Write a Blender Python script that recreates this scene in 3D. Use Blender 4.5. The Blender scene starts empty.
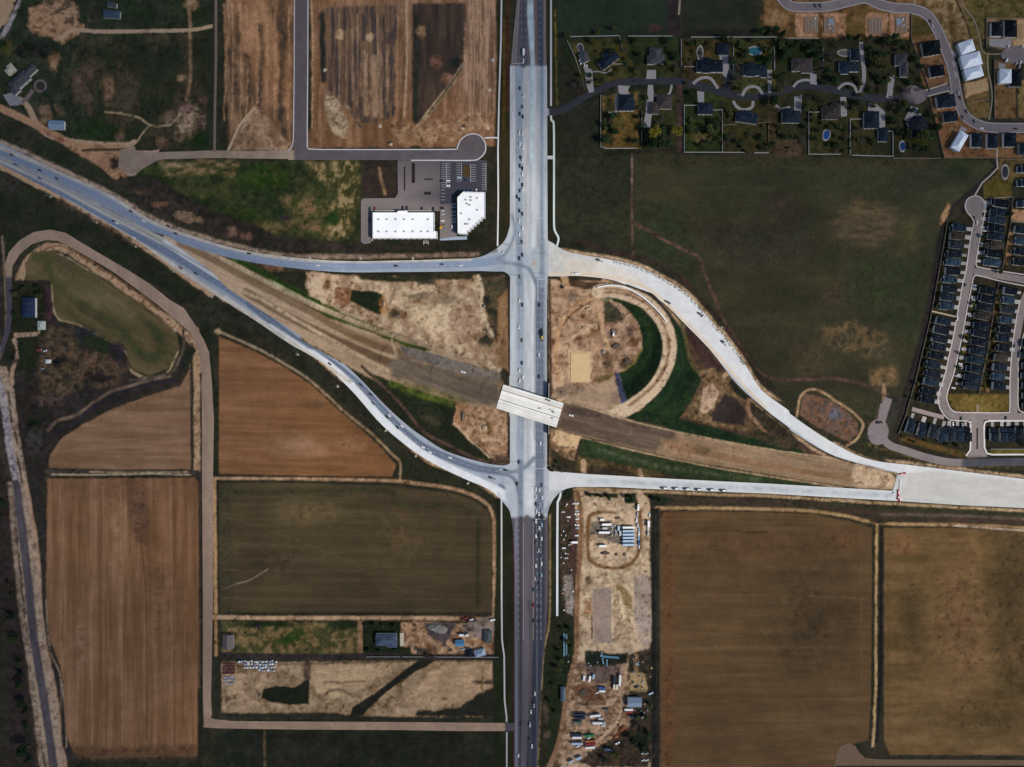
import bpy, bmesh, math, random
import numpy as np
from mathutils import Vector, Matrix
from mathutils.geometry import tessellate_polygon
random.seed(7); RNG = np.random.default_rng(7)
S = bpy.context.scene; COL = S.collection
K = 1.25                                   # metres per map unit
def W(px, py): return ((px-512)*K, (383.5-py)*K)
R = math.radians
# ------------------------------------------------------------------ light, sky, camera
world = bpy.data.worlds.new("World"); S.world = world; world.use_nodes = True
nt = world.node_tree; sk = nt.nodes.new('ShaderNodeTexSky'); sk.sky_type = 'NISHITA'; sk.sun_disc = False
EL = R(42); AZ = R(118); sk.sun_elevation = EL; sk.sun_rotation = AZ
bg = nt.nodes['Background']; bg.inputs[1].default_value = .07; nt.links.new(sk.outputs[0], bg.inputs[0])
SD = Vector((math.sin(AZ)*math.cos(EL), math.cos(AZ)*math.cos(EL), math.sin(EL)))
sl = bpy.data.lights.new('sun', 'SUN'); sl.energy = 3.2; sl.angle = R(.5); sl.color = (1, .95, .87)
so = bpy.data.objects.new('sun', sl); COL.objects.link(so); so.rotation_euler = SD.to_track_quat('Z', 'Y').to_euler()
cam = bpy.data.cameras.new('camera'); cam.sensor_width = 36; cam.lens = 36*900/1280; cam.clip_start = 1; cam.clip_end = 60000
co = bpy.data.objects.new('camera', cam); COL.objects.link(co); co.location = (0, 0, 900); S.camera = co
S.view_settings.view_transform = 'Standard'; S.view_settings.look = 'None'; S.view_settings.exposure = .42; S.view_settings.gamma = 1
S.cycles.max_bounces = 4; S.cycles.diffuse_bounces = 2; S.cycles.volume_bounces = 0
# ------------------------------------------------------------------ colour and noise
def lin(c):
    c = np.asarray(c, float)/255.
    return np.where(c < .04045, c/12.92, ((c+.055)/1.055)**2.4)
# how far the added clouds dim each part of the land (measured), used to work back from seen to true colour
SHT = np.array([[.61,.62,.67,.79,.75,.69,.68,.70,.75,.74,.74,.70],[.61,.62,.66,.80,.84,.77,.76,.79,.77,.77,.72,.70],
[.68,.68,.72,.82,.98,1,.98,.88,.85,.84,.76,.75],[.70,.71,.75,.83,1,1,1,1,1,1,.93,.88],[.70,.71,.75,.83,1,1,1,1,1,1,1,.93],
[.71,.72,.76,.85,1,1,1,1,1,1,1,1],[.71,.72,.76,.90,.97,1,1,1,1,1,.97,.96],[.68,.70,.73,.84,.85,.86,.88,.92,.95,.9,.89,.89],
[.68,.70,.78,.81,.81,.82,.84,.83,.82,.86,.86,.86]])
def shade(x, y):
    u = np.clip(np.asarray(x, float)/1023*11, 0, 10.999); v = np.clip(np.asarray(y, float)/766*8, 0, 7.999)
    i = u.astype(int); j = v.astype(int); fu = u-i; fv = v-j
    return (SHT[j,i]*(1-fu)+SHT[j,i+1]*fu)*(1-fv)+(SHT[j+1,i]*(1-fu)+SHT[j+1,i+1]*fu)*fv
def vn(x, y, seed):
    xi = np.floor(x); yi = np.floor(y); fx = x-xi; fy = y-yi
    fx = fx*fx*(3-2*fx); fy = fy*fy*(3-2*fy)
    xi = xi.astype(np.int64); yi = yi.astype(np.int64)
    def h(a, b):
        n = (a*374761393+b*668265263+seed*974634777) & 0xffffffff
        n = ((n ^ (n >> 13))*1274126177) & 0xffffffff
        n = ((n ^ (n >> 15))*2246822519) & 0xffffffff
        return (n & 0xffff)/65535.
    return (h(xi, yi)*(1-fx)+h(xi+1, yi)*fx)*(1-fy)+(h(xi, yi+1)*(1-fx)+h(xi+1, yi+1)*fx)*fy
def fbm(x, y, sc, octv=3, seed=0, ang=0, st=1.):
    if ang or st != 1:
        a = R(ang); x, y = (x*math.cos(a)+y*math.sin(a))/st, -x*math.sin(a)+y*math.cos(a)
    t = 0; am = .5; tot = 0
    for o in range(octv):
        t = t+am*vn(x/sc+17.3*o, y/sc+9.1*o, seed+o); tot += am; am *= .64; sc *= .5
    return t/tot
X0, Y0, NX, NY = -40, -40, 1105, 848
GX, GY = np.meshgrid(np.arange(NX)+X0, np.arange(NY)+Y0); GX = GX.astype(float); GY = GY.astype(float)
SG = shade(GX, GY)
class Canvas:
    def __init__(s, comp): s.C = np.zeros((NY, NX, 3)); s.comp = comp; s.n = 0; s.Z = np.zeros((NY, NX)); s.R = np.ones((NY, NX))
    def win(s, pts, m):
        p = np.array(pts, float)
        a = max(0, int(p[:,0].min()-m-X0)); b = min(NX, int(p[:,0].max()+m-X0)+2)
        c = max(0, int(p[:,1].min()-m-Y0)); d = min(NY, int(p[:,1].max()+m-Y0)+2)
        return (slice(c, max(c, d)), slice(a, max(a, b)))
    def put(s, sl, al, c1, c2, ang, st, sc, k, bump, rag=5.5):
        s.n += 1
        if al.size == 0: return
        x = GX[sl]; y = GY[sl]
        n = fbm(x, y, sc, 4, 31*s.n, ang, st)
        if s.comp:
            e = fbm(x, y, 3.2, 3, 500+s.n); al = np.clip(al+(e-.5)*rag*al*(1-al), 0, 1)
            s.R[sl] = s.R[sl]*(1-al)+al*(1. if st < 3 else .45 if st < 8 else .2)
        t = np.clip((n-.5)*k+.5, 0, 1)[..., None]
        c1 = np.array(c1, float); c2 = c1*.84 if c2 is None else np.array(c2, float)
        col = c1*(1-t)+c2*t
        if s.comp: col = np.minimum(col/SG[sl][..., None], 250)
        else: col = col*np.array([1.0, .995, .965])
        col = lin(col)/1.1
        if s.comp and st >= 8: col = col*(1+.24*(fbm(x, y, 1.7, 2, 7*s.n, ang, 26)-.5))[..., None]
        s.C[sl] = s.C[sl]*(1-al[..., None])+col*al[..., None]
        if bump is not None: s.Z[sl] = s.Z[sl]*(1-al)-al*bump*fbm(x, y, 5, 3, 77+s.n, ang, max(1, st*.3))
    def warp(s, sl, w, ws):
        x = GX[sl]; y = GY[sl]
        if w and x.size:
            sd = 900+s.n*3
            return x+w*2*(fbm(x, y, ws, 3, sd)-.5), y+w*2*(fbm(x, y, ws, 3, sd+50)-.5)
        return x, y
    def poly(s, pts, c1, c2=None, f=1.5, w=1.6, ws=9, a=1., ang=0, st=1., sc=9, k=2.2, bump=None):
        sl = s.win(pts, f+w*2+1); x, y = s.warp(sl, w, ws)
        ins = np.zeros(x.shape, bool); dd = np.full(x.shape, 1e9)
        P = list(pts)
        for (x1, y1), (x2, y2) in zip(P, P[1:]+P[:1]):
            if y1 != y2:
                c = ((y1 > y) != (y2 > y)) & (x < (x2-x1)*(y-y1)/(y2-y1)+x1); ins ^= c
            L = (x2-x1)**2+(y2-y1)**2 or 1e-9
            t = np.clip(((x-x1)*(x2-x1)+(y-y1)*(y2-y1))/L, 0, 1)
            dd = np.minimum(dd, (x-x1-t*(x2-x1))**2+(y-y1-t*(y2-y1))**2)
        d = np.sqrt(dd)*np.where(ins, 1, -1)
        s.put(sl, a*np.clip(d/(2*f)+.5, 0, 1), c1, c2, ang, st, sc, k, bump, 5.5 if f < 2.5 and a > .7 else 1.5)
    def line(s, pts, wd, c1, c2=None, f=.6, w=.4, ws=9, a=1., ang=0, st=1., sc=6, k=2.2, bump=None, smooth=True):
        P = smoothpts(pts, 4) if smooth and len(pts) > 2 else list(pts)
        sl = s.win(P, wd+f+w*2+1); x, y = s.warp(sl, w, ws); dd = np.full(x.shape, 1e9)
        for (x1, y1), (x2, y2) in zip(P, P[1:]):
            L = (x2-x1)**2+(y2-y1)**2 or 1e-9
            t = np.clip(((x-x1)*(x2-x1)+(y-y1)*(y2-y1))/L, 0, 1)
            dd = np.minimum(dd, (x-x1-t*(x2-x1))**2+(y-y1-t*(y2-y1))**2)
        s.put(sl, a*np.clip((wd/2-np.sqrt(dd))/(2*f)+.5, 0, 1), c1, c2, ang, st, sc, k, bump, 1.)
    def blob(s, x0, y0, rx, ry, c1, c2=None, rot=0, soft=.95, w=2.4, ws=7, a=1., ang=0, st=1., sc=6, k=2.2, bump=None):
        m = max(rx, ry)*(1+soft)
        sl = s.win([(x0-m, y0-m), (x0+m, y0+m)], w*2); x, y = s.warp(sl, w, ws)
        r = R(rot); u = ((x-x0)*math.cos(r)+(y-y0)*math.sin(r))/rx; v = (-(x-x0)*math.sin(r)+(y-y0)*math.cos(r))/ry
        q = np.sqrt(u*u+v*v)
        s.put(sl, a*np.clip((1+soft/2-q)/soft, 0, 1), c1, c2, ang, st, sc, k, bump, 5.5 if soft <= 1 and a > .75 else .8)
    def finish(s):
        """weathering over the whole sheet: clods, wisps of dry grass, slow drift of tone"""
        R_ = s.R; n1 = fbm(GX, GY, 2.6, 3, 11); n2 = fbm(GX, GY, 16, 3, 12); n3 = fbm(GX, GY, 7, 4, 13); n4 = fbm(GX, GY, 5, 4, 14, 20, 2.2)
        g = 1+.62*R_*(n1-.5)+.42*(n2-.5)*(.4+.6*R_)+.55*R_*(n3-.5)
        wisp = np.clip(1-np.abs(2*n4-1)*7, 0, 1)*np.clip((n2-.42)*5, 0, 1)*R_
        spotm = (R_ > .6); C = s.C*np.clip(g, .45, 1.8)[..., None]; L_ = C.mean(-1, keepdims=True); dark = np.clip(1-L_/.035, 0, 1)
        C = C*(1+dark*np.array([.16, .05, -.10])); C = C+(wisp[..., None]*dark)*np.array([.022, .016, .010])
        spot = np.clip((fbm(GX, GY, 3.4, 2, 15)-.68)*9, 0, 1)*R_*spotm; C = C*(1-.5*(spot*(1-dark[..., 0]))[..., None])
        L_ = C.mean(-1, keepdims=True); C = np.maximum(L_+(C-L_)*1.0, .002); C = C*np.clip(L_/.045, .15, 6)**.19*1.05; L2 = C.mean(-1, keepdims=True); C = L2+(C-L2)*(1.14-.30*np.clip((L2-.06)/.15, 0, 1)); s.C = C*np.minimum(1, .5/np.maximum(C.max(-1, keepdims=True), 1e-4))
    def sample(s, x, y):
        u = np.clip(np.asarray(x, float)-X0, 0, NX-1.001); v = np.clip(np.asarray(y, float)-Y0, 0, NY-1.001)
        i = u.astype(int); j = v.astype(int); fu = (u-i)[..., None]; fv = (v-j)[..., None]
        return (s.C[j,i]*(1-fu)+s.C[j,i+1]*fu)*(1-fv)+(s.C[j+1,i]*(1-fu)+s.C[j+1,i+1]*fu)*fv
def smoothpts(pts, n=6):
    P = [np.array(p, float) for p in pts]
    if len(P) < 3: return [tuple(p) for p in P]
    Q = [2*P[0]-P[1]]+P+[2*P[-1]-P[-2]]; out = []
    for i in range(1, len(Q)-2):
        a, b, c, d = Q[i-1:i+3]
        for k in range(n):
            t = k/n
            out.append(tuple(.5*((2*b)+(c-a)*t+(2*a-5*b+4*c-d)*t*t+(3*b-a-3*c+d)*t**3)))
    out.append(tuple(P[-1])); return out
G = Canvas(True); PV = Canvas(False)
# ------------------------------------------------------------------ height of the raised freeway and ramp
FWY = [(300,318,0), (350,343,1.5), (400,361,3.8), (450,377,5.8), (500,394,7), (530,403,7), (562,413,7), (612,425,6.6), (662,438,5.), (712,453,2.6), (760,461,.6), (800,468,0)]
LOOP = [(600,291,.6), (625,293.5,1.2), (646,303,2.2), (662,320,3.2), (669,340,4.2), (668,358,5), (660,378,5.8), (648,393,6.3), (630,406,6.6), (612,414,6.6)]
def height(px, py):
    px = np.asarray(px, float); py = np.asarray(py, float); out = np.zeros(np.broadcast(px, py).shape)
    for path, half in ((FWY, 19), (LOOP, 7.5)):
        for (x1,y1,h1), (x2,y2,h2) in zip(path, path[1:]):
            hw1 = half if half < 10 else half-3*max(0, (x1-500))/300
            L = (x2-x1)**2+(y2-y1)**2
            t = np.clip(((px-x1)*(x2-x1)+(py-y1)*(y2-y1))/L, 0, 1)
            d = np.sqrt((px-x1-t*(x2-x1))**2+(py-y1-t*(y2-y1))**2)
            hh = h1+(h2-h1)*t
            q = np.clip((d-hw1)/(hh*1.9+.01), 0, 1)
            out = np.maximum(out, hh*(1-q))
    gap = np.clip((np.abs(px-529)-19.2)/1.2, 0, 1)
    return out*gap
def H(px, py): return float(height(px, py))
# ------------------------------------------------------------------ object helpers
def tag(o, label=None, cat=None, group=None, kind=None):
    if label: o['label'] = label
    if cat: o['category'] = cat
    if group: o['group'] = group
    if kind: o['kind'] = kind
    return o
def empty(name, loc=(0,0,0), rz=0, label=None, cat=None, group=None):
    o = bpy.data.objects.new(name, None); COL.objects.link(o); o.location = loc; o.rotation_euler = (0,0,rz); o.empty_display_size = .5
    return tag(o, label, cat, group)
def meshobj(name, me, mat=None, parent=None, loc=None):
    o = bpy.data.objects.new(name, me); COL.objects.link(o)
    if mat is not None: me.materials.clear(); me.materials.append(mat)
    if parent is not None: o.parent = parent
    if loc is not None: o.location = loc
    return o
class MB:
    def __init__(s): s.b = bmesh.new()
    def box(s, x, y, z, sx, sy, sz, rz=0, bev=0, ry=0, rx=0, taper=None):
        """box centred at x,y with its base at z"""
        vs = bmesh.ops.create_cube(s.b, size=1)['verts']
        for v in vs:
            if taper and v.co.z > 0: v.co.x *= taper[0]; v.co.y *= taper[1]
            v.co = Vector((v.co.x*sx, v.co.y*sy, (v.co.z+.5)*sz))
        M = Matrix.Translation((x, y, z)) @ Matrix.Rotation(rz, 4, 'Z') @ Matrix.Rotation(ry, 4, 'Y') @ Matrix.Rotation(rx, 4, 'X')
        bmesh.ops.transform(s.b, matrix=M, verts=vs)
        if bev:
            es = list({e for v in vs for e in v.link_edges}); bmesh.ops.bevel(s.b, geom=es, offset=bev, segments=1, affect='EDGES')
        return s
    def cyl(s, p, q, r, r2=None, n=8):
        p = Vector(p); q = Vector(q); d = q-p
        vs = bmesh.ops.create_cone(s.b, cap_ends=True, segments=n, radius1=r, radius2=r if r2 is None else r2, depth=d.length)['verts']
        bmesh.ops.transform(s.b, matrix=Matrix.Translation((p+q)/2) @ d.to_track_quat('Z', 'Y').to_matrix().to_4x4(), verts=vs)
        return s
    def prism(s, pts, z0, z1):
        lo = [s.b.verts.new((x, y, z0)) for x, y in pts]; hi = [s.b.verts.new((x, y, z1)) for x, y in pts]
        for t in tessellate_polygon([[Vector((x, y, 0)) for x, y in pts]]):
            s.b.faces.new([hi[k] for k in t]); s.b.faces.new([lo[k] for k in t[::-1]])
        for i in range(len(pts)):
            j = (i+1) % len(pts); s.b.faces.new((lo[i], lo[j], hi[j], hi[i]))
        return s
    def profile(s, pts, y0, y1, y0t=None):
        """side profile of (x, z, inset) points across the width"""
        a = [s.b.verts.new((p[0], y0+(p[2] if len(p) > 2 else 0), p[1])) for p in pts]
        b = [s.b.verts.new((p[0], y1-(p[2] if len(p) > 2 else 0), p[1])) for p in pts]
        s.b.faces.new(a); s.b.faces.new(b[::-1])
        for i in range(len(pts)):
            j = (i+1) % len(pts); s.b.faces.new((a[j], a[i], b[i], b[j]))
        return s
    def poly(s, pts):
        s.b.faces.new([s.b.verts.new(p) for p in pts]); return s
    def hip(s, w, h, z, rise, cx=0, cy=0, rz=0, gable=False, t=.25):
        """hip or gable roof over a w x h plan with eaves of thickness t"""
        l = w >= h; a, b = (w/2, h/2) if l else (h/2, w/2)
        rd = a if gable else max(a-b, .05)
        pts = [(-a,-b,z), (a,-b,z), (a,b,z), (-a,b,z), (-a,-b,z+t), (a,-b,z+t), (a,b,z+t), (-a,b,z+t), (-rd,0,z+t+rise), (rd,0,z+t+rise)]
        M = Matrix.Translation((cx, cy, 0)) @ Matrix.Rotation(rz+(0 if l else math.pi/2), 4, 'Z')
        v = [s.b.verts.new(M @ Vector(p)) for p in pts]
        for f in ((0,3,2,1), (0,1,5,4), (1,2,6,5), (2,3,7,6), (3,0,4,7), (4,5,9,8), (6,7,8,9), (5,6,9), (7,4,8)): s.b.faces.new([v[i] for i in f])
        return s
    def mesh(s, name, smooth=False):
        bmesh.ops.recalc_face_normals(s.b, faces=s.b.faces)
        me = bpy.data.meshes.new(name); s.b.to_mesh(me); s.b.free()
        if smooth:
            for p in me.polygons: p.use_smooth = True
        return me
    def build(s, name, mat, parent=None, loc=None, smooth=False): return meshobj(name, s.mesh(name, smooth), mat, parent, loc)
def copy_tree(o, parent=None):
    c = o.copy(); COL.objects.link(c)
    if parent is not None: c.parent = parent
    for ch in KIDS.get(o.name, ()): copy_tree(ch, c)
    return c
KIDS = {}
def proto(o):
    """remember the children of a finished thing for fast copying"""
    def rec(p):
        KIDS[p.name] = [c for c in p.children]
        for c in p.children: rec(c)
    rec(o); o['_used'] = 0; return o
def use(o):
    """first use hands out the thing itself, later uses copies"""
    if o.get('_used', 1) == 0:
        o['_used'] = 1; return o
    c = copy_tree(o)
    return c
ORD = "first second third fourth fifth sixth seventh eighth ninth tenth eleventh twelfth thirteenth fourteenth fifteenth sixteenth seventeenth eighteenth nineteenth twentieth".split()
def nth(i):
    if i < 20: return ORD[i]
    t = {2: 'twenty', 3: 'thirty', 4: 'forty', 5: 'fifty', 6: 'sixty', 7: 'seventy', 8: 'eighty', 9: 'ninety'}[(i+1)//10]
    return (t[:-1]+'ieth') if (i+1) % 10 == 0 else t+'-'+ORD[(i+1) % 10-1]
# ------------------------------------------------------------------ materials
MATS = {}
def mat(name, c, rough=.8, var=.12, sc=1.5, spec=.3, metal=0, bump=0):
    if name in MATS: return MATS[name]
    m = bpy.data.materials.new(name); m.use_nodes = True; n = m.node_tree; L = n.links; b = n.nodes['Principled BSDF']
    b.inputs['Roughness'].default_value = rough; b.inputs['Specular IOR Level'].default_value = spec; b.inputs['Metallic'].default_value = metal
    if var:
        tc = n.nodes.new('ShaderNodeTexCoord'); nz = n.nodes.new('ShaderNodeTexNoise'); nz.inputs['Scale'].default_value = sc; nz.inputs['Detail'].default_value = 4
        oi = n.nodes.new('ShaderNodeObjectInfo'); add = n.nodes.new('ShaderNodeVectorMath')
        L.new(tc.outputs['Object'], add.inputs[0]); L.new(oi.outputs['Location'], add.inputs[1]); L.new(add.outputs[0], nz.inputs['Vector'])
        r = n.nodes.new('ShaderNodeMapRange'); r.inputs[1].default_value = .3; r.inputs[2].default_value = .7; r.inputs[3].default_value = 1-var; r.inputs[4].default_value = 1+var
        L.new(nz.outputs['Fac'], r.inputs[0])
        r2 = n.nodes.new('ShaderNodeMapRange'); r2.inputs[3].default_value = 1-var*.9; r2.inputs[4].default_value = 1+var*.9; L.new(oi.outputs['Random'], r2.inputs[0])
        mm = n.nodes.new('ShaderNodeMath'); mm.operation = 'MULTIPLY'; L.new(r.outputs[0], mm.inputs[0]); L.new(r2.outputs[0], mm.inputs[1])
        mx = n.nodes.new('ShaderNodeVectorMath'); mx.operation = 'SCALE'; mx.inputs[0].default_value = c[:3]; L.new(mm.outputs[0], mx.inputs['Scale'])
        L.new(mx.outputs[0], b.inputs['Base Color'])
    else: b.inputs['Base Color'].default_value = (*c[:3], 1)
    MATS[name] = m; return m
def attr_mat(name, scales, amps, rough=.95, bumpd=0, streak=None):
    """surface coloured by its painted soil / paving attribute, broken up by fine noise"""
    m = bpy.data.materials.new(name); m.use_nodes = True; n = m.node_tree; L = n.links; b = n.nodes['Principled BSDF']
    b.inputs['Roughness'].default_value = rough; b.inputs['Specular IOR Level'].default_value = .15
    at = n.nodes.new('ShaderNodeAttribute'); at.attribute_name = 'soil'
    ge = n.nodes.new('ShaderNodeNewGeometry'); cur = at.outputs['Color']
    for sc, am in zip(scales, amps):
        nz = n.nodes.new('ShaderNodeTexNoise'); nz.inputs['Scale'].default_value = sc; nz.inputs['Detail'].default_value = 3; nz.inputs['Roughness'].default_value = .65
        src = ge.outputs['Position']
        if streak:
            mp = n.nodes.new('ShaderNodeMapping'); mp.inputs['Scale'].default_value = streak; L.new(src, mp.inputs[0]); src = mp.outputs[0]
        L.new(src, nz.inputs['Vector'])
        r = n.nodes.new('ShaderNodeMapRange'); r.inputs[1].default_value = .25; r.inputs[2].default_value = .75; r.inputs[3].default_value = 1-am; r.inputs[4].default_value = 1+am
        L.new(nz.outputs['Fac'], r.inputs[0])
        mx = n.nodes.new('ShaderNodeVectorMath'); mx.operation = 'SCALE'; L.new(cur, mx.inputs[0]); L.new(r.outputs[0], mx.inputs['Scale']); cur = mx.outputs[0]
    L.new(cur, b.inputs['Base Color'])
    if bumpd:
        bp = n.nodes.new('ShaderNodeBump'); bp.inputs['Distance'].default_value = bumpd; bp.inputs['Strength'].default_value = .6; L.new(nz.outputs['Fac'], bp.inputs['Height']); L.new(bp.outputs[0], b.inputs['Normal'])
    return m
M_SOIL = attr_mat('soil_and_grass', (.05, .18, .5, .95), (.08, .16, .20, .18), bumpd=.5)
M_TILL = attr_mat('tilled_soil', (.03, .09, .55), (.10, .07, .12), bumpd=.25)
M_CONC = attr_mat('road_concrete', (.04, .14, .8), (.05, .06, .07), rough=.85)
M_ASPH = attr_mat('road_asphalt', (.15, .9), (.08, .10), rough=.9)
M_DIRTROAD = attr_mat('gravel_track', (.2, .7), (.12, .16), rough=.95, bumpd=.2)
def setcol(me, cols):
    a = me.color_attributes.new('soil', 'FLOAT_COLOR', 'POINT')
    c = np.ones((len(me.vertices), 4), np.float32); c[:, :3] = cols; a.data.foreach_set('color', c.ravel())
def npmesh(name, V, F):
    me = bpy.data.meshes.new(name); V = np.asarray(V, np.float32); F = np.asarray(F, np.int32)
    me.vertices.add(len(V)); me.vertices.foreach_set('co', V.ravel()); me.loops.add(F.size); me.loops.foreach_set('vertex_index', F.ravel())
    me.polygons.add(len(F)); me.polygons.foreach_set('loop_start', np.arange(len(F), dtype=np.int32)*F.shape[1])
    me.update(calc_edges=True); me.validate(); return me
PAVED = np.zeros((NY, NX), bool)
def mark(x, y):
    for dx in (-1, 0, 1):
        for dy in (-1, 0, 1):
            PAVED[np.clip(np.round(y-Y0+dy).astype(int), 0, NY-1), np.clip(np.round(x-X0+dx).astype(int), 0, NX-1)] = True
def resample(P, n):
    P = np.array(P, float); d = np.r_[0, np.cumsum(np.hypot(*np.diff(P, axis=0).T))]; t = np.linspace(0, d[-1], n)
    return np.c_[np.interp(t, d, P[:,0]), np.interp(t, d, P[:,1])]
def loft(name, A, B, z, mt, label, cat, cv=None, smooth=True, across=1.2, thick=0, raised=False, colour=None, kind='structure'):
    """paved sheet between two edge lines given in map units"""
    if smooth: A = smoothpts(A, 6); B = smoothpts(B, 6)
    ln = max(np.hypot(*np.diff(np.array(A), axis=0).T).sum(), np.hypot(*np.diff(np.array(B), axis=0).T).sum())
    n = max(2, int(ln/1.6)+1); A = resample(A, n); B = resample(B, n)
    wd = np.hypot(*(A-B).T).max(); k = max(2, int(wd/across)+1)
    t = np.linspace(0, 1, k)[None, :, None]; P = A[:, None, :]*(1-t)+B[:, None, :]*t; P = P.reshape(-1, 2)
    hz = height(P[:,0], P[:,1]) if raised else 0; mark(P[:,0], P[:,1])
    V = np.c_[(P[:,0]-512)*K, (383.5-P[:,1])*K, np.full(len(P), z)+hz]
    i = np.arange(n-1)[:, None]*k+np.arange(k-1)[None, :]; F = np.stack([i, i+k, i+k+1, i+1], -1).reshape(-1, 4)
    me = npmesh(name, V, F)
    nrm = me.polygons[0].normal.z
    if nrm < 0: me.flip_normals()
    setcol(me, lin(colour)/1.1 if colour is not None else (cv or PV).sample(P[:,0], P[:,1]))
    o = meshobj(name, me, mt); return tag(o, label, cat, kind=kind)
def offset_line(pts, w, smooth=True):
    P = np.array(smoothpts(pts, 6) if smooth else pts, float); d = np.gradient(P, axis=0); d /= np.hypot(*d.T)[:, None]+1e-9
    nn = np.c_[-d[:,1], d[:,0]]; return P+nn*w/2, P-nn*w/2
def ribbon(name, pts, w, z, mt, label, cat, smooth=True, **kw):
    a, b = offset_line(pts, w, smooth); return loft(name, a, b, z, mt, label, cat, smooth=False, **kw)
def disc_sheet(name, x, y, rx, z, mt, label, cat, ry=None, n=40, colour=None, rot=0):
    ry = ry or rx; th = np.linspace(0, 2*math.pi, n, endpoint=False); P = [(x, y)]
    c, s_ = math.cos(R(rot)), math.sin(R(rot))
    for a in th: u, v = rx*math.cos(a), ry*math.sin(a); P.append((x+u*c-v*s_, y+u*s_+v*c))
    P = np.array(P); V = np.c_[(P[:,0]-512)*K, (383.5-P[:,1])*K, np.full(len(P), z)]
    F = np.array([(0, 1+(i+1) % n, 1+i) for i in range(n)]); me = npmesh(name, V, F)
    if me.polygons[0].normal.z < 0: me.flip_normals()
    setcol(me, lin(colour)/1.1 if colour is not None else PV.sample(P[:,0], P[:,1])); return tag(meshobj(name, me, mt), label, cat, kind='structure')
def slab(name, pts, z, mt, label, cat, kind='structure', colour=None, h=.12):
    """flat slab with an outline in map units"""
    P = np.array(pts, float); b = MB(); b.prism([W(*p) for p in pts], z-h, z); me = b.mesh(name)
    co_ = np.array([v.co[:] for v in me.vertices])
    setcol(me, lin(colour)/1.1 if colour is not None else PV.sample(co_[:,0]/K+512, 383.5-co_[:,1]/K)); return tag(meshobj(name, me, mt), label, cat, kind=kind)
# ================================================================== THE LAND (painted soil and some shade, map units)
G.poly([(-60,-60),(1100,-60),(1100,830),(-60,830)], (46,42,34), (30,34,25), w=0, sc=22, k=2.5, bump=.25)
TAN=(150,124,96); TAN2=(124,98,74); GRN=(24,36,22); GRN2=(46,50,28); BRN=(96,70,50); DK=(30,30,28); DKB=(50,42,38)
def P(*a): return [(a[i], a[i+1]) for i in range(0, len(a), 2)]
# --- north west corner and meadow
G.poly(P(-50,-50,26,-50,22,10,0,58,-50,120), (44,42,34), DK)
G.poly(P(-50,0,4,-4,18,-8,6,22,-50,60), (150,118,84), (120,96,70), f=1.5)
G.line(P(26,-10,12,18,-6,52), 5, (104,94,92), (88,80,78), w=.5)
G.line(P(18,-10,4,18,-12,48), 2, (150,124,92)); G.line(P(32,-8,18,22,0,56), 2.5, (40,36,34))
G.poly(P(26,-20,220,-20,215,150,145,152,120,150,60,125,0,105,0,70), (40,42,32), (28,34,24), sc=14, k=3, bump=.3)
G.poly(P(30,8,48,2,62,8,78,20,86,30,75,36,62,42,48,38,34,34,28,24), (124,92,62), (88,64,44), f=2, w=3, sc=5, k=3)
G.poly(P(44,-4,70,-4,80,10,72,26,60,20,50,14), (112,84,58), (60,48,38), f=2, w=3, sc=4, k=4)
G.blob(4,46,8,10, (52,46,28), GRN2); G.blob(36,48,12,7, (30,28,34), DK); G.blob(30,52,14,5,(28,30,26),(40,36,34))
G.poly(P(88,-5,215,-5,214,28,120,30,88,24), (40,42,34), (26,34,22), sc=10, k=3, bump=.2)
for x,w_,c in ((95,4,(48,38,32)),(180,10,(40,46,26)),(140,20,(28,40,22))): G.blob(x,14,w_,12,c,DK,soft=1)
G.poly(P(84,36,214,32,214,148,150,150,120,140,95,120,72,100,78,60), (50,44,34), (30,34,24), sc=11, k=3, ang=90, st=2.5, bump=.3)
G.poly(P(72,72,84,62,94,70,92,100,76,104), (72,56,46), (50,46,36), f=3, w=4, a=.8)
G.blob(108,89,6,12, (104,78,58), (70,56,44), w=4, a=.7)
G.blob(181,78,4,3,(112,84,60)); G.blob(168,118,7,7,(104,82,66),(70,58,48),w=3,a=.7); G.blob(187,122,9,16,(120,100,74),(84,68,52),rot=20,w=3,sc=3,k=4); G.blob(202,122,11,7,(92,72,60),(56,48,40),w=4,a=.7)
G.blob(162,143,5,5,(84,64,50)); G.blob(120,134,4,5,(80,62,48)); G.blob(203,100,5,4,(84,60,54),a=.6); G.blob(186,108,6,4,(96,74,66),soft=1)
G.blob(95,130,22,9,(22,38,18),(34,42,26),soft=.9); G.blob(165,60,18,16,(34,38,28),(26,32,24),soft=1); G.blob(200,142,10,7,(22,40,18))
G.line(P(104,112,125,114,140,118,150,125,160,126,170,124,180,115), 1.8, (112,94,64), (84,74,54), w=1)
G.line(P(150,125,142,134,137,142), 1.6, (104,86,60))
G.blob(55,62,6,8,(110,80,56),(84,62,44)); G.blob(50,110,12,6,(100,78,58),(60,52,40),w=3,rot=10); G.blob(46,120,8,5,(86,66,48))
G.line(P(60,62,58,80,52,100,55,118), 5, (24,34,24), (34,34,28), f=1.5, w=2)
G.line(P(90,20,80,40,70,70,66,100), 2, (62,52,42), f=1.2, w=2, a=.6)
G.line(P(188,-10,190,30,190,80,186,100), 3.4, (98,76,54), (66,54,40), w=.8); G.blob(192,3,6,6,(112,86,60))
G.line(P(216,-20,216,60,214,150), 16, (36,38,30), (26,32,26), w=.6, a=.8)
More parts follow.
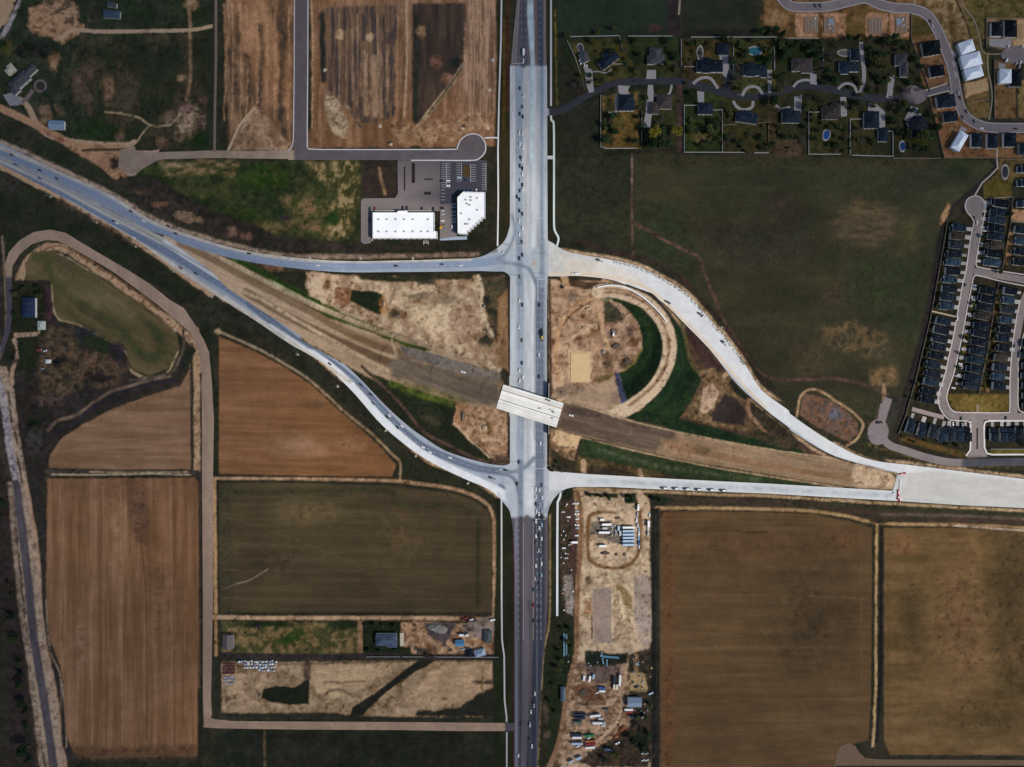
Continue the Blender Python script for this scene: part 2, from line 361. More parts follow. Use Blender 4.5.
# farm drive and tracks
G.line(P(12,97,26,104,40,128,56,138,85,143,125,145,134,142), 5, (150,122,92), (128,102,76), w=.5)
G.line(P(0,108,22,118,60,138,90,154,116,176), 7, (128,94,64), (104,76,54), w=.8); G.line(P(40,130,70,145,100,158,126,178), 3.4, (92,58,42), (112,78,54), w=.6)
G.poly(P(60,143,130,146,132,176,112,172,84,158), (122,88,60), (96,68,48), f=1.2)
G.line(P(82,150,130,149), 2.8, (44,40,30), (56,48,36), w=.8)
G.poly(P(118,152,160,150,150,166,142,176,128,176,120,164), (150,122,98), (128,104,86), f=.8)
G.blob(117,163,4.5,6,(44,40,36),(58,50,40),w=2)
G.line(P(60,38,75,30,100,31.5,150,31,190,30,212,26), 3.2, (156,128,96), (134,108,82), w=.4)
# --- strip of scraped ground west of the new street
G.poly(P(219,-20,296,-20,296,150,222,150), (106,78,54), (70,54,42), f=1, ang=90, st=5, sc=6, k=3, bump=.4)
G.poly(P(229,-5,262,-5,290,60,292,110,262,105,240,40), (128,90,58), (96,68,48), f=3, w=4, ang=80, st=4, a=.8)
for pts,wd in ((P(237,15,238,45),3.5),(P(261,25,262,60),5),(P(282,5,283,60,280,110),5),(P(232,50,238,110),7),(P(247,55,248,100),4),(P(262,60,258,108),6),(P(282,110,285,142),8)):
    G.line(pts, wd, (48,44,40), (78,60,46), f=1.8, w=3, a=.85, k=4, sc=4)
G.line(P(219,-10,219,60,222,150), 13, (32,36,28), (44,40,32), f=1.2, w=1.4)
G.poly(P(228,150,254,106,262,110,292,148,292,151), (126,98,72), (92,70,52), f=1.2, w=1.5); G.line(P(254,108,240,125,228,150), 1.8, (150,128,100))
# --- big graded lot
G.poly(P(310,-20,499,-20,499,146,312,148), (112,82,58), (88,64,46), f=.8, ang=90, st=7, sc=5, k=3, bump=.45)
G.poly(P(322,8,397,4,396,60,394,116,374,124,362,122,352,108,328,90,322,60), (56,48,46), (88,68,52), f=1.4, w=2, ang=90, st=9, sc=3, k=4.5, bump=.3)
G.poly(P(413,3,466,3,465,62,440,100,415,130,412,100), (44,38,35), (62,50,42), f=1.2, w=1.4, ang=90, st=8, sc=4, k=3, bump=.2)
for x,y0,y1,w_ in ((365,45,112,8),(374,58,115,6),(380,30,118,2),(352,30,100,2),(346,30,95,1.5),(387,45,110,4)): G.line(P(x,y0,x+1,y1), w_, (128,100,74), (92,72,56), f=1.5, w=1.6, a=.8, ang=90, st=4, k=4, sc=3)
G.line(P(322,15,323,80), 6, (26,30,26), (44,40,40), f=1.5, w=1.5, ang=90, st=3); G.line(P(416,15,417,60,415,120), 5, (28,34,26), (44,40,40), f=1.5, w=1.5)
G.blob(340,35,4,4,(170,134,94)); G.blob(369,37,4,4,(160,126,92)); G.blob(421,32,4,6,(120,90,64)); G.blob(436,62,5,6,(92,66,54),soft=1); G.blob(455,62,6,5,(28,34,32)); G.blob(448,79,5,5,(112,80,64),soft=1)
for x in (403,406,410): G.line(P(x,-5,x+1,60,x-2,118), 1.3, (150,126,98) if x==406 else (84,68,54), w=.4, a=.8)
G.line(P(465,62,450,85,432,108,415,130), 4.5, (126,102,76), (92,76,58), w=.6); G.line(P(462,68,448,88,428,114), 1.2, (60,52,46))
G.line(P(326,92,345,105,362,128), 3, (110,92,72), (64,54,48), w=1); G.poly(P(326,95,338,100,348,125,345,140,334,134,324,115), (150,126,96), (108,88,68), f=1.6, w=2, k=3.5, sc=4)
G.poly(P(395,118,412,128,440,118,470,112,492,108,494,130,462,132,450,144,400,142,388,128), (132,100,70), (100,74,54), f=2, w=3, sc=5, k=3)
G.poly(P(468,-5,496,-5,494,110,470,114,462,90), (128,96,70), (92,68,52), f=2, w=2, ang=90, st=9, sc=4, k=4)
for x,y in ((380,126),(391,144),(488,128),(463,128),(493,60),(490,90),(325,70)): G.blob(x,y,1.2,1.2,(215,200,175),soft=.8,w=0)
G.blob(390,142,2.5,2,(50,40,36)); G.blob(463,127,2.6,1.6,(30,28,28)); G.blob(310,140,8,8,(96,72,52))
G.line(P(498,-20,499,60,497,150,496,246), 5, (30,34,24), (44,40,30), f=.8, w=.7)
# --- green lot in front of the long white building
G.poly(P(146,163,362,160,362,240,300,250,220,236,172,214,150,196,130,180), (52,54,32), (28,38,22), f=1.5, sc=12, k=3, bump=.3)
G.poly(P(160,162,240,161,232,176,205,172,165,176), (104,84,56), (52,52,32), f=3, w=4, sc=5, k=4, ang=0, st=2)
G.poly(P(305,162,360,161,352,235,330,240,325,215,340,190,320,180), (112,96,66), (52,52,30), f=3, w=5, sc=4, k=4, ang=90, st=1.5)
G.poly(P(280,195,330,196,322,238,290,232), (100,78,58), (50,54,30), f=4, w=5, sc=6, k=3, a=.8)
G.blob(265,178,24,12,(28,48,16),(50,56,28),soft=.8,w=4); G.blob(240,215,30,8,(26,42,16),(46,50,28),soft=.8,w=4); G.blob(332,218,8,8,(24,46,18),soft=1); G.blob(270,228,12,5,(92,78,52),soft=1,w=3)
G.poly(P(362,160,397,162,397,194,392,197,362,198), (40,36,34), (52,44,38), f=.8, w=.5); G.line(P(379,168,382,182,385,194), 3, (124,98,70), (96,78,56), w=.8)
G.poly(P(120,178,150,176,200,205,256,226,300,240,362,244,362,254,300,254,250,246,190,228,140,206), (46,40,36), (30,30,26), f=1.5, w=2.5, sc=5, k=3)
G.blob(188,217,14,5,(92,74,56),(80,66,52),rot=12,soft=.4); G.blob(232,232,5,5,(92,70,58),soft=1); G.blob(246,236,6,4,(84,64,52),soft=1)
for x,y,c in ((160,205,(88,64,52)),(212,222,(46,42,34)),(284,218,(42,40,38)),(140,192,(70,54,46))): G.blob(x,y,7,3,c,soft=1,w=3)
# --- verges of the two highway branches
G.poly(P(362,245,490,245,500,236,500,246,478,254,430,256,362,256), (42,38,34), (30,32,26), f=1, w=1)
G.line(P(0,141,60,169,110,193,150,217,190,233,250,249,300,256,400,256,478,254), 4.5, (118,98,80), (88,74,62), f=1, w=1.2, k=3, sc=4)
G.line(P(-10,160,60,196,110,226,150,250,200,286,250,318,300,350,350,383,390,425,425,458,470,484,497,496), 6, (160,128,92), (128,98,72), f=1, w=1.2, k=3, sc=4)
G.poly(P(-20,170,50,200,120,236,190,285,206,300,180,304,165,290,110,258,75,240,45,232,20,238,6,255,-20,255), (34,34,28), (26,32,22), f=1.5, w=2, sc=12, k=3, bump=.3)
G.blob(10,185,14,7,(48,42,40),(36,34,30),soft=1,w=3); G.line(P(60,200,105,226,130,240), 6, (62,48,42), (36,34,28), f=2, w=3, a=.8, k=4, sc=4)
# --- land between the branches: future freeway
G.poly(P(166,236,190,240,230,254,300,270,360,278,420,285,470,292,486,310,500,360,500,410,470,407,420,396,380,384,345,364,300,338,250,306,226,288,205,268,160,244), (142,118,90), (124,100,76), f=1, w=.8, ang=22, st=9, sc=3, k=2)
G.poly(P(200,246,256,262,310,270,308,300,280,298,240,276), (54,44,38), (36,36,28), f=1.5, w=2, sc=5, k=3)
G.poly(P(262,268,308,272,310,300,306,298,290,286), (40,38,32), (28,34,22), f=1.5, w=2)
G.blob(272,266,12,5,(104,78,60),(70,52,42),soft=.7,w=3,rot=10)
G.poly(P(226,254,250,262,300,290,340,310,380,324,430,350,420,352,370,332,310,312,270,288,232,262), (60,74,34), (40,52,24), f=1.2, w=1.4, ang=25, st=4, k=3, sc=4)
G.line(P(240,262,262,272,290,288,320,304), 5, (22,44,16), (34,48,20), f=1.2, w=1.2); G.line(P(268,280,300,296,345,318,400,338), 2.6, (128,132,92), (92,96,62), f=.8, w=.7)
G.line(P(262,284,290,298,320,310), 2.5, (80,60,44), f=.8, w=.8); G.line(P(370,320,388,330,430,345,470,352,495,362), 2.4, (92,76,54), (70,60,42), w=.7)
G.line(P(165,238,205,252,240,268,290,294,340,316,400,338,450,352,500,368), 5, (150,128,100), (130,108,84), w=.6, a=.8)
G.line(P(180,243,210,258,250,280,300,306,350,334,390,350,440,362,500,384), 7.5, (92,73,54), (104,84,64), f=1, w=.6, ang=25, st=9)
G.line(P(246,292,280,312,320,332,360,350,400,366,450,380,500,396), 8, (86,68,52), (96,77,60), f=1, w=.6, ang=25, st=9)
G.line(P(230,286,262,300,300,322,350,350,400,376,440,390,495,404), 3.5, (156,134,104), (136,112,86), w=.6, a=.8)
G.poly(P(388,362,400,356,440,366,470,376,500,380,500,407,470,403,440,394,412,384,392,376), (98,86,74), (82,72,62), f=2.5, w=2.5, ang=20, st=12, sc=3, k=3)
G.poly(P(400,346,420,350,470,364,500,372,500,380,470,376,430,364,404,354), (92,86,80), (100,90,82), f=.8, w=.5)
G.line(P(392,340,396,352,398,358), 2.4, (140,120,92)); G.line(P(436,344,470,356,488,370), 3, (74,60,48), (98,80,62), w=1)
G.poly(P(440,348,500,356,500,366,470,362), (156,132,106), (134,110,86), f=2, w=2, a=.7)
# construction ground between north ramp and freeway
G.poly(P(306,273,330,275,362,276,400,277,440,278,478,274,484,290,488,330,500,352,500,372,470,360,430,346,392,332,355,318,330,306,309,296), (158,134,104), (124,98,74), f=1.2, w=1.6, sc=7, k=3, bump=.4)
G.blob(316,285,8,9,(178,152,120),(160,132,104)); G.blob(328,284,4,7,(104,76,54)); G.poly(P(334,288,350,286,356,298,346,308,334,302), (124,88,64), (96,68,50), f=1.4, w=1.5, sc=3, k=4)
G.poly(P(352,290,372,291,382,294,386,308,380,315,362,307,350,301), (28,38,24), (20,30,18), f=.8, w=.9, sc=4); G.blob(384,306,4,9,(112,78,52),(150,110,70),rot=0,w=1)
G.line(P(362,277,400,279,440,277,470,276), 6, (52,48,36), (34,38,26), f=1, w=1.6, k=3, sc=4); G.blob(426,282,8,3,(36,40,34),(60,54,44)); G.blob(395,314,7,5,(84,74,42),(60,50,40),w=2); G.blob(404,316,3,3,(110,80,60))
G.blob(420,296,11,3.5,(92,82,66),(120,100,78),w=3,soft=.8); G.blob(448,300,10,4,(124,108,88),soft=1,w=3); G.poly(P(412,308,450,305,466,322,450,336,425,326,410,318), (176,152,118), (156,132,100), f=4, w=4, a=.8)
G.poly(P(450,310,474,306,478,325,470,345,452,338), (140,112,86), (112,84,64), f=2.5, w=4, sc=4, k=3.5, a=.8)
G.poly(P(480,278,505,275,506,300,500,312,488,308,480,298), (58,58,44), (80,62,46), f=1.4, w=2, sc=4, k=4, bump=.3); G.blob(487,300,4.5,4,(30,34,36)); G.blob(491,325,5,9,(58,52,46),(90,72,54),w=2); G.blob(486,340,7,6,(36,38,34),(60,52,42),w=2)
G.poly(P(497,300,508,288,509,372,498,365), (124,94,64), (98,74,52), f=1, w=1, ang=90, st=6, sc=3, k=3); G.line(P(509,276,509.5,384), 2, (40,38,36))
G.line(P(478,276,482,290,482,310,492,335), 3.5, (166,142,112), w=1); G.blob(500,348,6,9,(128,98,72),(104,80,60),w=3)
# --- green hollow and dirt north of the southern ramp
G.poly(P(366,372,400,384,440,398,458,402,452,412,462,430,470,448,490,456,507,458,507,465,480,461,450,450,420,430,400,410,384,392), (32,36,26), (24,34,20), f=1, w=1.2, sc=6, k=3, bump=.4)
G.line(P(392,384,420,394,452,404), 7, (72,78,36), (50,62,26), f=1.4, w=1.6, k=3, sc=4); G.line(P(405,384,430,390,465,402), 5, (112,98,68), (84,78,50), f=1.2, w=1.2); G.blob(432,421,9,3.5,(58,56,40),rot=25,soft=.9)
G.line(P(362,366,385,388,404,408,424,432,450,446,480,460,507,464), 3, (84,66,56), (64,52,44), w=.8)
G.poly(P(455,402,470,404,500,410,508,412,508,456,494,460,480,446,462,432,452,424,456,412), (152,120,90), (118,88,64), f=1, w=1.4, sc=4, k=3.5, bump=.5)
G.poly(P(458,404,466,404,464,425,454,424), (120,84,58), (144,106,74), f=.8, w=.8); G.line(P(465,415,480,418,490,424), 4, (96,74,52), (130,104,76), f=1, w=2, k=4, sc=3); G.blob(486,430,6,5,(96,72,44)); G.blob(484,428,3.5,3.5,(168,140,104)); G.line(P(508,410,509,460), 2, (50,44,38)); G.blob(500,459,9,4,(56,50,44),(90,70,54),w=2,sc=3)
G.line(P(455,424,470,440,482,450,490,458), 1.6, (176,146,112), w=.8)
# --- brown field north of the green one, and its tracks
G.poly(P(192,302,215,296,222,332,214,345,214,478,208,480,208,390,198,330), (38,40,32), (28,34,24), f=1, w=.8)
G.poly(P(195,306,215,296,260,322,300,348,320,362,360,400,398,452,400,480,392,478,396,462,372,432,340,400,300,362,256,336,222,318,216,330), (40,40,32), (30,32,26), f=1, w=1.2, k=3, sc=5)
G.poly(P(398,452,410,458,440,468,470,480,492,494,500,500,496,502,470,488,440,484,402,480), (30,38,26), (40,40,30), f=1, w=1.2)
G.line(P(220,332,260,350,288,366,312,382,345,412,372,434,392,454,400,462,400,480), 2.4, (128,108,82), (104,86,66), f=.6, w=.6); G.blob(218,331,3,3,(150,124,92))
G.poly(P(219,336,256,352,288,369,310,384,342,413,372,439,396,464,392,477,219,474), (108,75,50), (92,65,44), f=.8, w=.6, ang=2, st=16, sc=5, k=3, bump=.08)
G.blob(300,446,26,10,(132,98,72),soft=1.2,a=.7,w=4,st=3); G.blob(352,444,14,7,(128,92,66),soft=1.2,a=.7,w=4); G.blob(317,402,7,5,(84,66,52),soft=1.2,a=.6,w=3)
G.line(P(214,478,260,478,330,479,396,481,420,484,455,489,478,498,492,512,494,540,494,616), 3.4, (142,112,82), (116,90,68), f=.8, w=.7)
G.line(P(214,476,300,476.5,395,478), 1.6, (48,40,32))
# olive field
G.poly(P(219,484,258,482,395,486,455,494,474,500,488,512,492,530,492,612,219,612), (68,58,42), (58,50,36), f=.8, w=.6, ang=1, st=14, sc=5, k=2.4, bump=.08)
G.line(P(222,492,300,491,385,491,400,505,455,506,476,512,478,530,478,606), 6, (44,46,30), (50,48,32), f=2.5, w=1.5, a=.8)
G.blob(310,512,26,10,(86,74,52),soft=1.4,a=.8,w=4); G.blob(398,536,24,20,(82,68,48),soft=1.5,a=.7,w=5); G.blob(280,560,30,14,(60,50,38),soft=1.4,a=.6,w=5)
G.line(P(268,569,250,580,236,584,222,590), 1., (132,118,94), w=.4, a=.9)
G.line(P(478,515,478,604), 1.4, (38,40,26), a=.7, w=.3); G.poly(P(219,484,232,484,232,612,219,612), (54,54,40), f=2, w=1, a=.5)
G.line(P(17,300,18,282,24,266,34,254,48,247,62,248,80,258,104,274,130,292,158,312,184,333,196,350,199,370), 7, (150,118,84), (104,78,56), f=1, w=1.2, k=4, sc=3)
G.line(P(21,284,27,270,37,259,50,253,66,257,90,272,118,292,150,314,176,332), 1.2, (168,142,108), w=.5); G.line(P(40,251,56,246,74,251,100,268,130,288,160,310), 2, (92,66,46), w=1.6, k=4, sc=3)
for x_ in (332,339,344,350,357,362,368,377,384,390): G.line(P(x_,14,x_+.8,60,x_,108-abs(x_-362)*.4), .9, (134,108,82) if x_ % 2 else (44,38,38), w=.5, a=.75, f=.6, k=5, sc=3)
for x_ in (312,317,401,399,470,475,480,486,491): G.line(P(x_,0,x_+1,60,x_,128), 1.2, (70,54,42) if x_ % 2 else (150,118,84), w=.8, a=.65, f=.6, k=5, sc=3)
for x_ in (224,232,240,246,256,266,274,279,288): G.line(P(x_,4,x_+1.5,60,x_,120), 1.6, (60,50,42) if x_ % 2 else (140,104,70), w=1.4, a=.6, f=.8, k=5, sc=3)
# --- south west yards
G.line(P(206,617,260,618,330,618,420,618,470,619,497,620), 4, (150,118,86), (128,100,74), f=.8, w=.6)
G.poly(P(222,622,360,622,360,655,222,656), (98,80,54), (56,56,34), f=1, w=1.4, sc=5, k=4, bump=.2)
G.blob(292,637,16,5,(34,54,22),(52,58,30),rot=-25,w=3,soft=.7); G.blob(266,624,30,3,(26,38,20),w=2); G.blob(345,625,14,4,(26,38,20),w=2); G.blob(258,626,3,3,(46,34,44)); G.line(P(360,621,360,656), 5, (120,92,68), w=.8)
G.poly(P(363,622,400,622,400,647,411,648,411,653,363,653), (22,30,18), (28,36,22), f=.7, w=.5)
G.poly(P(401,621,425,622,470,624,496,616,498,625,498,655,412,655,410,646,401,646), (142,110,80), (108,82,60), f=1, w=1.2, sc=4, k=4)
G.poly(P(424,624,440,622,456,624,450,638,444,644,428,636), (64,56,58), (78,68,64), f=1, w=1.6, sc=2.5, k=5); G.line(P(414,622,417,642), 4, (78,58,44), (120,92,68), w=1.5, k=4, sc=2.5); G.blob(430,648,8,4,(56,44,38),(110,84,60),w=3)
G.poly(P(470,620,496,616,498,634,482,640,470,636,464,628), (118,102,92), (104,88,80), f=1.2, w=1.4); G.blob(468,619,8,3.5,(52,30,30),(84,60,48),w=1.4,sc=2); G.blob(494,646,3,8,(60,36,30),(110,84,60),w=2)
G.line(P(216,655,300,657,360,656,420,657,497,657), 6, (36,34,34), (48,42,40), f=.8, w=.7)
G.poly(P(221,662,498,661,498,718,221,718), (128,104,76), (104,84,62), f=1, w=.8, sc=8, k=3, bump=.2)
G.line(P(217,655,218,690,218,722), 7, (30,32,28), (38,38,30), f=.8, w=.5)
G.line(P(218,716,260,716,330,716,350,718,410,720,497,720), 6, (32,34,28), (44,42,34), f=1, w=1)
G.poly(P(263,689,276,686,296,687,306,680,306,662,309,662,309,704,290,705,270,702,262,698), (28,34,24), (22,28,20), f=.7, w=.7); G.poly(P(303,662,310,662,310,680,304,680), (84,68,56), (60,50,42), f=.8)
G.poly(P(424,652,436,656,434,662,415,672,385,693,362,716,350,717,352,708,375,693,400,674,418,660), (34,34,30), (26,28,26), f=.8, w=.6)
G.poly(P(312,668,330,664,372,664,376,672,372,684,350,694,330,700,318,694,312,686), (148,122,88), (124,100,72), f=1.6, w=2, st=3, sc=4)
G.line(P(318,697,330,690,345,692,360,696), 4, (64,54,44), (110,88,64), f=1.4, w=3, a=.8, k=4, sc=3); G.line(P(325,682,345,683,365,681), 2, (90,72,54), f=1, w=2, a=.8)
G.poly(P(430,670,450,664,492,664,493,690,480,700,440,705,405,702,420,685), (144,116,84), (122,96,70), f=2, w=2, st=3, sc=4)
G.poly(P(415,716,416,710,440,710,460,706,470,700,480,692,496,688,498,718), (38,36,32), (28,30,26), f=1.2, w=2.5); G.blob(484,682,10,2,(60,50,42),w=2,soft=.8); G.blob(444,699,3,1.5,(40,36,32),w=1); G.blob(428,700,20,8,(140,112,80),soft=1,a=.6)
G.poly(P(222,662,262,664,262,672,222,674), (112,90,66), (84,68,52), w=1); G.blob(230,698,8,3,(70,56,44),(110,88,64),w=3,sc=2,k=5,rot=-20); G.line(P(495,660,496,716), 5, (44,38,32), (34,34,28), w=.6); G.line(P(483,665,482,690), 3, (92,70,46), (120,96,68), w=1.4, sc=3, k=4)
G.line(P(263,663,300,664,360,662,415,661), 2, (92,76,60), (60,50,44), w=1.2, a=.8)
G.poly(P(216,730,505,730,505,830,216,830), (26,30,24), (34,36,28), f=.8, w=.6, sc=10, k=3); G.poly(P(270,734,338,734,338,748,270,746), (22,26,20), (34,34,28), f=1, w=1); G.line(P(264.5,727,265,800), 2.4, (84,68,50), (64,54,40), w=.4)
G.blob(300,755,30,8,(36,38,30),soft=1,a=.7); G.poly(P(340,733,464,732,466,800,340,800), (30,32,26), (24,28,22), f=1, w=.6)
# --- west: hay meadow, homestead, brown fields, canal
G.poly(P(-50,240,6,240,4,300,4,400,12,480,20,560,30,640,44,700,60,800,-50,830), (52,44,38), (36,34,30), f=1, w=.8, sc=10, k=3)
G.poly(P(24,262,34,252,52,250,76,262,110,284,150,310,176,332,180,350,172,366,150,376,132,370,126,352,100,338,78,326,60,322,52,310,50,286,26,280), (74,63,44), (56,52,36), f=1, w=.8, ang=32, st=7, sc=7, k=2.6, bump=.1)
G.line(P(36,256,46,262,52,278,60,290,100,312,130,340,150,358,162,346,150,325), 9, (34,46,26), (56,56,36), f=3, w=3, a=.7, ang=32, st=4)
G.poly(P(52,266,80,272,110,290,140,312,130,322,100,312,70,294), (88,74,54), (66,60,42), f=4, w=4, a=.8, ang=32, st=6)
G.line(P(51,286,53,308,60,320,78,325,100,338,124,350,128,368,146,378,166,374,178,352), 2, (128,108,76), (104,86,62), w=.8)
G.poly(P(12,280,50,280,52,310,58,320,80,326,106,340,126,352,130,372,140,380,176,376,178,372,180,350,184,352,180,384,150,392,110,408,80,424,60,440,48,468,34,520,22,520,14,440,12,360), (44,36,34), (32,32,28), f=1, w=1.2, sc=7, k=3, bump=.3)
G.poly(P(12,282,46,284,48,318,44,340,40,360,34,372,12,372), (34,34,24), (26,32,22), f=1.2, w=1.2, k=3, sc=5)
G.poly(P(46,284,51,288,53,312,50,324,44,322), (60,42,46), (44,34,34), f=1.4, w=1.2)
G.poly(P(52,326,76,328,80,352,96,368,70,398,44,400,36,376,40,340), (50,44,35), (72,58,44), f=2.5, w=4, sc=4, k=4); G.poly(P(82,352,104,342,116,360,126,368,120,384,90,388,84,370), (78,60,46), (52,44,36), f=3, w=4, sc=5, k=3.5)
G.blob(84,334,10,7,(34,32,38),(40,40,38),soft=.6); G.blob(100,346,18,8,(22,34,20),(34,40,26),rot=20,w=2,soft=.6); G.blob(117,352,9,9,(42,34,42),(30,32,28),soft=.8); G.blob(100,378,14,6,(34,30,30),w=3); G.blob(60,360,7,4,(34,32,32),w=2,soft=1)
G.poly(P(14,333,38,332,38,326,36,324,40,324,40,333,37,336,14,338), (120,96,74), (104,82,62), f=.6, w=.5)
G.line(P(14,340,18,352,12,372,12,384), 4, (112,88,68), (128,100,78), w=.7); G.line(P(22,342,24,372), 9, (30,38,26), (24,32,22), w=1.2)
G.line(P(2,236,4,264,5,290,6,330,2,352,-6,370), 2, (92,80,62), w=.5)
G.poly(P(-20,366,6,366,14,390,18,430,26,475,36,540,44,620,58,700,66,800,52,800,38,720,28,640,20,560,14,500,8,440,0,395,-20,395), (128,106,84), (100,82,66), f=1, w=1, k=3, sc=4)
G.line(P(-8,368,0,386,6,420,10,450,16,478), 7, (92,84,86), (128,116,112), f=1, w=1, sc=3, k=4); G.line(P(16,484,22,530,28,580,34,640,44,700,54,770,60,830), 8.5, (66,60,62), (54,50,52), f=.8, w=.4, ang=80, st=5, sc=3)
for t in ((8,392),(10,410),(15,432),(18,458),(20,470)): G.line(P(t[0],t[1],t[0]+2,t[1]+12), 1.8, (40,34,32), w=.6)
G.line(P(26,484,36,540,42,600,50,660,60,720,68,790), 3.6, (132,104,80), (108,84,64), f=.8, w=.7); G.line(P(36,480,44,540,46,610,52,650,62,700,66,745,76,765,90,800), 7, (34,32,32), (44,40,36), f=.8, w=.6); G.line(P(46,600,50,650,60,675,66,720,66,748), 1.3, (120,102,80), w=.4)
G.poly(P(30,400,52,396,80,392,104,394,84,408,70,416,52,430,44,460,34,470,28,440), (46,38,40), (34,34,28), f=1.5, w=2, k=3, sc=5); G.blob(48,400,14,6,(84,66,58),(52,42,40),w=3,soft=.8); G.line(P(48,430,58,420,74,416,92,404,110,392,130,386,170,376), 3.4, (96,78,62), (70,58,50), w=.8, a=.9); G.line(P(56,432,72,424,92,408,112,396,150,384,176,380), 4.5, (32,30,36), (42,38,38), w=.8)
G.blob(34,440,8,14,(58,52,52),(40,38,36),w=3,soft=.7); G.blob(34,425,7,8,(26,36,24),w=2,soft=.7)
G.poly(P(48,466,50,454,62,438,84,424,110,410,150,395,180,386,188,372,190,364,191,470,120,470,52,468), (108,79,56), (90,68,48), f=.8, w=.6, ang=0, st=14, sc=5, k=3, bump=.08)
G.line(P(50,464,60,446,84,428,112,414,150,400,190,388), 4, (112,82,58), a=.5, w=1); G.line(P(191,366,191.5,470), 1.4, (50,46,42)); G.line(P(196,330,197,400,197,470), 6.5, (138,108,76), (108,84,60), f=.8, w=1, sc=3, k=3.5)
G.poly(P(188,350,192,345,196,350,188,366,182,372,180,366,184,352), (34,36,32), (28,34,24), f=1, w=.6); G.line(P(183,330,184,345,178,362,172,372,150,378,130,380), 2.6, (84,70,60), (60,52,46), w=.7)
G.line(P(46,472,90,473,140,472,192,472,200,475), 5, (48,42,38), (60,52,44), f=.8, w=.6); G.line(P(52,474.5,100,474.8,150,473.8,190,475), 1.3, (150,126,96), w=.4, k=4, sc=4); G.line(P(90,471.6,130,472.6,188,472), 1, (150,126,96), w=.4, a=.8)
G.poly(P(47,479,195,478,200,484,199,750,196,756,90,758,74,752,66,735,64,690,60,665,50,640,46,600), (104,74,50), (84,61,42), f=.8, w=.6, ang=90, st=18, sc=5, k=2.6, bump=.1)
G.line(P(130,480,139,500,141,540,146,600,147,740), 1.2, (62,48,38), w=.3, a=.8); G.poly(P(126,480,146,480,149,520,147,545,134,540,128,510), (74,54,44), f=2.5, w=1.5, a=.75); G.poly(P(50,482,60,479,190,479,196,488,192,500,60,500), (96,68,48), (84,60,44), f=2.5, w=1, a=.5, ang=0, st=4)
G.blob(160,600,14,60,(94,68,48),soft=1.4,a=.5,w=4); G.blob(80,640,10,30,(112,84,60),soft=1.4,a=.5); G.poly(P(70,744,110,748,198,744,199,758,90,760,74,756), (62,46,34), (78,58,44), f=3, w=2, a=.8); G.blob(116,530,6,40,(120,90,60),soft=1.4,a=.5,w=3)
G.line(P(199,480,200,600,200,756), 2, (52,44,36), w=.5); G.line(P(200,690,200,770), 4, (34,34,28), w=.6)
G.poly(P(-30,480,8,480,12,540,18,600,26,680,36,760,36,830,-30,830), (44,36,34), (34,32,28), f=1.5, w=1.5, sc=9, k=3); G.line(P(10,484,14,540,20,600,26,640,34,700,44,790), 4.6, (112,94,76), (84,70,58), f=1, w=1.2, k=3, sc=3); G.blob(0,700,8,70,(40,42,28),soft=1,a=.6)
G.line(P(214,480,215,550,216,612), 4, (150,112,66), (128,96,62), f=.6, w=.5); G.line(P(216,616,216,655), 3, (130,96,58), w=.5); G.line(P(218,480,218,545,219,612), 1.6, (40,40,34))
# --- verges of the avenue
G.poly(P(500,-20,511,-20,511,226,504,240,499,244,498,100), (44,40,26), (32,34,22), f=.8, w=.6, ang=90, st=4); G.line(P(508,-10,507,60,508,110), 3, (62,34,30), w=.4, a=.7); G.line(P(504,20,504,140), 2.4, (72,56,28), w=.6, a=.8)
G.poly(P(547,-20,558,-20,558,110,556,236,550,238,547.5,220), (36,38,24), (28,30,22), f=.8, w=.5, ang=90, st=4); G.line(P(555,10,556,60,557,104), 2, (76,66,30), (56,52,28), w=.7)
G.poly(P(496,498,512,496,513,520,514,830,494,830,494,620,497,540), (32,38,22), (24,30,20), f=.8, w=.5, ang=90, st=4); G.line(P(512.5,535,513,767), 1.4, (56,26,32), a=.7)
G.poly(P(549,512,560,494,572,490,574,520,572,620,562,660,556,720,552,830,538,830,542,700,548,620), (30,36,24), (36,36,28), f=.8, w=.8, sc=6); G.line(P(550,515,550,560,549.6,620,544,650,541,700,538,770), 1.6, (140,116,78), (104,88,60), w=.3)
# --- NE field and its edges
G.poly(P(558,-20,680,-20,680,36,640,38,558,36), (34,40,32), (28,36,28), f=1, w=.8, sc=12, k=2.5, ang=0, st=3); G.poly(P(668,-20,680,-20,680,40,668,40), (40,34,34), (30,28,28), f=1.4); G.poly(P(682,-20,758,-20,758,36,682,38), (36,38,30), (28,32,26), f=.8, w=.6, ang=0, st=3, sc=6); G.blob(655,28,6,4,(58,44,42),soft=.7); G.poly(P(755,38,682,38,682,30,755,30), (28,30,28), a=.8)
G.line(P(680,-5,679,14), 1, (150,130,110),w=.2)
G.poly(P(558,38,682,38,682,148,604,158,558,158), (34,36,28), (28,32,24), f=1, w=.8, sc=8, k=3)
G.poly(P(568,40,632,39,660,38,676,40,676,80,640,82,600,92,582,92,570,60), (58,52,30), (38,42,25), f=1, w=1.2, sc=7, k=3); G.poly(P(626,38,676,38,676,76,646,78,630,60), (26,34,20), (34,40,24), f=2, w=2, a=.8); G.poly(P(559,40,570,42,580,90,590,92,560,98), (26,34,22), (36,34,28), f=1, w=1); G.blob(584,90,8,5,(48,38,36),w=2)
G.poly(P(560,112,600,98,602,156,560,156), (36,38,30), (30,34,26), f=1, w=.8)
G.poly(P(602,96,638,92,640,148,604,148,601,140), (84,64,38), (58,52,28), f=1.2, w=1.6, sc=4, k=4); G.poly(P(604,100,612,96,614,145,604,146), (34,38,24), f=2, w=1.6, a=.8)
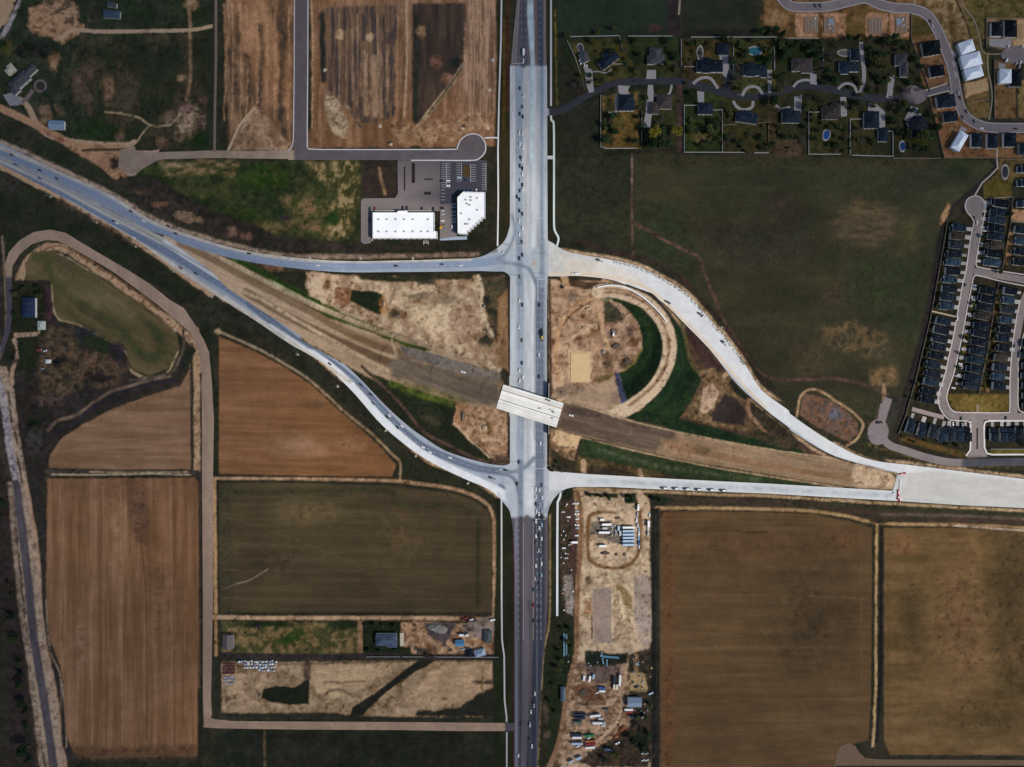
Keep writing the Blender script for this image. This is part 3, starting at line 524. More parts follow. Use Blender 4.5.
G.poly(P(640,92,678,88,678,148,642,150), (48,48,30), (32,38,24), f=1.2, w=1.6, sc=4, k=3); G.line(P(680,86,680,150), 5, (66,48,44), (48,38,38), w=.6)
G.poly(P(684,88,722,94,722,152,684,152), (44,50,26), (30,40,22), f=1, w=.8, sc=4, k=4); G.blob(702,138,10,4,(98,78,52),(56,52,32),w=3); G.poly(P(684,88,697,90,697,103,684,104), (24,34,18), f=.8)
G.poly(P(722,96,790,100,772,150,722,152), (50,46,26), (36,38,24), f=1, w=1, sc=5, k=3); G.poly(P(768,96,800,100,805,158,768,156), (62,50,34), (44,40,28), f=1.5, w=2, sc=4, k=3)
G.poly(P(682,40,732,40,732,92,700,82,682,78), (62,50,30), (46,42,26), f=1, w=1, sc=5, k=3); G.poly(P(732,40,776,40,790,92,740,96,732,90), (60,52,30), (38,44,26), f=1, w=1.4, sc=5, k=3.5); G.blob(763,60,8,5,(34,52,24)); G.blob(766,48,7,5,(84,60,36),soft=1)
G.poly(P(726,62,738,62,730,95,722,92), (40,42,46), (32,36,36), f=1.2)
G.poly(P(762,-20,1024,-20,1024,38,912,40,780,38,765,30), (90,66,42), (66,52,34), f=1, w=1, sc=6, k=3.5); G.blob(765,30,10,10,(34,42,26),w=3,soft=.7); G.blob(775,18,12,8,(112,84,54),w=3,soft=.8)
for x0_,x1_ in ((795,818),(822,846),(865,888),(890,910)): G.poly(P(x0_,13,x1_,13,x1_-1,37,x0_+1,37), (128,92,64), (104,74,52), f=1, w=1, sc=3, k=3)
G.poly(P(846,18,866,14,865,37,848,38), (66,56,32), (92,68,44), f=2, w=2)
G.poly(P(776,38,912,40,925,76,930,100,940,156,776,156), (42,42,28), (30,33,23), f=1, w=1, sc=6, k=3, bump=.2); G.poly(P(776,44,816,42,818,64,780,66), (22,34,18), (28,38,20), f=1.6, w=2); G.blob(896,100,12,8,(46,44,30),soft=.8); G.poly(P(808,112,870,110,870,156,808,154), (50,46,26), (38,40,24), f=1.5, w=1.6, sc=4, k=3.5)
G.blob(920,135,14,9,(50,50,20),(36,38,20),w=3,soft=.7); G.blob(892,54,18,14,(44,40,30),w=3,soft=.9); G.poly(P(776,140,800,140,804,158,776,158), (72,58,44), (56,46,36), f=2)
G.poly(P(911,40,944,34,960,75,940,92,924,90,918,60), (92,66,46), (74,56,38), f=.8, w=.6, sc=4, k=3); G.poly(P(928,98,962,92,968,118,1024,134,1024,158,944,158), (96,68,46), (78,58,40), f=.8, w=.6, sc=4, k=3); G.poly(P(911,16,930,20,940,32,912,38), (66,54,30), (50,46,28), f=.8, w=.8)
G.poly(P(915,-10,956,-10,975,40,978,60,950,52,940,20,930,8), (104,84,56), (74,60,40), f=1.5, w=2, sc=5, k=3); G.line(P(950,5,953,30,955,45), 6, (66,52,36), a=.8, w=2, f=1.5)
G.poly(P(962,-20,1024,-20,1024,18,986,18,982,50,990,52,988,118,960,116,974,90,986,84,978,56,966,14), (74,64,38), (58,52,32), f=1, w=1, sc=6, k=3); G.line(P(954,-5,966,22,974,48,984,84,988,118), 2, (46,38,32), w=.4); G.poly(P(986,18,1030,18,1030,50,1000,50,988,46), (100,78,56), (76,62,46), f=.6, w=.4); G.poly(P(1014,20,1030,20,1030,46,1014,46), (160,130,92), (130,100,68), f=.8, w=.8)
G.poly(P(994,60,1016,60,1016,118,994,118), (92,68,46), (76,58,38), f=.6, w=.4); G.poly(P(1019,80,1030,80,1030,118,1019,118), (100,80,52), (70,60,34), f=.6); G.poly(P(963,84,988,78,987,90,966,98), (150,116,78), (120,90,60), f=1, w=1, sc=2, k=4); G.poly(P(966,100,989,92,990,118,976,116), (84,66,42), (70,58,36), f=.8)
G.poly(P(1000,158,1030,158,1030,182,1012,182,1006,200,984,198,984,186,998,172), (78,66,42), (66,56,36), f=.8, w=.6); G.poly(P(983,182,1012,176,1012,196,985,196), (72,62,32), f=1)
G.poly(P(558,158,604,158,640,154,800,158,960,160,994,160,992,172,968,196,950,214,944,228,938,262,932,300,922,350,912,392,900,418,880,420,850,412,800,405,790,405,765,375,740,340,712,308,690,284,660,264,636,254,600,246,568,240,556,236,556,160), (52,51,36), (43,43,32), f=1, w=.6, sc=20, k=2.6, ang=0, st=3, bump=.12)
G.poly(P(558,158,604,158,631,155,631,254,600,248,556,236), (38,40,30), (32,38,28), f=1.5, w=1, a=.8); G.poly(P(634,200,680,205,702,258,690,280,634,250), (30,44,26), (44,46,34), f=6, w=5, a=.7)
G.poly(P(826,226,850,204,886,202,900,214,896,236,870,246,834,240), (82,68,52), (60,54,40), f=7, w=5, a=.8, ang=0, st=4, sc=4, k=3); G.poly(P(900,222,918,218,918,248,898,256), (78,70,44), (60,58,38), f=4, w=3, a=.8, ang=0, st=4); G.blob(858,205,5,8,(84,68,50),soft=1.2,a=.7)
G.poly(P(822,325,850,320,888,335,889,358,868,356,840,350,828,352,824,340), (98,80,58), (60,54,40), f=3.5, w=6, a=.65, sc=5, k=4); G.poly(P(870,368,898,366,898,385,872,386), (112,88,62), (80,68,48), f=3, w=3, a=.8, k=4, sc=4); G.blob(836,295,10,18,(66,58,44),w=5,soft=.8,a=.6); G.poly(P(790,350,822,344,830,372,800,378), (74,62,46), f=6, w=5, a=.5)
G.poly(P(700,230,800,215,820,245,760,270,710,260), (42,34,34), (38,40,32), f=14, w=6, a=.6); G.blob(780,205,14,5,(62,50,46),soft=1.4,a=.6,w=4); G.blob(896,300,14,8,(56,54,42),soft=1.4,a=.7); G.poly(P(850,260,930,262,918,350,890,330,850,300), (34,46,26), (42,46,32), f=8, w=6, a=.7); G.blob(960,168,14,10,(30,44,24),w=3,a=.5)
G.poly(P(640,155,960,160,955,166,640,164), (52,46,34), (40,42,30), f=2, w=2, a=.8); G.line(P(632,154,632,190,632,222,633,256), 2.2, (92,72,62), (62,50,44), w=.6); G.line(P(632,158,632,190), .8, (130,112,100), a=.7)
G.line(P(632,222,640,226,655,234,680,248,700,258,704,272,714,296,724,320,740,344,762,374,790,380,830,378,860,384,882,392,892,398), 3, (88,66,56), (58,46,40), f=1, w=1.2); G.line(P(562,222,600,224,632,223), 1, (58,48,44), a=.6)
G.line(P(574,240,620,254,660,264,690,286,714,314,738,346,764,382), 4, (56,40,38), (36,34,30), f=1.4, w=1.4); G.line(P(556,250,569,251,612,258,637,264,662,276,687,292,712,320,737,350,757,382,766,392,788,408,800,418,830,439,868,457,918,464,1024,477), 3.4, (156,130,98), (120,96,72), f=.9, w=1, k=3, sc=3)
G.line(P(992,160,996,168,984,180,966,196,948,212,942,230,936,262,928,310,918,352,904,396,898,416), 5, (30,28,30), (38,34,34), f=1, w=.6); G.blob(945,214,2.6,9,(150,112,74),rot=22,w=.8)
G.line(P(936,290,924,340,910,390,902,425), 4, (46,42,44), (38,36,36), w=.5)
# --- land inside the east ramp: loop, hollows
G.poly(P(548,278,600,278,640,290,667,320,676,350,668,385,640,412,612,420,563,404,550,398), (162,130,98), (124,94,70), f=1, w=1, sc=7, k=3, bump=.5)
G.poly(P(548,276,570,278,600,280,640,292,664,306,690,332,712,358,737,390,766,416,793,440,830,460,868,470,898,473,890,472,830,460,767,450,720,440,690,434,660,424,640,412,672,370,670,330), (58,46,38), (84,62,46), f=1, w=.8, sc=4, k=3)
G.line(P(580,279,612,283,637,292,662,305,687,330,712,356,737,388,766,414,788,431,830,458,898,476), 3, (164,132,98), (128,100,76), f=.8, w=.8)
G.line(P(549,277,570,278,600,279), 4.5, (40,40,34), (60,50,40), f=.8, w=.7); G.line(P(604,285,625,287,648,296,664,308,680,330), 4, (50,46,40), (38,40,34), f=1, w=.8)
G.line(P(563,272,566,282,570,300), 7, (160,124,84), f=1, w=1); G.poly(P(550,290,556,285,597,290,594,320,574,335,556,360,550,380), (158,126,94), (126,96,72), f=1, w=1, sc=4, k=3.5, bump=.4)
G.line(P(597,296,580,304,566,318,560,330,556,350,558,380), 4.5, (172,130,84), (140,104,72), f=1.2, w=1.6); G.line(P(590,302,572,314,563,326), 1.6, (104,78,58), w=1.2); G.line(P(549.5,280,550,320,551,395), 2.4, (52,46,42), (84,64,50), w=.5)
for x,y,rx,ry,c in ((588,308,4,2.4,(190,158,116)),(584,327,5,3.4,(176,142,104)),(579,338,4,3,(98,70,52)),(594,332,4,4,(110,78,56)),(600,328,2.6,4,(84,62,48)),(568,338,5,4,(160,124,90)),(600,345,7,6,(148,112,84)),(553,342,2,3,(92,64,48)),(583,316,2,2,(86,60,44)),(572,298,5,4,(130,108,90)),(602,352,3,3,(78,62,60))): G.blob(x,y,rx,ry,c,w=1.2)
G.poly(P(603,298,622,300,634,312,641,328,642,345,638,358,628,368,612,372,604,366,601,340,603,320), (150,118,92), (116,90,70), f=1, w=1, sc=4, k=4, bump=.6)
G.poly(P(603,300,612,302,622,312,624,320,606,322,603,312), (70,66,48), (52,50,40), f=1.2, w=1.4, sc=3, k=3); G.blob(613,334,4,4,(70,62,58),(100,80,64)); G.blob(630,330,4,6,(100,78,68),soft=.8); G.blob(616,346,7,4,(84,68,54),(124,96,70),w=2,k=4,sc=2); G.blob(627,362,7,6,(96,80,56),(56,48,38),w=2,sc=2,k=5); G.blob(608,362,5,8,(104,84,62),(70,56,46),w=2,sc=2.5,k=4); G.blob(633,342,4,5,(104,72,54)); G.blob(600,356,3,2,(66,54,66)); G.blob(600,350,2,9,(160,124,90))
G.line(P(597,300,600,315,604,335,610,350), 4, (168,130,92), w=1); G.line(P(620,374,634,364,641,350), 3, (112,96,50), (76,76,40), w=.8, f=1.2)
G.poly(P(569,352,592,352,592,382,569,382), (172,140,102), (164,132,96), f=1.2, w=.6); G.poly(P(571,353,589.5,353,590,381.5,570.5,382), (196,166,124), (190,160,120), f=.5, w=.2)
G.poly(P(551,396,560,388,590,386,608,376,614,374,620,404,622,410,612,416,590,408,566,401), (150,122,94), (138,112,86), f=1, w=.8, ang=10, st=4, sc=4); G.poly(P(552,390,575,384,585,388,575,394,560,398), (104,88,76), (130,106,84), f=2, w=1.5); G.poly(P(597,378,612,372,614,376,608,380,598,384), (90,76,48), (110,90,60), f=1, w=.8)
# dark green grass round the loop
GG=(14,34,20); GG2=(26,46,24)
G.poly(P(606,297,625,299,641,307,655,321,662,336,663,353,659,371,650,386,638,397,626,403,619,373,627,370,636,363,642,350,642,336,638,322,630,312,620,304), GG, GG2, f=.8, w=.6, sc=7, k=3)
G.blob(608,300,5,2,(84,96,72)); G.poly(P(666,323,672,318,682,331,687,352,692,364,701,380,696,392,690,402,684,412,678,418,700,424,740,434,768,442,800,449,806,455,790,456,767,450,720,440,690,434,640,420,622,416,640,410,664,386,673,365,674,345), GG, GG2, f=.8, w=.8, sc=8, k=3)
for p in (P(654,330,658,350,652,372,640,388),P(640,310,652,328,656,345),P(648,335,651,352,646,370),P(680,350,684,375,676,400,660,414),P(676,390,690,420,720,434)): G.line(p, .9, (40,58,40), a=.6, w=.4)
G.poly(P(614.5,373,619,372.5,627,402.5,621,406), (58,62,84), (66,68,86), f=.4, w=.1)
G.line(P(598,291.5,611,290.6,625,293.5,646,303,662,321,668.6,340,668,358,660,378,648,393,630,406.5,612,416,600,418), 13.5, (186,160,128), (168,142,112), f=.8, w=.5, sc=4)
G.line(P(604,292,625,294,645,303,661,321,667.6,340,667,358,659,377,646,392,628,405), 3.4, (118,88,64), (138,108,80), f=1, w=.8, sc=3, k=3); G.line(P(605,289,625,290.6,646,300,662,318), 2, (116,82,62), (140,104,78), f=.8, w=1, k=4, sc=3)
# hollows east of the loop
G.line(P(676,310,684,330,691,362,703,376,715,372), 3, (88,78,50), (70,66,42), w=1.4, f=1.2)
G.poly(P(684,328,690,326,708,348,726,370,722,376,706,370,694,348), (62,46,44), (50,38,36), f=1, w=.8); G.poly(P(700,372,712,368,728,372,734,384,748,396,752,404,746,418,756,428,742,432,700,422,684,416,696,394,702,382), (112,88,64), (74,60,44), f=1.2, w=2, sc=4, k=4)
G.poly(P(704,388,712,384,720,392,714,406,706,414,700,412,702,398), (164,134,106), (136,108,84), f=1.2, w=1.6); G.poly(P(726,394,738,400,746,412,744,426,712,422,712,412,720,402), (50,42,42), (44,38,38), f=1.2, w=.8); G.poly(P(730,378,738,386,750,398,748,402,736,394,729,384), (34,36,30), f=.8, w=.8); G.line(P(724,376,730,372), 4, (164,128,92))
G.poly(P(752,402,770,416,792,432,800,446,790,446,768,430,752,416), (40,38,30), (60,52,40), f=1, w=1.4, sc=4, k=4); G.line(P(748,400,750,414,758,424,768,436), 3.4, (136,104,80), (112,84,64), w=1.4)
G.poly(P(756,428,790,440,800,447,790,450,760,440,745,434), (70,58,42), (44,42,32), f=1.2, w=1.6, sc=3, k=4)
# freeway east of the bridge
G.poly(P(563,402,590,408,624,419,660,427,687,435,720,441,767,450,800,455,830,459,864,466,898,473,901,480,898,490,870,489,843,486,800,480,767,474,712,465,670,457,637,449,600,440,579,435,557,429), (132,107,82), (114,92,70), f=.6, w=.4, ang=12, st=10, sc=3, k=2.2)
G.poly(P(563,402,590,408,624,419,660,427,676,432,672,438,660,446,655,452,637,449,600,440,557,428), (94,80,68), (78,66,56), f=2.5, w=2, ang=12, st=12, sc=3, k=3); G.line(P(570,410,610,418,650,430,672,434), 5, (72,60,56), (80,66,58), f=1.4, w=.6, a=.8)
G.line(P(672,445,700,452,760,464,820,474,860,478), 6, (122,92,64), (108,82,58), w=1, a=.8, ang=12, st=6); G.blob(702,450,8,5,(96,76,56),rot=15,soft=.8); G.poly(P(660,440,690,443,690,456,664,452), (146,112,80), f=2, w=1.5, a=.7)
G.poly(P(856,464,898,474,900,488,858,488,852,476), (170,142,110), (150,122,92), f=2, w=1.6, sc=3, k=3); G.poly(P(888,471,899,474,900,480), (92,88,60), f=.6)
G.line(P(566,402,590,408,624,419,687,434,767,449,830,458), 1.2, (168,140,104), w=.4); G.line(P(557,430,580,437,637,451,712,467,767,476,843,488), 1.4, (164,136,100), w=.4)
# grass south of it
G.poly(P(550,428,560,430,580,436,574,462,580,474,550,472), (142,110,80), (100,78,58), f=1, w=1, sc=5, k=3); G.poly(P(556,430,580,436,577,448,560,446,552,440), (172,140,98), (158,128,92), f=.8, w=.6); G.poly(P(550,446,562,456,580,464,578,474,560,473,550,466), (44,42,32), (60,50,38), f=1, w=1, sc=3, k=3)
G.poly(P(583,438,600,442,637,453,712,468,767,477,843,489,820,490,767,483,700,480,637,468,600,460,578,454), (30,48,28), (46,54,32), f=.8, w=.8, sc=5, k=3); G.line(P(600,450,640,462,700,472,760,480), 4, (84,88,66), (54,62,42), f=1.8, w=1.6, a=.6, k=4, sc=4)
G.poly(P(577,456,600,460,630,466,660,472,664,477,620,475,577,472), (88,72,44), (62,54,36), f=1, w=1, sc=4, k=3); G.poly(P(588,466,618,468,636,474,600,475,587,473), (44,36,30), (56,46,36), f=.8, w=.8); G.line(P(583,462,584,475), 5, (160,130,96), w=.8); G.line(P(640,470,641,476), 4, (140,112,82))
# --- south of the east ramp
G.line(P(574,489,612,490,662,492,727,495,767,496,898,504,1024,511), 3, (150,122,86), (124,100,72), f=.7, w=.7)
G.poly(P(644,494,700,497,767,499,850,504,900,508,1024,514,1024,526,960,525,890,522,860,518,820,512,767,509,720,507,660,507,644,504), (62,50,42), (46,42,32), f=.8, w=.8, sc=5, k=3, ang=3, st=4); G.line(P(830,505,880,508,940,511,1024,515), 4, (34,44,26), (50,50,34), f=1.2, w=1.4, a=.8); G.blob(657,500,14,5,(28,38,26),w=2,soft=.6); G.line(P(880,514,960,516,1024,519), 3, (98,84,74), (80,66,56), w=1, a=.7)
G.line(P(656,508,700,508,760,509,810,511,846,516,872,522,900,524,960,525,1024,528), 3.2, (146,116,76), (120,94,66), f=.7, w=.6)
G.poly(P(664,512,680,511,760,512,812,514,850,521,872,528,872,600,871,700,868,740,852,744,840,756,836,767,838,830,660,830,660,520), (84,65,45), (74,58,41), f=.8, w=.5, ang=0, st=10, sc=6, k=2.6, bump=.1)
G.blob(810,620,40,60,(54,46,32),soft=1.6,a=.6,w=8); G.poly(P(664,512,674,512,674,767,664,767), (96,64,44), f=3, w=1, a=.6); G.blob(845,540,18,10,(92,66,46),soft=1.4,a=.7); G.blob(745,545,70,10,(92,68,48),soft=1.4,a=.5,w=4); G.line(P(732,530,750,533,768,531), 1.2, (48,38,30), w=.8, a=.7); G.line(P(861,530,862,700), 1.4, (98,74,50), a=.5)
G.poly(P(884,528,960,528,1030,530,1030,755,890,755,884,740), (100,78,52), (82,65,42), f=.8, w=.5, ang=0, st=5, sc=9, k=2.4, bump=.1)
G.blob(960,620,22,60,(108,80,56),soft=1.5,a=.7,w=10); G.blob(905,545,12,8,(112,78,54),soft=1.4,a=.6); G.poly(P(985,530,1030,530,1030,700,1000,700,990,600), (60,52,34), f=8, w=6, a=.6); G.blob(1020,655,14,10,(96,72,50),soft=1.4,a=.7,w=4); G.blob(912,620,12,40,(60,50,34),soft=1.4,a=.5,w=5); G.blob(990,720,50,16,(56,48,32),soft=1.5,a=.5,w=5); G.line(P(889,530,888,740), 3, (92,66,48), a=.4, f=1.5)  # broad light and dark bands: shadow of clouds painted into the soil colour
G.line(P(877,524,876,600,876,680,873,746), 2.6, (150,122,78), (128,104,70), f=.6, w=.7); G.line(P(881.5,526,881,600,880,680,877,742), 2.4, (24,20,26), w=.3); G.line(P(883.5,560,883,700), .8, (60,54,60), w=.5, a=.6)
G.blob(880,521,9,3,(48,42,30),w=1.5,soft=.6); G.line(P(953,525.5,1000,529,1030,531), 1., (176,160,140), w=.2)
G.poly(P(651,508,660,508,661,830,652,830), (28,30,28), (22,26,24), f=.6, w=.5); G.line(P(659.5,510,660,767), 1.3, (74,62,50), w=.2); G.line(P(656,515,657,700,656,767), .9, (58,56,52), w=1, a=.7)
# site yard
G.poly(P(573,490,600,492,640,490,650,500,650,560,651,620,650,648,640,656,636,680,640,720,650,740,651,830,552,830,560,770,564,740,566,700,572,660,578,610,576,540), (168,143,112), (138,114,88), f=1, w=.8, sc=5, k=3, bump=.25)
G.line(P(577,492,580,510,581,540,578,580,577,620,576,650,568,690,562,730,556,752,548,770), 5.5, (124,94,68), (104,78,58), f=.9, w=.5); G.line(P(577,492,580,510,581,540,578,580,577,620,576,650,568,690,562,730,556,752,548,770), 1., (92,70,52), a=.7, w=.4)
LP=P(600,512,590,516,588,526,588,550,590,560,600,566,616,568,630,564,638,554,640,540,640,516,636,500)
G.line(LP, 3.6, (108,80,52), (98,72,48), f=.8, w=.4); G.line(P(600,512,616,513,622,520), 3, (120,92,64), f=.8, w=.5)
G.poly(P(585,493,618,493,618,498,585,496), (36,38,28), (48,44,32), f=.8, w=.8); G.poly(P(624,493,636,493,636,503,625,503), (24,32,20), (34,42,26), f=.7, w=.7); G.line(P(620,492,620,502,622,512), 3.6, (150,122,92), w=.5)
G.poly(P(614,506,628,508,636,514,634,520,618,518), (166,140,112), (150,124,98), f=1, w=1.4, k=3, sc=2.5); G.poly(P(591,522,612,520,618,538,600,536,590,534), (110,100,88), (92,82,74), f=1.4, w=1.4, sc=2, k=3); G.poly(P(598,528,634,526,634,546,610,542,598,536), (86,80,76), (104,92,80), f=1.2, w=1.4)
G.poly(P(560,490,574,490,574,500,578,540,576,570,570,592,562,606,560,560), (72,56,46), (50,46,38), f=1, w=1.6, sc=3, k=4); G.line(P(572,498,574,540,570,560), 4, (66,44,48), (80,60,52), f=1, w=1); G.poly(P(562,490,572,489,572,498,562,502), (30,40,26), w=.6)
G.poly(P(574,660,590,664,628,662,640,680,640,720,620,734,600,752,566,764,554,764,562,740,568,700), (136,108,82), (92,72,56), f=3, w=3, sc=4, k=4)
for q_ in (P(628,664,622,690,610,704,592,708),P(622,690,620,716,606,734,580,752,560,762),P(606,704,586,706,572,702),P(612,726,590,728,568,728),P(590,750,600,738,618,722)): G.line(q_, 2.6, (158,128,98), (140,112,86), w=.8, a=.7, f=.9)
G.poly(P(563,576,572,574,574,600,573,616,566,612), (124,112,104), (98,88,82), f=.8, w=.8, sc=2.5)
G.poly(P(592,588,612,588,612,643,594,643), (114,100,94), (128,108,94), f=1.4, w=.9, ang=90, st=3); G.poly(P(633,575,650,575,651,640,646,650,640,642,634,616), (118,104,96), (132,114,98), f=1.4, w=.9, ang=0, st=2); G.line(P(612,575,612.5,645), .9, (180,156,122), w=.1); G.line(P(633,575,633,612), .9, (180,156,122), w=.1)
G.poly(P(613,594,624,592,630,614,632,640,614,642), (150,126,96), (118,98,78), f=1, w=1.4, sc=2, k=4); G.poly(P(613,584,624,586,632,598,633,612,626,606,620,592), (104,86,54), (124,102,70), f=1.6, w=.8); G.line(P(619,592,622,606,624,618), 2.6, (184,160,126), w=.8); G.blob(589,581,3.4,4,(92,74,58)); G.blob(588,608,4,7,(148,104,66),(120,90,64),w=1.6); G.line(P(591.5,616,592,638), 1.4, (70,58,54), w=.7); G.line(P(602,583,610,583), 1, (120,100,80))
G.poly(P(584,650,600,651,612,654,628,653,627,662,614,666,600,672,586,666), (30,36,28), (24,30,24), f=1, w=1, sc=3); G.poly(P(562,622,574,622,574,655,568,676,562,700,556,700,556,640), (22,32,20), (28,36,22), f=1, w=1.2); G.poly(P(545,650,560,640,562,700,556,740,545,765,538,765), (26,34,20), (34,38,26), f=1, w=1, sc=4)
G.poly(P(584,666,620,666,620,674,606,684,590,680), (92,76,70), (76,64,60), f=1.4, w=1.4); G.poly(P(578,685,592,686,606,698,600,704,584,702,574,694), (98,70,50), (80,58,44), f=1.2, w=2, sc=2.5, k=4); G.line(P(576,704,604,704), 3, (74,60,52), (90,72,60), w=1)
G.poly(P(628,655,650,648,651,700,650,760,640,750,620,752,600,756,580,762,600,745,618,735,628,728,636,710,628,700), (62,52,42), (36,36,32), f=1.2, w=2, sc=3, k=4); G.poly(P(622,728,650,722,650,767,590,767,574,762,600,752), (40,36,32), (62,50,40), f=1.4, w=2, sc=3, k=4); G.blob(640,738,10,8,(24,30,26),w=2,soft=.5); G.line(P(636,655,636,690), 4, (112,88,62), w=1); G.poly(P(630,672,646,674,648,692,640,692,630,690), (150,124,80), (112,92,62), f=1.2, w=1.4)
G.blob(621,730,6,3,(120,62,40),(80,50,40),rot=-40,w=1.4,sc=1.5,k=5); G.poly(P(540,690,546,690,546,760,540,760), (44,40,32), a=.8); G.blob(546,714,3,8,(84,72,60),soft=1,a=.6); G.blob(547,735,3,4,(100,88,72),soft=1,a=.6)
# --- subdivision ground
G.poly(P(945,222,972,212,1030,196,1030,470,980,462,940,456,900,444,896,440,905,416,916,384,928,336,936,292), (34,34,26), (44,40,28), f=.8, w=.5, sc=3, k=3.4)
G.poly(P(898,440,962,458,974,460,974,454,940,446,905,436), (62,56,28), (84,64,36), f=.8, w=.8); G.poly(P(947,394,1010,394,1010,412,960,413,951,406), (100,82,44), (84,72,36), f=.6, w=.3, sc=5); G.poly(P(988,450,1030,449,1030,454,990,454), (92,82,40), f=.6, w=.3); G.poly(P(1012,209,1030,211,1030,223,1011,220), (150,108,72), (124,88,60), f=.5, w=.3, sc=3); G.line(P(1011,232,1008,262), 5, (124,88,58), (100,74,48), w=.3); G.line(P(978,272,1000,275,1022,282), 2, (84,62,40), w=.5, a=.8)
G.poly(P(768,396,790,405,850,412,886,420,880,438,872,446,890,464,868,458,830,440,793,418,768,400), (34,38,28), (48,46,34), f=1, w=1.4, sc=4, k=3.5)
G.poly(P(802,394,812,394,830,400,846,410,858,422,858,434,848,442,832,434,812,424,800,414), (104,76,58), (84,70,64), f=1, w=1, sc=4, k=3); G.blob(836,414,6,5,(92,92,104),rot=20,soft=1); G.line(P(797,416,800,398,808,390,820,391,834,400,850,410,862,422,862,430,856,440,846,446), 2.4, (150,122,88), (128,102,74), w=.5)
G.line(P(884,385,884,395,884,402), 4, (128,100,74), w=.6); G.line(P(870,445,900,454,940,463,1024,468), 4, (46,44,30), (84,74,46), f=1, w=1, sc=3, k=3.5); G.line(P(880,404,876,418,868,424), 1.2, (84,70,56))
G.poly(P(886,396,906,394,896,418,888,440,884,430), (50,50,44), (40,40,36), f=1, w=1)
# ---------------------------------------------------------------- paved surfaces (own colour, same everywhere)
PV.poly([(-60,-60),(1100,-60),(1100,830),(-60,830)], (176,182,194), (166,172,184), w=0, sc=10, k=2)
CL=(192,198,212); CD=(142,154,174)
# private streets
PV.poly(P(548,70,700,70,925,82,929,90,929,108,700,108,548,120), (56,57,66), (50,51,60), f=0.5, w=0, sc=5)
PV.poly(P(100,140,300,140,300,185,100,185), (168,148,132), (150,130,118), f=1); PV.poly(P(294,-40,500,-40,500,168,294,168), (98,90,96), (90,82,88), f=.5)
PV.poly(P(0,220,215,220,216,767,60,767,60,400,0,300), (176,150,132), (156,132,118), f=1, ang=80, st=4); PV.poly(P(0,278,14,278,14,360,0,380), (92,84,98), (84,76,88), f=.5); PV.poly(P(196,715,520,715,520,740,196,740), (168,142,124), (150,126,112), f=1)
PV.poly(P(890,190,1040,190,1040,480,890,480), (140,128,130), (126,116,120), f=.6, ang=90, st=3); PV.poly(P(866,380,962,380,962,470,866,470), (132,122,126), (122,112,116), f=2); PV.poly(P(962,457,1040,455,1040,470,962,470), (78,76,86), f=1); PV.poly(P(770,-30,1040,-30,1040,136,935,136,900,80,770,30), (132,122,128), (118,110,116), f=1)
PV.poly(P(355,160,480,160,500,260,355,260), (124,115,118), (114,106,108), f=.5); PV.poly(P(441,160,500,160,500,205,457,205,441,212), (66,62,72), (60,58,68), f=.4, w=0)
# highway branches
PV.line(P(-10,152,60,186,110,212,160,238,210,262,260,290,300,330,352,378,385,408,415,440,446,458,475,470,510,480), 66, (160,168,184), (150,158,176), f=1, w=0); PV.line(P(160,230,250,256,330,266,510,262), 20, (156,166,184), (146,156,174), f=1, w=0)
PV.line(P(-10,148,60,180,110,204,150,228,190,242,250,259,310,266,400,265,480,263,512,256), 8, (134,148,174), (124,138,164), f=1, w=.3, ang=24, st=10, sc=3)
PV.line(P(-10,157,60,190,110,217,160,243), 3, (200,196,196), (184,182,186), f=.6, w=.2); PV.line(P(-10,152,60,184,110,210,150,232,166,238), 2.6, (168,166,170), f=.8, w=.2)
PV.line(P(-10,161,60,194.5,110,222,160,248,200,272,250,304,290,336), 7, (118,132,158), (108,122,148), f=1, w=.3, ang=30, st=10, sc=3)
PV.line(P(250,304,290,336,329,361,345,373,360,386,376,403,394,422,408,435,424,447,450,458.5,477,468,500,471.5,512,473), 7, (100,112,134), (92,104,126), f=.8, w=.2, ang=35, st=10, sc=3)
PV.line(P(250,304,290,336,329,361,345,373,360,386,376,403,394,422,408,435,424,447,450,458.5,477,468,500,471.5,512,473), .8, (128,140,160), f=.5, w=.1)
PV.line(P(226,298,250,314,275,330,300,346), 3.4, (214,212,214), (204,202,206), f=.8, w=.2); PV.line(P(270,327,300,346.5,321,360.5,345,380), 6, (216,218,226), (206,210,220), f=.9, w=.2); PV.line(P(312,354,330,367,352,387,382,420,415,449,440,464,465,476,492,488,505,496), 9, (218,222,230), (206,210,220), f=.8, w=.3); PV.line(P(500,485,506,489,511,497), 3, (110,122,142), f=.6, w=.1)
PV.line(P(-10,143.5,60,172.5,110,195.5,150,220.5,190,236,250,252.5,330,261,470,259), 3.4, (204,196,190), f=.6, w=.3); PV.line(P(-10,165,60,198,110,226,150,250,200,283,250,315,300,348,350,382), 4, (214,206,200), f=.6, w=.3)
PV.poly(P(166,238,209,270,226,284,215,278,190,262,160,242), (210,210,216), (190,192,202), f=.5, w=.2); PV.line(P(100,205,140,228,163,243,185,256,209,270), .9, (120,120,130), f=.4, w=.2); PV.poly(P(-10,152,60,186,110,212,166,238,160,243,110,218,60,190,-10,158), (190,182,176), (176,170,168), f=.6, w=.3, ang=25, st=8, a=.7)
PV.line(P(-10,154,60,187,110,214,163,242), .8, (138,136,140), f=.4, w=.5)
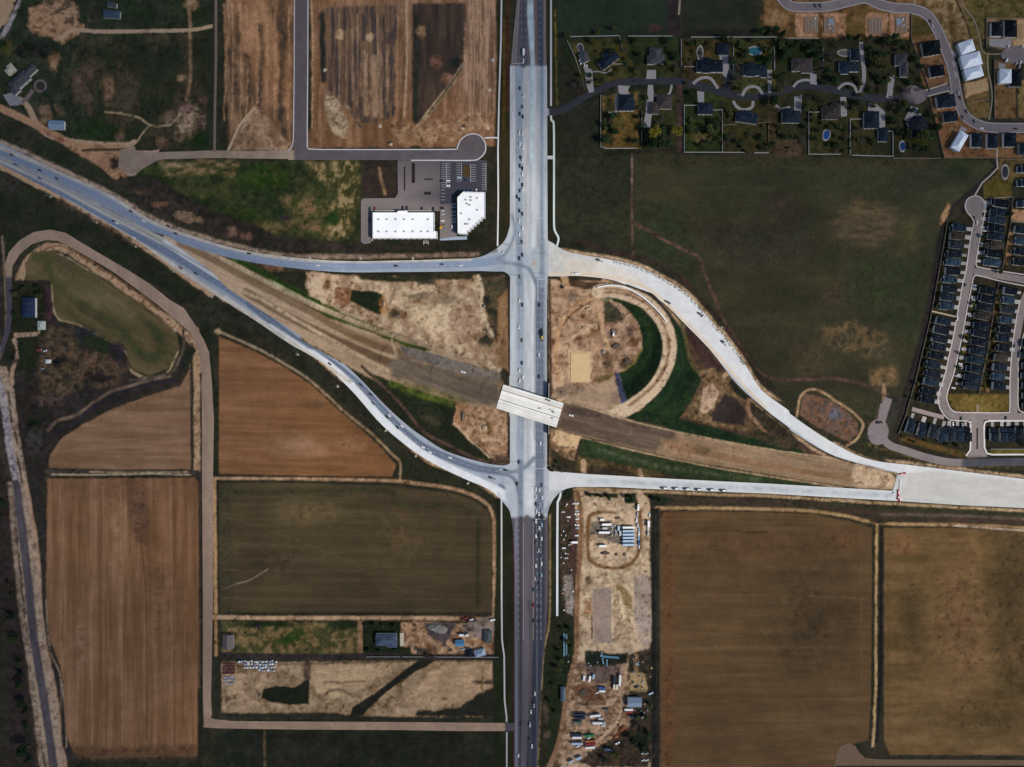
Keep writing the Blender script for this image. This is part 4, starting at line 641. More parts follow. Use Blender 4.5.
# avenue
PV.poly(P(509,65,548,65,548,250,509,250), (190,196,210), (182,188,202), f=.5, w=0, ang=90, st=8)
for x,w_,c in ((512.3,4.4,(196,198,208)),(519.3,7.6,(150,162,180)),(527,6,(186,188,196)),(530.6,.8,(140,156,176)),(533,4.4,(204,210,222)),(541.8,4.2,(142,156,176)),(537.8,3.6,(182,186,196)),(546,2.6,(186,190,200))):
    PV.line(P(x,64,x,268), w_, c, f=.5, w=.1, ang=90, st=10, sc=3)
PV.line(P(532,60,532,160), 3.4, (196,212,226), f=.7, w=.1)
PV.poly(P(509,276,548,276,548,466,509,466), (178,184,196), (170,176,190), f=.5, w=0, ang=90, st=8)
for x,w_,c in ((512.5,4.2,(190,196,206)),(520,6.4,(158,168,184)),(527.5,5.4,(192,196,206)),(532.6,3.2,(208,214,224)),(540.2,9.4,(112,122,142)),(546.5,1.8,(172,176,186)),(523.2,.5,(130,142,160))):
    PV.line(P(x,278,x,468), w_, c, f=.4, w=.1, ang=90, st=10, sc=3)
PV.line(P(534.6,300,534.6,440), .6, (98,108,126)); PV.line(P(538,280,538,300), .6, (210,214,220))
PV.poly(P(505,248,550,248,550,278,505,278), (172,180,192), (158,168,182), f=1.5, w=.8, sc=5)
PV.line(P(519.5,240,519.5,285), 6, (136,150,170), f=1, w=.2); PV.line(P(542,240,542,285), 5, (140,152,170), f=1, w=.2); PV.line(P(500,262,520,265,530,270,536,284), 3.6, (130,142,160), f=1, w=.2); PV.line(P(512,215,515,232,508,250,498,260), 3, (134,146,164), f=1, w=.2)
PV.poly(P(534,258,530,266,537,266), (190,180,176), f=.6)
PV.poly(P(505,466,549,466,549,518,505,518), (176,182,194), (164,170,184), f=1.2, w=.6, sc=5); PV.line(P(520.5,462,520.5,519), 5.4, (128,140,160), f=.8, w=.2); PV.line(P(539.5,462,539.5,519), 8.4, (116,126,146), f=.6, w=.2); PV.line(P(500,470,512,472,524,468,534,458), 4, (124,136,154), f=.9, w=.2); PV.line(P(502,474,510,476,516,482,519,496), 3.4, (118,130,150), f=.9, w=.2); PV.poly(P(524,470,534,470,534,517,524,517), (204,208,218), f=.8, w=.2); PV.line(P(562,490,552,500,546,512), 3, (140,150,168), f=.9, w=.2)
# asphalt north and south
PV.poly(P(505,-60,552,-60,552,65.5,505,65.5), (104,98,106), (92,88,96), f=.3, w=0, ang=90, st=12, sc=3)
for pts,w_,c in ((P(523.5,64,523,30,524,-20),7,(82,82,96)),(P(541,64,540.5,30,539,-20),4.6,(70,80,102)),(P(513,62,515,30,518,-10),2.6,(128,118,124)),(P(536,64,536,-20),1.6,(130,100,90)),(P(545,64,545,-20),1.6,(150,134,134)),(P(511.6,62,514,30,517.5,-5),.5,(190,170,150))): PV.line(pts, w_, c, f=.6, w=.1, ang=90, st=10)
PV.poly(P(531,66,535,66,534,30,533,-30,528,-30,527,14,529,40), (190,206,220), f=.4, w=0)
PV.poly(P(505,517.3,552,517.3,552,830,505,830), (84,80,92), (76,72,84), f=.3, w=0, ang=90, st=12, sc=3)
for pts,w_,c in ((P(516.2,518,516.4,767),2.6,(118,118,134)),(P(521,518,521,767),4,(66,64,78)),(P(523.3,518,523.2,700),.8,(128,108,104)),(P(527,518,527,600,526,660,524,767),6.4,(102,96,106)),(P(539.5,518,539.5,610,536,680,531,767),10,(56,60,76)),(P(533.5,540,533.5,640),.6,(112,86,70)),(P(547,518,546.5,600,545,640),2.6,(88,82,90)),(P(537,520,537,767),.4,(120,124,136)),(P(541,520,541,640),.4,(120,124,136)),(P(532,600,530,767),1,(98,90,86))): PV.line(pts, w_, c, f=.6, w=.1, ang=90, st=10)
PV.poly(P(530,640,528,600,532,600), (84,80,92), f=1)
# east ramp (fresh concrete)
PV.poly(P(549,242,575,250,612,258,640,265,664,276,690,293,716,322,760,384,790,408,832,440,870,459,1030,478,1030,512,900,503,898,473,830,455,768,412,712,354,664,304,612,281,549,278), (214,216,222), (204,206,214), f=1, w=0, sc=6)
PV.poly(P(549,244,575,250,600,258,590,272,560,276,549,276), (196,196,198), (182,180,180), f=2, w=1.4, sc=4, k=3); PV.poly(P(560,258,600,262,640,275,650,290,610,280,580,275,565,272), (206,188,166), (214,204,194), f=3, w=2, a=.5, sc=4); PV.poly(P(549,470,590,474,600,488,575,487,560,494,549,508), (168,172,184), (184,186,194), f=2, w=1)
PV.line(P(549,274,580,274,612,277,650,290,687,323,712,349,741,382,766,408), 2, (218,200,178), (206,180,150), f=1, w=.8, sc=3)
PV.poly(P(549,470,640,476,767,483,898,490,898,502,767,494,640,489,549,490), (206,208,214), (196,198,206), f=.6, w=0, ang=3, st=8); PV.line(P(590,481,660,484,767,489,898,496), 5, (192,198,210), f=1.4, w=.2, a=.8); PV.line(P(900,499,960,502,1030,506), 6, (196,202,212), f=1.4, a=.8)
PV.poly(P(901,474,930,470,1030,482,1030,508,901,500), (196,194,194), (186,184,184), f=2, w=1, ang=3, st=5, sc=4)

# garden scraps between the subdivision houses, tractor passes and turning marks in the fields
rq = random.Random(11)
for (x1,y1,x2,y2,n_) in ((951,228,936,306,16),(935,321,916,400,16),(1005,206,997,262,14),(997,290,980,390,20),(1001,290,986,390,16),(966,228,950,306,8),(975,290,960,385,8)):
    for i in range(n_):
        t = rq.random(); G.blob(x1+(x2-x1)*t+rq.uniform(-2,2), y1+(y2-y1)*t, rq.uniform(1.2,2.6), rq.uniform(1.2,3.4), rq.choice([(96,78,38),(70,66,30),(36,48,26),(120,92,62),(84,60,40)]), soft=.6, w=.6)
for x_ in (60,74,91,103,121,137,158,171,186): G.line(P(x_,486,x_+.5,600,x_+1,745), .9, rq.choice([(80,58,40),(134,100,70)]), w=.4, a=.45, f=.5)
for k_ in range(9): G.line(P(664,520+k_*26,760,519+k_*26+rq.uniform(-3,3),868,524+k_*25), .9, rq.choice([(66,52,36),(110,86,60)]), w=.5, a=.3, f=.5)
for k_ in range(8): G.line(P(222,500+k_*14,360,500+k_*14+rq.uniform(-2,2),488,504+k_*13.5), .9, rq.choice([(48,44,28),(92,78,54)]), w=.4, a=.35, f=.5)
for k_ in range(10): G.line(P(640,172+k_*17,780,171+k_*17+rq.uniform(-3,3),950-k_*4,174+k_*17), 1., rq.choice([(36,42,28),(66,66,44)]), w=.8, a=.3, f=.6)
for k_ in range(5): G.line(P(886,545+k_*40,960,544+k_*40+rq.uniform(-4,4),1026,546+k_*40), 1., (66,52,36), w=.6, a=.3, f=.6)
for x0_,y0_,x1_,y1_ in ((690,600,730,700),(700,540,820,740),(900,560,1000,720),(240,520,420,600)): G.line(P(x0_,y0_,(x0_+x1_)/2+6,(y0_+y1_)/2-4,x1_,y1_), .8, (104,86,62), w=1, a=.28, f=.5)
G.finish()
# ---------------------------------------------------------------- ground sheet and field sheets cut from one grid
REG = []   # (name, label, category, outline)
def reg(name, label, cat, *a, kind='structure', mt=None): REG.append((name, label, cat, P(*a), kind, mt))
reg('meadow', 'dark green meadow around the farmhouse drive', 'meadow', 84,36,214,32,214,148,150,150,120,140,95,120,72,100,78,60)
reg('scraped_ground', 'reddish scraped strip west of the kerbed street', 'ground', 229,-40,293,-40,293,150,228,150)
reg('graded_lot', 'large brown graded lot with two dark tilled blocks', 'lot', 312,-40,497,-40,497,147,312,147)
reg('green_lot', 'patchy green lot west of the long white building', 'lot', 146,163,362,160,362,240,300,250,220,236,172,214,150,196)
reg('hay_field', 'curved mown hay field inside the bend of the farm road', 'field', 24,262,34,252,52,250,76,262,110,284,150,310,176,332,180,350,172,366,150,376,132,370,126,352,100,338,78,326,60,322,52,310,50,286,26,280, mt=M_TILL)
reg('ploughed_field', 'small brown field with a curved north edge west of the farm road', 'field', 48,466,50,454,62,438,84,424,110,410,150,395,180,386,188,372,190,470,52,468, mt=M_TILL)
reg('ploughed_field', 'tall brown field beside the canal', 'field', 47,479,195,478,200,484,199,750,196,756,90,758,74,752,66,735,64,690,60,665,50,640,46,600, mt=M_TILL)
reg('ploughed_field', 'reddish brown field cut off by the diagonal highway', 'field', 219,336,256,352,288,369,310,384,342,413,372,439,396,464,392,477,219,474, mt=M_TILL)
reg('olive_field', 'square olive field west of the southern avenue', 'field', 219,484,258,482,395,486,455,494,474,500,488,512,492,530,492,612,219,612, mt=M_TILL)
reg('ploughed_field', 'dark brown square field beside the construction yard', 'field', 664,512,680,511,760,512,812,514,850,521,872,528,872,600,871,700,868,740,852,744,840,756,836,767,838,800,660,800,660,520, mt=M_TILL)
reg('ploughed_field', 'mottled brown field in the south east corner', 'field', 884,528,960,528,1050,530,1050,755,890,755,884,740, mt=M_TILL)
reg('green_field', 'large dark green field north of the curved ramp', 'field', 634,160,800,162,960,163,988,165,966,194,946,212,938,240,930,300,920,350,908,390,880,390,830,376,790,378,764,372,740,342,722,312,706,270,700,256,680,246,634,222)
reg('green_field', 'dark field north of the large estate houses', 'field', 558,-40,680,-40,680,36,558,36)
reg('unfinished_freeway', 'bare brown freeway bed west of the bridge', 'road', 166,238,200,250,240,272,300,300,360,325,430,352,470,364,497,378,497,407,470,404,420,392,380,380,345,362,300,338,250,306,226,288,205,268)
reg('unfinished_freeway', 'bare brown freeway bed east of the bridge', 'road', 564,402,590,408,624,419,660,427,687,435,720,441,767,450,800,455,830,459,864,466,898,473,898,490,870,489,843,486,800,480,767,474,712,465,670,457,637,449,600,440,579,435,560,429)
reg('loop_ramp', 'sandy unpaved loop ramp curving down to the freeway bed', 'road', 597,288,610,286,625,288,640,296,652,306,666,322,672,331,675,350,672,370,665,386,651,401,632,412,622,419,612,416,626,404,640,396,652,384,660,370,663,353,662,336,655,321,641,307,625,299,609,296,599,295)
reg('grass', 'dark green grass slope inside the loop ramp', 'grass', 606,297,625,299,641,307,655,321,662,336,663,353,659,371,650,386,638,397,626,403,619,373,627,370,636,363,642,350,642,336,638,322,630,312,620,304, kind='stuff')
reg('grass', 'dark green grass slope outside the loop ramp', 'grass', 666,323,672,318,682,331,687,352,692,364,701,380,696,392,690,402,684,412,678,418,700,424,740,434,768,442,800,449,806,455,790,456,767,450,720,440,690,434,640,420,628,416,640,410,664,386,673,365,674,345, kind='stuff')
reg('construction_ground', 'churned tan construction ground inside the loop ramp', 'ground', 551,284,597,290,603,298,622,300,634,312,641,328,642,345,638,358,628,368,612,372,590,386,552,392)
reg('construction_ground', 'pale construction ground south of the straight ramp', 'ground', 309,276,478,277,484,300,498,350,470,360,430,346,392,332,355,318,330,306,309,296)
reg('dirt_yard', 'sandy contractor yard east of the southern avenue', 'yard', 576,492,640,492,650,500,650,648,640,656,640,720,650,740,600,756,562,745,572,660,578,610)
reg('vacant_lot', 'tan vacant lot south of the shed with the blue roof', 'lot', 221,662,494,661,494,716,221,716)
reg('lawn', 'olive park lawn between the subdivision streets', 'lawn', 949,395,1009,395,1009,411,960,412,951,406)
x = np.r_[-24000., -6000., -2000., np.arange(NX)+X0, 2900., 7000., 25000.]; y = np.r_[-24000., -6000., -2000., np.arange(NY)+Y0, 2700., 7000., 25000.]
nx, ny = len(x), len(y); VX, VY = np.meshgrid(x, y)
Zg = np.zeros((ny, nx)); Zg[3:-3, 3:-3] = G.Z
HX = np.zeros((ny, nx)); HX[3:-3, 3:-3] = height(GX, GY); Zg += HX
Cg = G.sample(VX, VY)
# far land: plain mixed farmland tone away from the mapped area
rid = np.full((ny-1, nx-1), -1, int); cx = (x[:-1]+x[1:])/2; cy = (y[:-1]+y[1:])/2; CX, CY = np.meshgrid(cx, cy)
for r, (nm, lb, ct, pts, kd, mt) in enumerate(REG):
    ins = np.zeros(CX.shape, bool)
    for (x1, y1), (x2, y2) in zip(pts, pts[1:]+pts[:1]):
        if y1 != y2: ins ^= ((y1 > CY) != (y2 > CY)) & (CX < (x2-x1)*(CY-y1)/(y2-y1)+x1)
    rid[ins] = r
inner = (np.arange(nx-1) >= 3) & (np.arange(nx-1) < nx-4); innery = (np.arange(ny-1) >= 3) & (np.arange(ny-1) < ny-4)
rid[~innery, :] = -1; rid[:, ~inner] = -1
idx = np.arange(ny*nx).reshape(ny, nx)
Q = np.stack([idx[1:, :-1], idx[1:, 1:], idx[:-1, 1:], idx[:-1, :-1]], -1)
VV = np.stack([(VX-512)*K, (383.5-VY)*K, Zg], -1).reshape(-1, 3); CC = Cg.reshape(-1, 3)
def cut(r, nm, lb, ct, kd, mt):
    F = Q[rid == r]
    if not len(F): return
    u, inv = np.unique(F, return_inverse=True); me = npmesh(nm, VV[u], inv.reshape(F.shape)); setcol(me, CC[u])
    for_smooth = np.ones(len(me.polygons), bool); me.polygons.foreach_set('use_smooth', for_smooth)
    tag(meshobj(nm, me, mt), lb, ct, kind=kd)
cut(-1, 'ground', 'dark grassy verges and bare farmland between the roads', 'ground', 'structure', M_SOIL)
for r, (nm, lb, ct, pts, kd, mt) in enumerate(REG): cut(r, nm, lb, ct, kd, mt or M_SOIL)
del VV, CC, Q
# ---------------------------------------------------------------- unseen clouds added to darken the edges of the picture
M_SHADE_CLOUD = []
for i, (px, py, rx, ry, dn) in enumerate([(-90,330,400,560,.8), (180,-130,560,330,.5), (860,-80,520,330,.62), (260,870,620,300,.5), (1030,890,420,330,.35), (1150,200,260,260,.35)]):
    b = MB(); bmesh.ops.create_icosphere(b.b, subdivisions=4, radius=1)
    me = b.mesh('shade_cloud', True); n_ = len(me.vertices); c_ = np.empty(n_*3); me.vertices.foreach_get('co', c_); c_ = c_.reshape(-1, 3)
    q = 1+.22*(fbm(c_[:,0]*2+c_[:,2]+5*i, c_[:,1]*2+c_[:,2]+3*i, 1., 4, 60+i)-.5); c_ *= q[:, None]*np.array([rx*K, ry*K, 130])[None, :]
    me.vertices.foreach_set('co', c_.ravel()); me.update()
    m = bpy.data.materials.new('shade_cloud_vapour'); m.use_nodes = True; n = m.node_tree; n.nodes.clear()
    out = n.nodes.new('ShaderNodeOutputMaterial'); v = n.nodes.new('ShaderNodeVolumePrincipled'); v.inputs['Density'].default_value = dn/260; v.inputs['Color'].default_value = (.95,.95,.97,1)
    n.links.new(v.outputs[0], out.inputs['Volume']); t = 1450/SD.z; X, Y = W(px, py)
    tag(meshobj('shade_cloud', me, m, loc=(X+SD.x*t, Y+SD.y*t, 1450)), 'thin unseen vapour added high above to dim the picture edges', 'shade_cloud', kind='stuff')
# ================================================================== ROADS
loft('road', P(-40,126,0,143,60,171.5,110,194,150,219,190,235,250,251.5,330,260.5,400,260.5,450,259,478,257.5,494,250,505,240,511,222,513,216), P(-40,142,0,160,60,192,110,218,150,231,166,236,190,246.5,250,262,330,271.5,400,272,450,271.5,478,271,494,271.5,505,272,511,278,513,284), .12, M_CONC, 'concrete highway branch sweeping east to the avenue', 'road')
loft('road', P(-40,136,0,153,60,185,110,211,150,231,166,239,209,269,225,286,250,303,309,341,319,345,352,371,385,405,407,425,422,436,446,451,477,461,497,465,509,464,513,455), P(-40,146,0,164,60,196,110,225,140,243,175,269,201,286,250,317,290,344,321,362,352,391,382,425,415,452,440,467,465,479,484,487,495,494,508,508,511,517,513,530), .10, M_CONC, 'concrete highway branch curving south east to the avenue', 'road')
loft('road', P(545,232,548,240,552,242.5,569,252,612,260,637,266,662,278,687,294,712,322,737,352,757,384,766,394,788,410,793,416,830,441,868,459,918,466,1024,479,1070,485), P(545,276,547,276.3,560,276.3,580,276,612,280,637,290,662,302,687,326,712,352,737,384,766,410,788,427,793,432,830,454,868,466,898,473,940,478,1024,490,1070,496), .12, M_CONC, 'pale fresh concrete ramp curving from avenue to freeway', 'road')
loft('road', P(545,464,549,471,587,474,640,477,662,478.3,715,481,767,483.5,835,487.5,897.6,491,898.6,474,940,474,1024,486,1070,492), P(545,524,547.5,514,549.5,506,553.5,499,559,493,566,488.8,574,487,612,487,640,488.5,662,489.5,715,491.6,767,493.5,835,497.5,898,501,960,505,1024,508,1070,512), .16, M_CONC, 'pale straight concrete ramp with parked lorries', 'road', smooth=False)
slab('road', P(893,490.5,897.5,473,908,474,908,492,893,492), .2, M_CONC, 'concrete infill where the two ramps merge', 'road')
loft('avenue', P(510,65.3,510,222,510,262,510.2,275,510,300,510,455,510,478,511,500,512,517.3), P(547,65.3,547.5,220,547.8,262,547.5,280,547,300,547,455,547,478,547.5,500,547.5,517.3), .20, M_CONC, 'wide pale concrete avenue running north to south', 'road', smooth=False)
loft('avenue', P(519,-40,517,0,514,30,511,62,510.2,65.2), P(545,-40,546,0,546,30,546.6,62,546.8,65.2), .19, M_ASPH, 'dark asphalt avenue north of the concrete', 'road', smooth=False)
loft('avenue', P(512,517.4,513.6,540,514.4,580,514.4,640,514.4,700,514,767,514,810), P(547.5,517.4,548,540,548,590,547,625,543,660,540,700,537,767,536,810), .19, M_ASPH, 'dark asphalt avenue south of the concrete', 'road', smooth=False)
# farm roads
loft('gravel_track', P(120,150,134,146,140,152,180,151.5,215,150.5,250,151,296,150), P(118,168,132,174,144,168,160,160,180,159,215,158,250,158.6,296,159), .10, M_DIRTROAD, 'wide gravel road west of the kerbed street', 'track')
ribbon('gravel_track', P(216,-40,216,60,215,110,214.5,152), 2.6, .12, M_DIRTROAD, 'narrow straight gravel lane beside the meadow', 'track', colour=(128,112,98), smooth=False)
loft('gravel_road', P(7,281,4.5,266,9,252,20,240,34,232,50,229.5,66,233,82,243,104,256,128,270,150,284,170,300,184,308,196,326,204,340,209,352,211,372,212,384,214,420,213,478,213,600,211,700,212,715), P(11.5,280,12.5,266,20,254,32,244,46,240,58,241,70,247,88,257,112,271,138,290,158,305,178,322,190,332,196,344,200,356,202,372,201.5,384,202,420,202,478,203,600,203,700,204,728), .11, M_DIRTROAD, 'broad brown gravel road curving round the hay field', 'road', smooth=False)
loft('gravel_road', P(203,727,212,728,230,728.5,300,729.5,400,730,460,731,514,731), P(208,716,214,719,232,721,300,721.5,400,722,460,722.5,514,723), .14, M_DIRTROAD, 'brown gravel road joining the avenue from the west', 'road', smooth=False)
ribbon('road', P(9,278,9.5,300,9,320,5,340,-2,356,-20,380), 5, .15, M_ASPH, 'short dark asphalt lane at the western edge', 'road')
# kerbed street and cul-de-sac
loft('street', P(295.5,-40,295.5,0,295,60,294.5,120,294,150,293,158), P(307.5,-40,307.5,0,307,60,307,120,306.5,140,309,149), .16, M_ASPH, 'grey kerbed street north of the long white building', 'street', smooth=False)
loft('street', P(288,151,306,148.5,340,149.8,400,149.8,454,149.8,458,148,461,141,468,135.5,476,134.4,482,138,485.5,146), P(288,160,306,160,340,160,400,160,454,160,462,160,470,160,477,159,481,157,484,153,485.5,147), .14, M_ASPH, 'grey kerbed street ending in a round turning head', 'street', smooth=False)
ribbon('kerb', P(308.3,-40,307.8,60,307.3,140,308,147,311,149.2,340,149.6,400,149.6,452,149.4,457,148,460,141,466,135.6,474,134,481,136.5,485.5,144,485,152,480,158,472,160.4,440,160.4,411,160.4), 1.1, .3, M_CONC, 'pale kerb round the turning head', 'kerb', colour=(196,192,198))
ribbon('kerb', P(294.6,-40,294.4,60,293.4,140,292,147,288,151), 1.1, .3, M_CONC, 'pale kerb on the west side of the kerbed street', 'kerb', colour=(190,182,184), smooth=False)
WHT=(214,212,214)
ribbon('footpath', P(502,-40,501,40,499,100,498,150,498.3,200,497.6,246), 1.5, .14, M_CONC, 'pale footpath west of the northern avenue', 'path', colour=WHT, smooth=False)
ribbon('footpath', P(484.5,138,492,137.6,498,137.8), 1.4, .16, M_CONC, 'short footpath from turning head to avenue', 'path', colour=WHT, smooth=False)
ribbon('footpath', P(551,-40,551,60,551,106), 1.9, .14, M_CONC, 'pale footpath east of the avenue, north of the estate road', 'path', colour=(190,188,190), smooth=False)
ribbon('footpath', P(551,115.5,551.5,121,553.8,126,554,180,554,222,555,231,558.5,238,557,246), 1.9, .14, M_CONC, 'pale footpath east of the avenue, south of the estate road', 'path', colour=(200,210,206))
ribbon('footpath', P(546,157.5,553,157.5), 3.4, .16, M_CONC, 'short paved link from avenue to footpath', 'path', colour=(190,188,190), smooth=False)
ribbon('footpath', P(498,492,501.5,500,501.6,560,501.6,600,502,640,504.2,656,504.6,700,506.6,717,506.6,722), 1.6, .14, M_CONC, 'pale footpath west of the southern avenue', 'path', colour=(186,182,184), smooth=False)
ribbon('footpath', P(506.8,732,506.8,800), 1.6, .14, M_CONC, 'pale footpath south of the western gravel road', 'path', colour=(170,166,168), smooth=False)
ribbon('footpath', P(563,491,560.5,494,560,497,557.6,502,557.3,540,557.2,616), 2.1, .14, M_CONC, 'pale footpath beside the contractor yard', 'path', colour=(204,210,214), smooth=False)
# estate road
EST=P(545,112,556,111.5,568,107,584,97,600,89,620,82.5,648,81,678,81.5,700,86,722,92.5,740,96.5,760,96,790,89,806,86,824,88,850,94,872,98,900,98)
ribbon('street', EST, 7.2, .14, M_ASPH, 'dark winding street through the large estate houses', 'street')
disc_sheet('street', 914, 95, 13, .16, M_ASPH, 'dark round turning head at the end of the estate street', 'street', ry=9.5, rot=0)
# new subdivision street, top right
NS=P(774,-12,784,1,792,6.5,808,7.2,826,6.8,842,3.5,860,-1,868,-1,878,4,895,8,912,9,926,14,934,24,941,38,948,56,953,72,956,90,959,104,966,117,978,124.5,990,127.5,1010,128,1060,128)
ribbon('street', NS, 8, .15, M_ASPH, 'grey curving street past the white wrapped houses', 'street')
for off,lb in ((-4.5,'north east'),(4.5,'south west')):
    a_, b_ = offset_line(NS, 2*abs(off)); L_ = a_ if off > 0 else b_
    ribbon('kerb', [tuple(q) for q in L_[::2]], 1.1, .28, M_CONC, 'pale kerb on the '+lb+' side of the curving street', 'kerb', colour=(164,156,158), smooth=False)
ribbon('street', P(924,95,936,91.5,950,88), 6, .17, M_ASPH, 'short stub street joining the estate turning head', 'street', colour=(104,98,108), smooth=False)
ribbon('kerb', P(925,90.5,938,86.6,947,83.5), 1.1, .3, M_CONC, 'pale kerb on the north side of the stub street', 'kerb', colour=(190,180,176), smooth=False)
ribbon('kerb', P(928,96.4,940,93,949,91,953,97), 1.1, .3, M_CONC, 'pale kerb on the south side of the stub street', 'kerb', colour=(190,180,176), smooth=False)
disc_sheet('street', 1018, 55, 17, .14, M_ASPH, 'grey turning head between the black roofed houses', 'street', ry=9)
ribbon('footpath', P(956,-20,963,4,974,20,979,36,982,50,988,54,1002,54), 1.2, .14, M_CONC, 'thin footpath winding down to the turning head', 'path', colour=(140,128,112))
ribbon('footpath', P(987.5,55,988,70,991,85,992,100,989,120), 1.2, .14, M_CONC, 'thin footpath running south from the turning head', 'path', colour=(150,138,122))
ribbon('footpath', P(914,-20,915,0,914,5), 1.1, .14, M_CONC, 'tiny footpath north of the curving street', 'path', colour=(170,160,150), smooth=False)
ribbon('footpath', P(997,131,997,160,997.6,168,990,176,982,183,975,195), 1.6, .14, M_CONC, 'footpath leading south to the upper cul-de-sac', 'path', colour=(176,160,150), smooth=False)
# south east subdivision streets
SW_=P(978.5,206,978,225,974.3,242,970.5,268,966.5,287,962,311,957.3,338,953,357.5,949.5,374,942.8,394,943.5,405,948,412,956,416.5,966,416.5,990,416.5,1010,416.5,1060,416.5)
ribbon('street', SW_, 7.2, .15, M_ASPH, 'grey street running the length of the dense subdivision', 'street')
disc_sheet('street', 975, 206.5, 9.6, .17, M_ASPH, 'grey round turning head at the top of the subdivision', 'street')
KL=(196,186,182)
ribbon('kerb', P(974,222,971.5,217,967,212,965,206,967,200,971,197,976,196,981,198,984.6,203,985,210,983,222,979,242,976,262,976.5,266,980,267.5,1000,271,1030,275.5), 1.1, .3, M_CONC, 'pale kerb round the upper cul-de-sac', 'kerb', colour=KL)
ribbon('kerb', P(974,222,969.9,242,966.3,268,962,287,957.8,311,953,338,948.6,357.5,945,374,938.5,394,938.8,404,942,412,950,419.6,962,420.8,968,421,970,424), 1.1, .3, M_CONC, 'pale kerb down the west side of the subdivision street', 'kerb', colour=KL)
ribbon('kerb', P(1030,287,1000,281,980,276,974,276.4,971.4,287,966.6,311,961.6,338,957.4,357.5,953.6,374,947,394,948,404,953,411,962,412.6,970,412.6,1006,412.6,1009.6,409,1010,380,1012,350,1016,320,1020,300), 1.1, .3, M_CONC, 'pale kerb round the inner block of houses', 'kerb', colour=KL)
ribbon('street', P(974,271,990,274,1030,281), 7, .18, M_ASPH, 'grey cross street south of the upper cul-de-sac', 'street', smooth=False)
ribbon('street', P(1030,290,1024,300,1019,325,1015,350,1014,380,1014,414), 7, .18, M_ASPH, 'grey street on the eastern side of the inner block', 'street')
ribbon('kerb', P(1030,318,1022,340,1018.4,360,1018,380,1018,406,1022,412,1032,413), 1.1, .3, M_CONC, 'pale kerb at the eastern edge of the subdivision', 'kerb', colour=KL)
loft('street', P(971,414,971,440,970.5,452,966,458), P(983.4,414,983.4,440,983.6,450,988,457), .2, M_ASPH, 'short divided street joining the subdivision to the parkway', 'street', smooth=False)
ribbon('kerb', P(970.2,421,970.6,440,970.2,450,966,456), 1.5, .3, M_CONC, 'pale kerb west of the divided street', 'kerb', colour=(214,208,208), smooth=False)
ribbon('kerb', P(1034,420.8,990,420.8,985,422,984,426,984.4,448,987,453.5,992,454.6,1034,454.4), 1.6, .3, M_CONC, 'pale kerb east of the divided street', 'kerb', colour=(214,208,208), smooth=False)
slab('median', P(976.4,428,977.8,428,977.8,449,976.4,449), .35, M_ASPH, 'dark planted median strip in the divided street', 'median', colour=(34,36,36))
ribbon('road', P(884,404,882,416,880,430,888,444,905,450.5,925,457,945,461.5,965,462.8,1000,462,1060,462), 7.6, .13, M_ASPH, 'dark parkway road along the foot of the subdivision', 'road')
disc_sheet('road', 878, 432, 10.5, .15, M_DIRTROAD, 'grey brown round turning area at the western end of the parkway', 'road', ry=13, rot=8)
ribbon('road', P(888,398,885.5,406,883,415,879,427), 8.5, .17, M_DIRTROAD, 'grey stub road leading north from the turning area', 'road')
ribbon('footpath', P(931,311,957,317), 1.5, .16, M_CONC, 'short pale alley path between two rows of houses', 'path', colour=(180,160,140), smooth=False)
ribbon('lane', P(912,409,930,414,944,417.5), 4.2, .18, M_CONC, 'short private lane serving the angled southern houses', 'lane', colour=(150,134,132), smooth=False)
slab('footpath', P(976,404,979,404,979,412,976,412), .2, M_CONC, 'short paved walk into the park lawn', 'path', colour=(130,116,92))
# other pavings
slab('footpath', P(834,765.6,837,752,842,745.5,849,743,855,745.5,859,752,865,758,880,759.4,1040,760,1040,765.4,834,765.6), .12, M_DIRTROAD, 'pale gravel apron and lane at the southern edge', 'track', colour=(112,92,74))
ribbon('barrier_kerb', P(597.5,287.6,610,285.6,625,287.6,640,295.6,652,305.6,660,314,666,322), 1.4, 1.4, M_CONC, 'white concrete edge wall along the upper loop ramp', 'wall', colour=(226,226,228), kind=None, raised=True)
slab('loading_slab', P(571,353,589.5,353,590,381.5,570.5,382), .25, M_CONC, 'square pale graded pad inside the loop ramp', 'pad', colour=(202,172,130))
# car park of the two white buildings
slab('car_park', P(397.5,160.4,487,160.4,487,192,463,192,457,197,457,239,440,239,440,211,372.5,211,371,243,364,244,361,242,361,201,363,198.4,395,198,398,194), .13, M_ASPH, 'grey car park round the two white roofed buildings', 'car park')
slab('car_park', P(440,162,486,162,486,190,464,191.6,456,198,456,204,440,204), .17, M_ASPH, 'dark asphalt parking bays beside the angled white building', 'car park', colour=(62,60,70))
slab('footpath', P(439.5,239,457,236.5,467,236.5,467,239.5,440,240.5), .2, M_CONC, 'pale pavement joining the two white buildings', 'path', colour=(150,164,180))
def bays(x, y0, y1, n, w, name='parking line'):
    b = MB()
    for i in range(n):
        yy = y0+(y1-y0)*i/(n-1); X, Y = W(x, yy); b.box(X, Y, .2, w*K, .22, .02)
    return b
M_PAINT = mat('road_paint', (.5,.5,.5), .7, .15)
b = MB()
for x_, y0_, y1_, n_, w_ in ((446,163.5,187,12,9),(458.5,163.5,181,9,4),(473.5,165,181,8,5),(484,164,189,12,4.5),(443,190,200,4,4)):
    for i in range(n_):
        X, Y = W(x_, y0_+(y1_-y0_)*i/(n_-1)); b.box(X, Y, .185, w_*K, .3, .02)
for x0_,y0_,x1_,y1_ in ((446.5,163,446.5,187),(461.5,163,461.5,181),(470.5,164,470.5,182),(485.8,163,485.8,190)):
    X, Y = W(x0_, (y0_+y1_)/2); b.box(X, Y, .185, .35, (y1_-y0_)*K, .018)
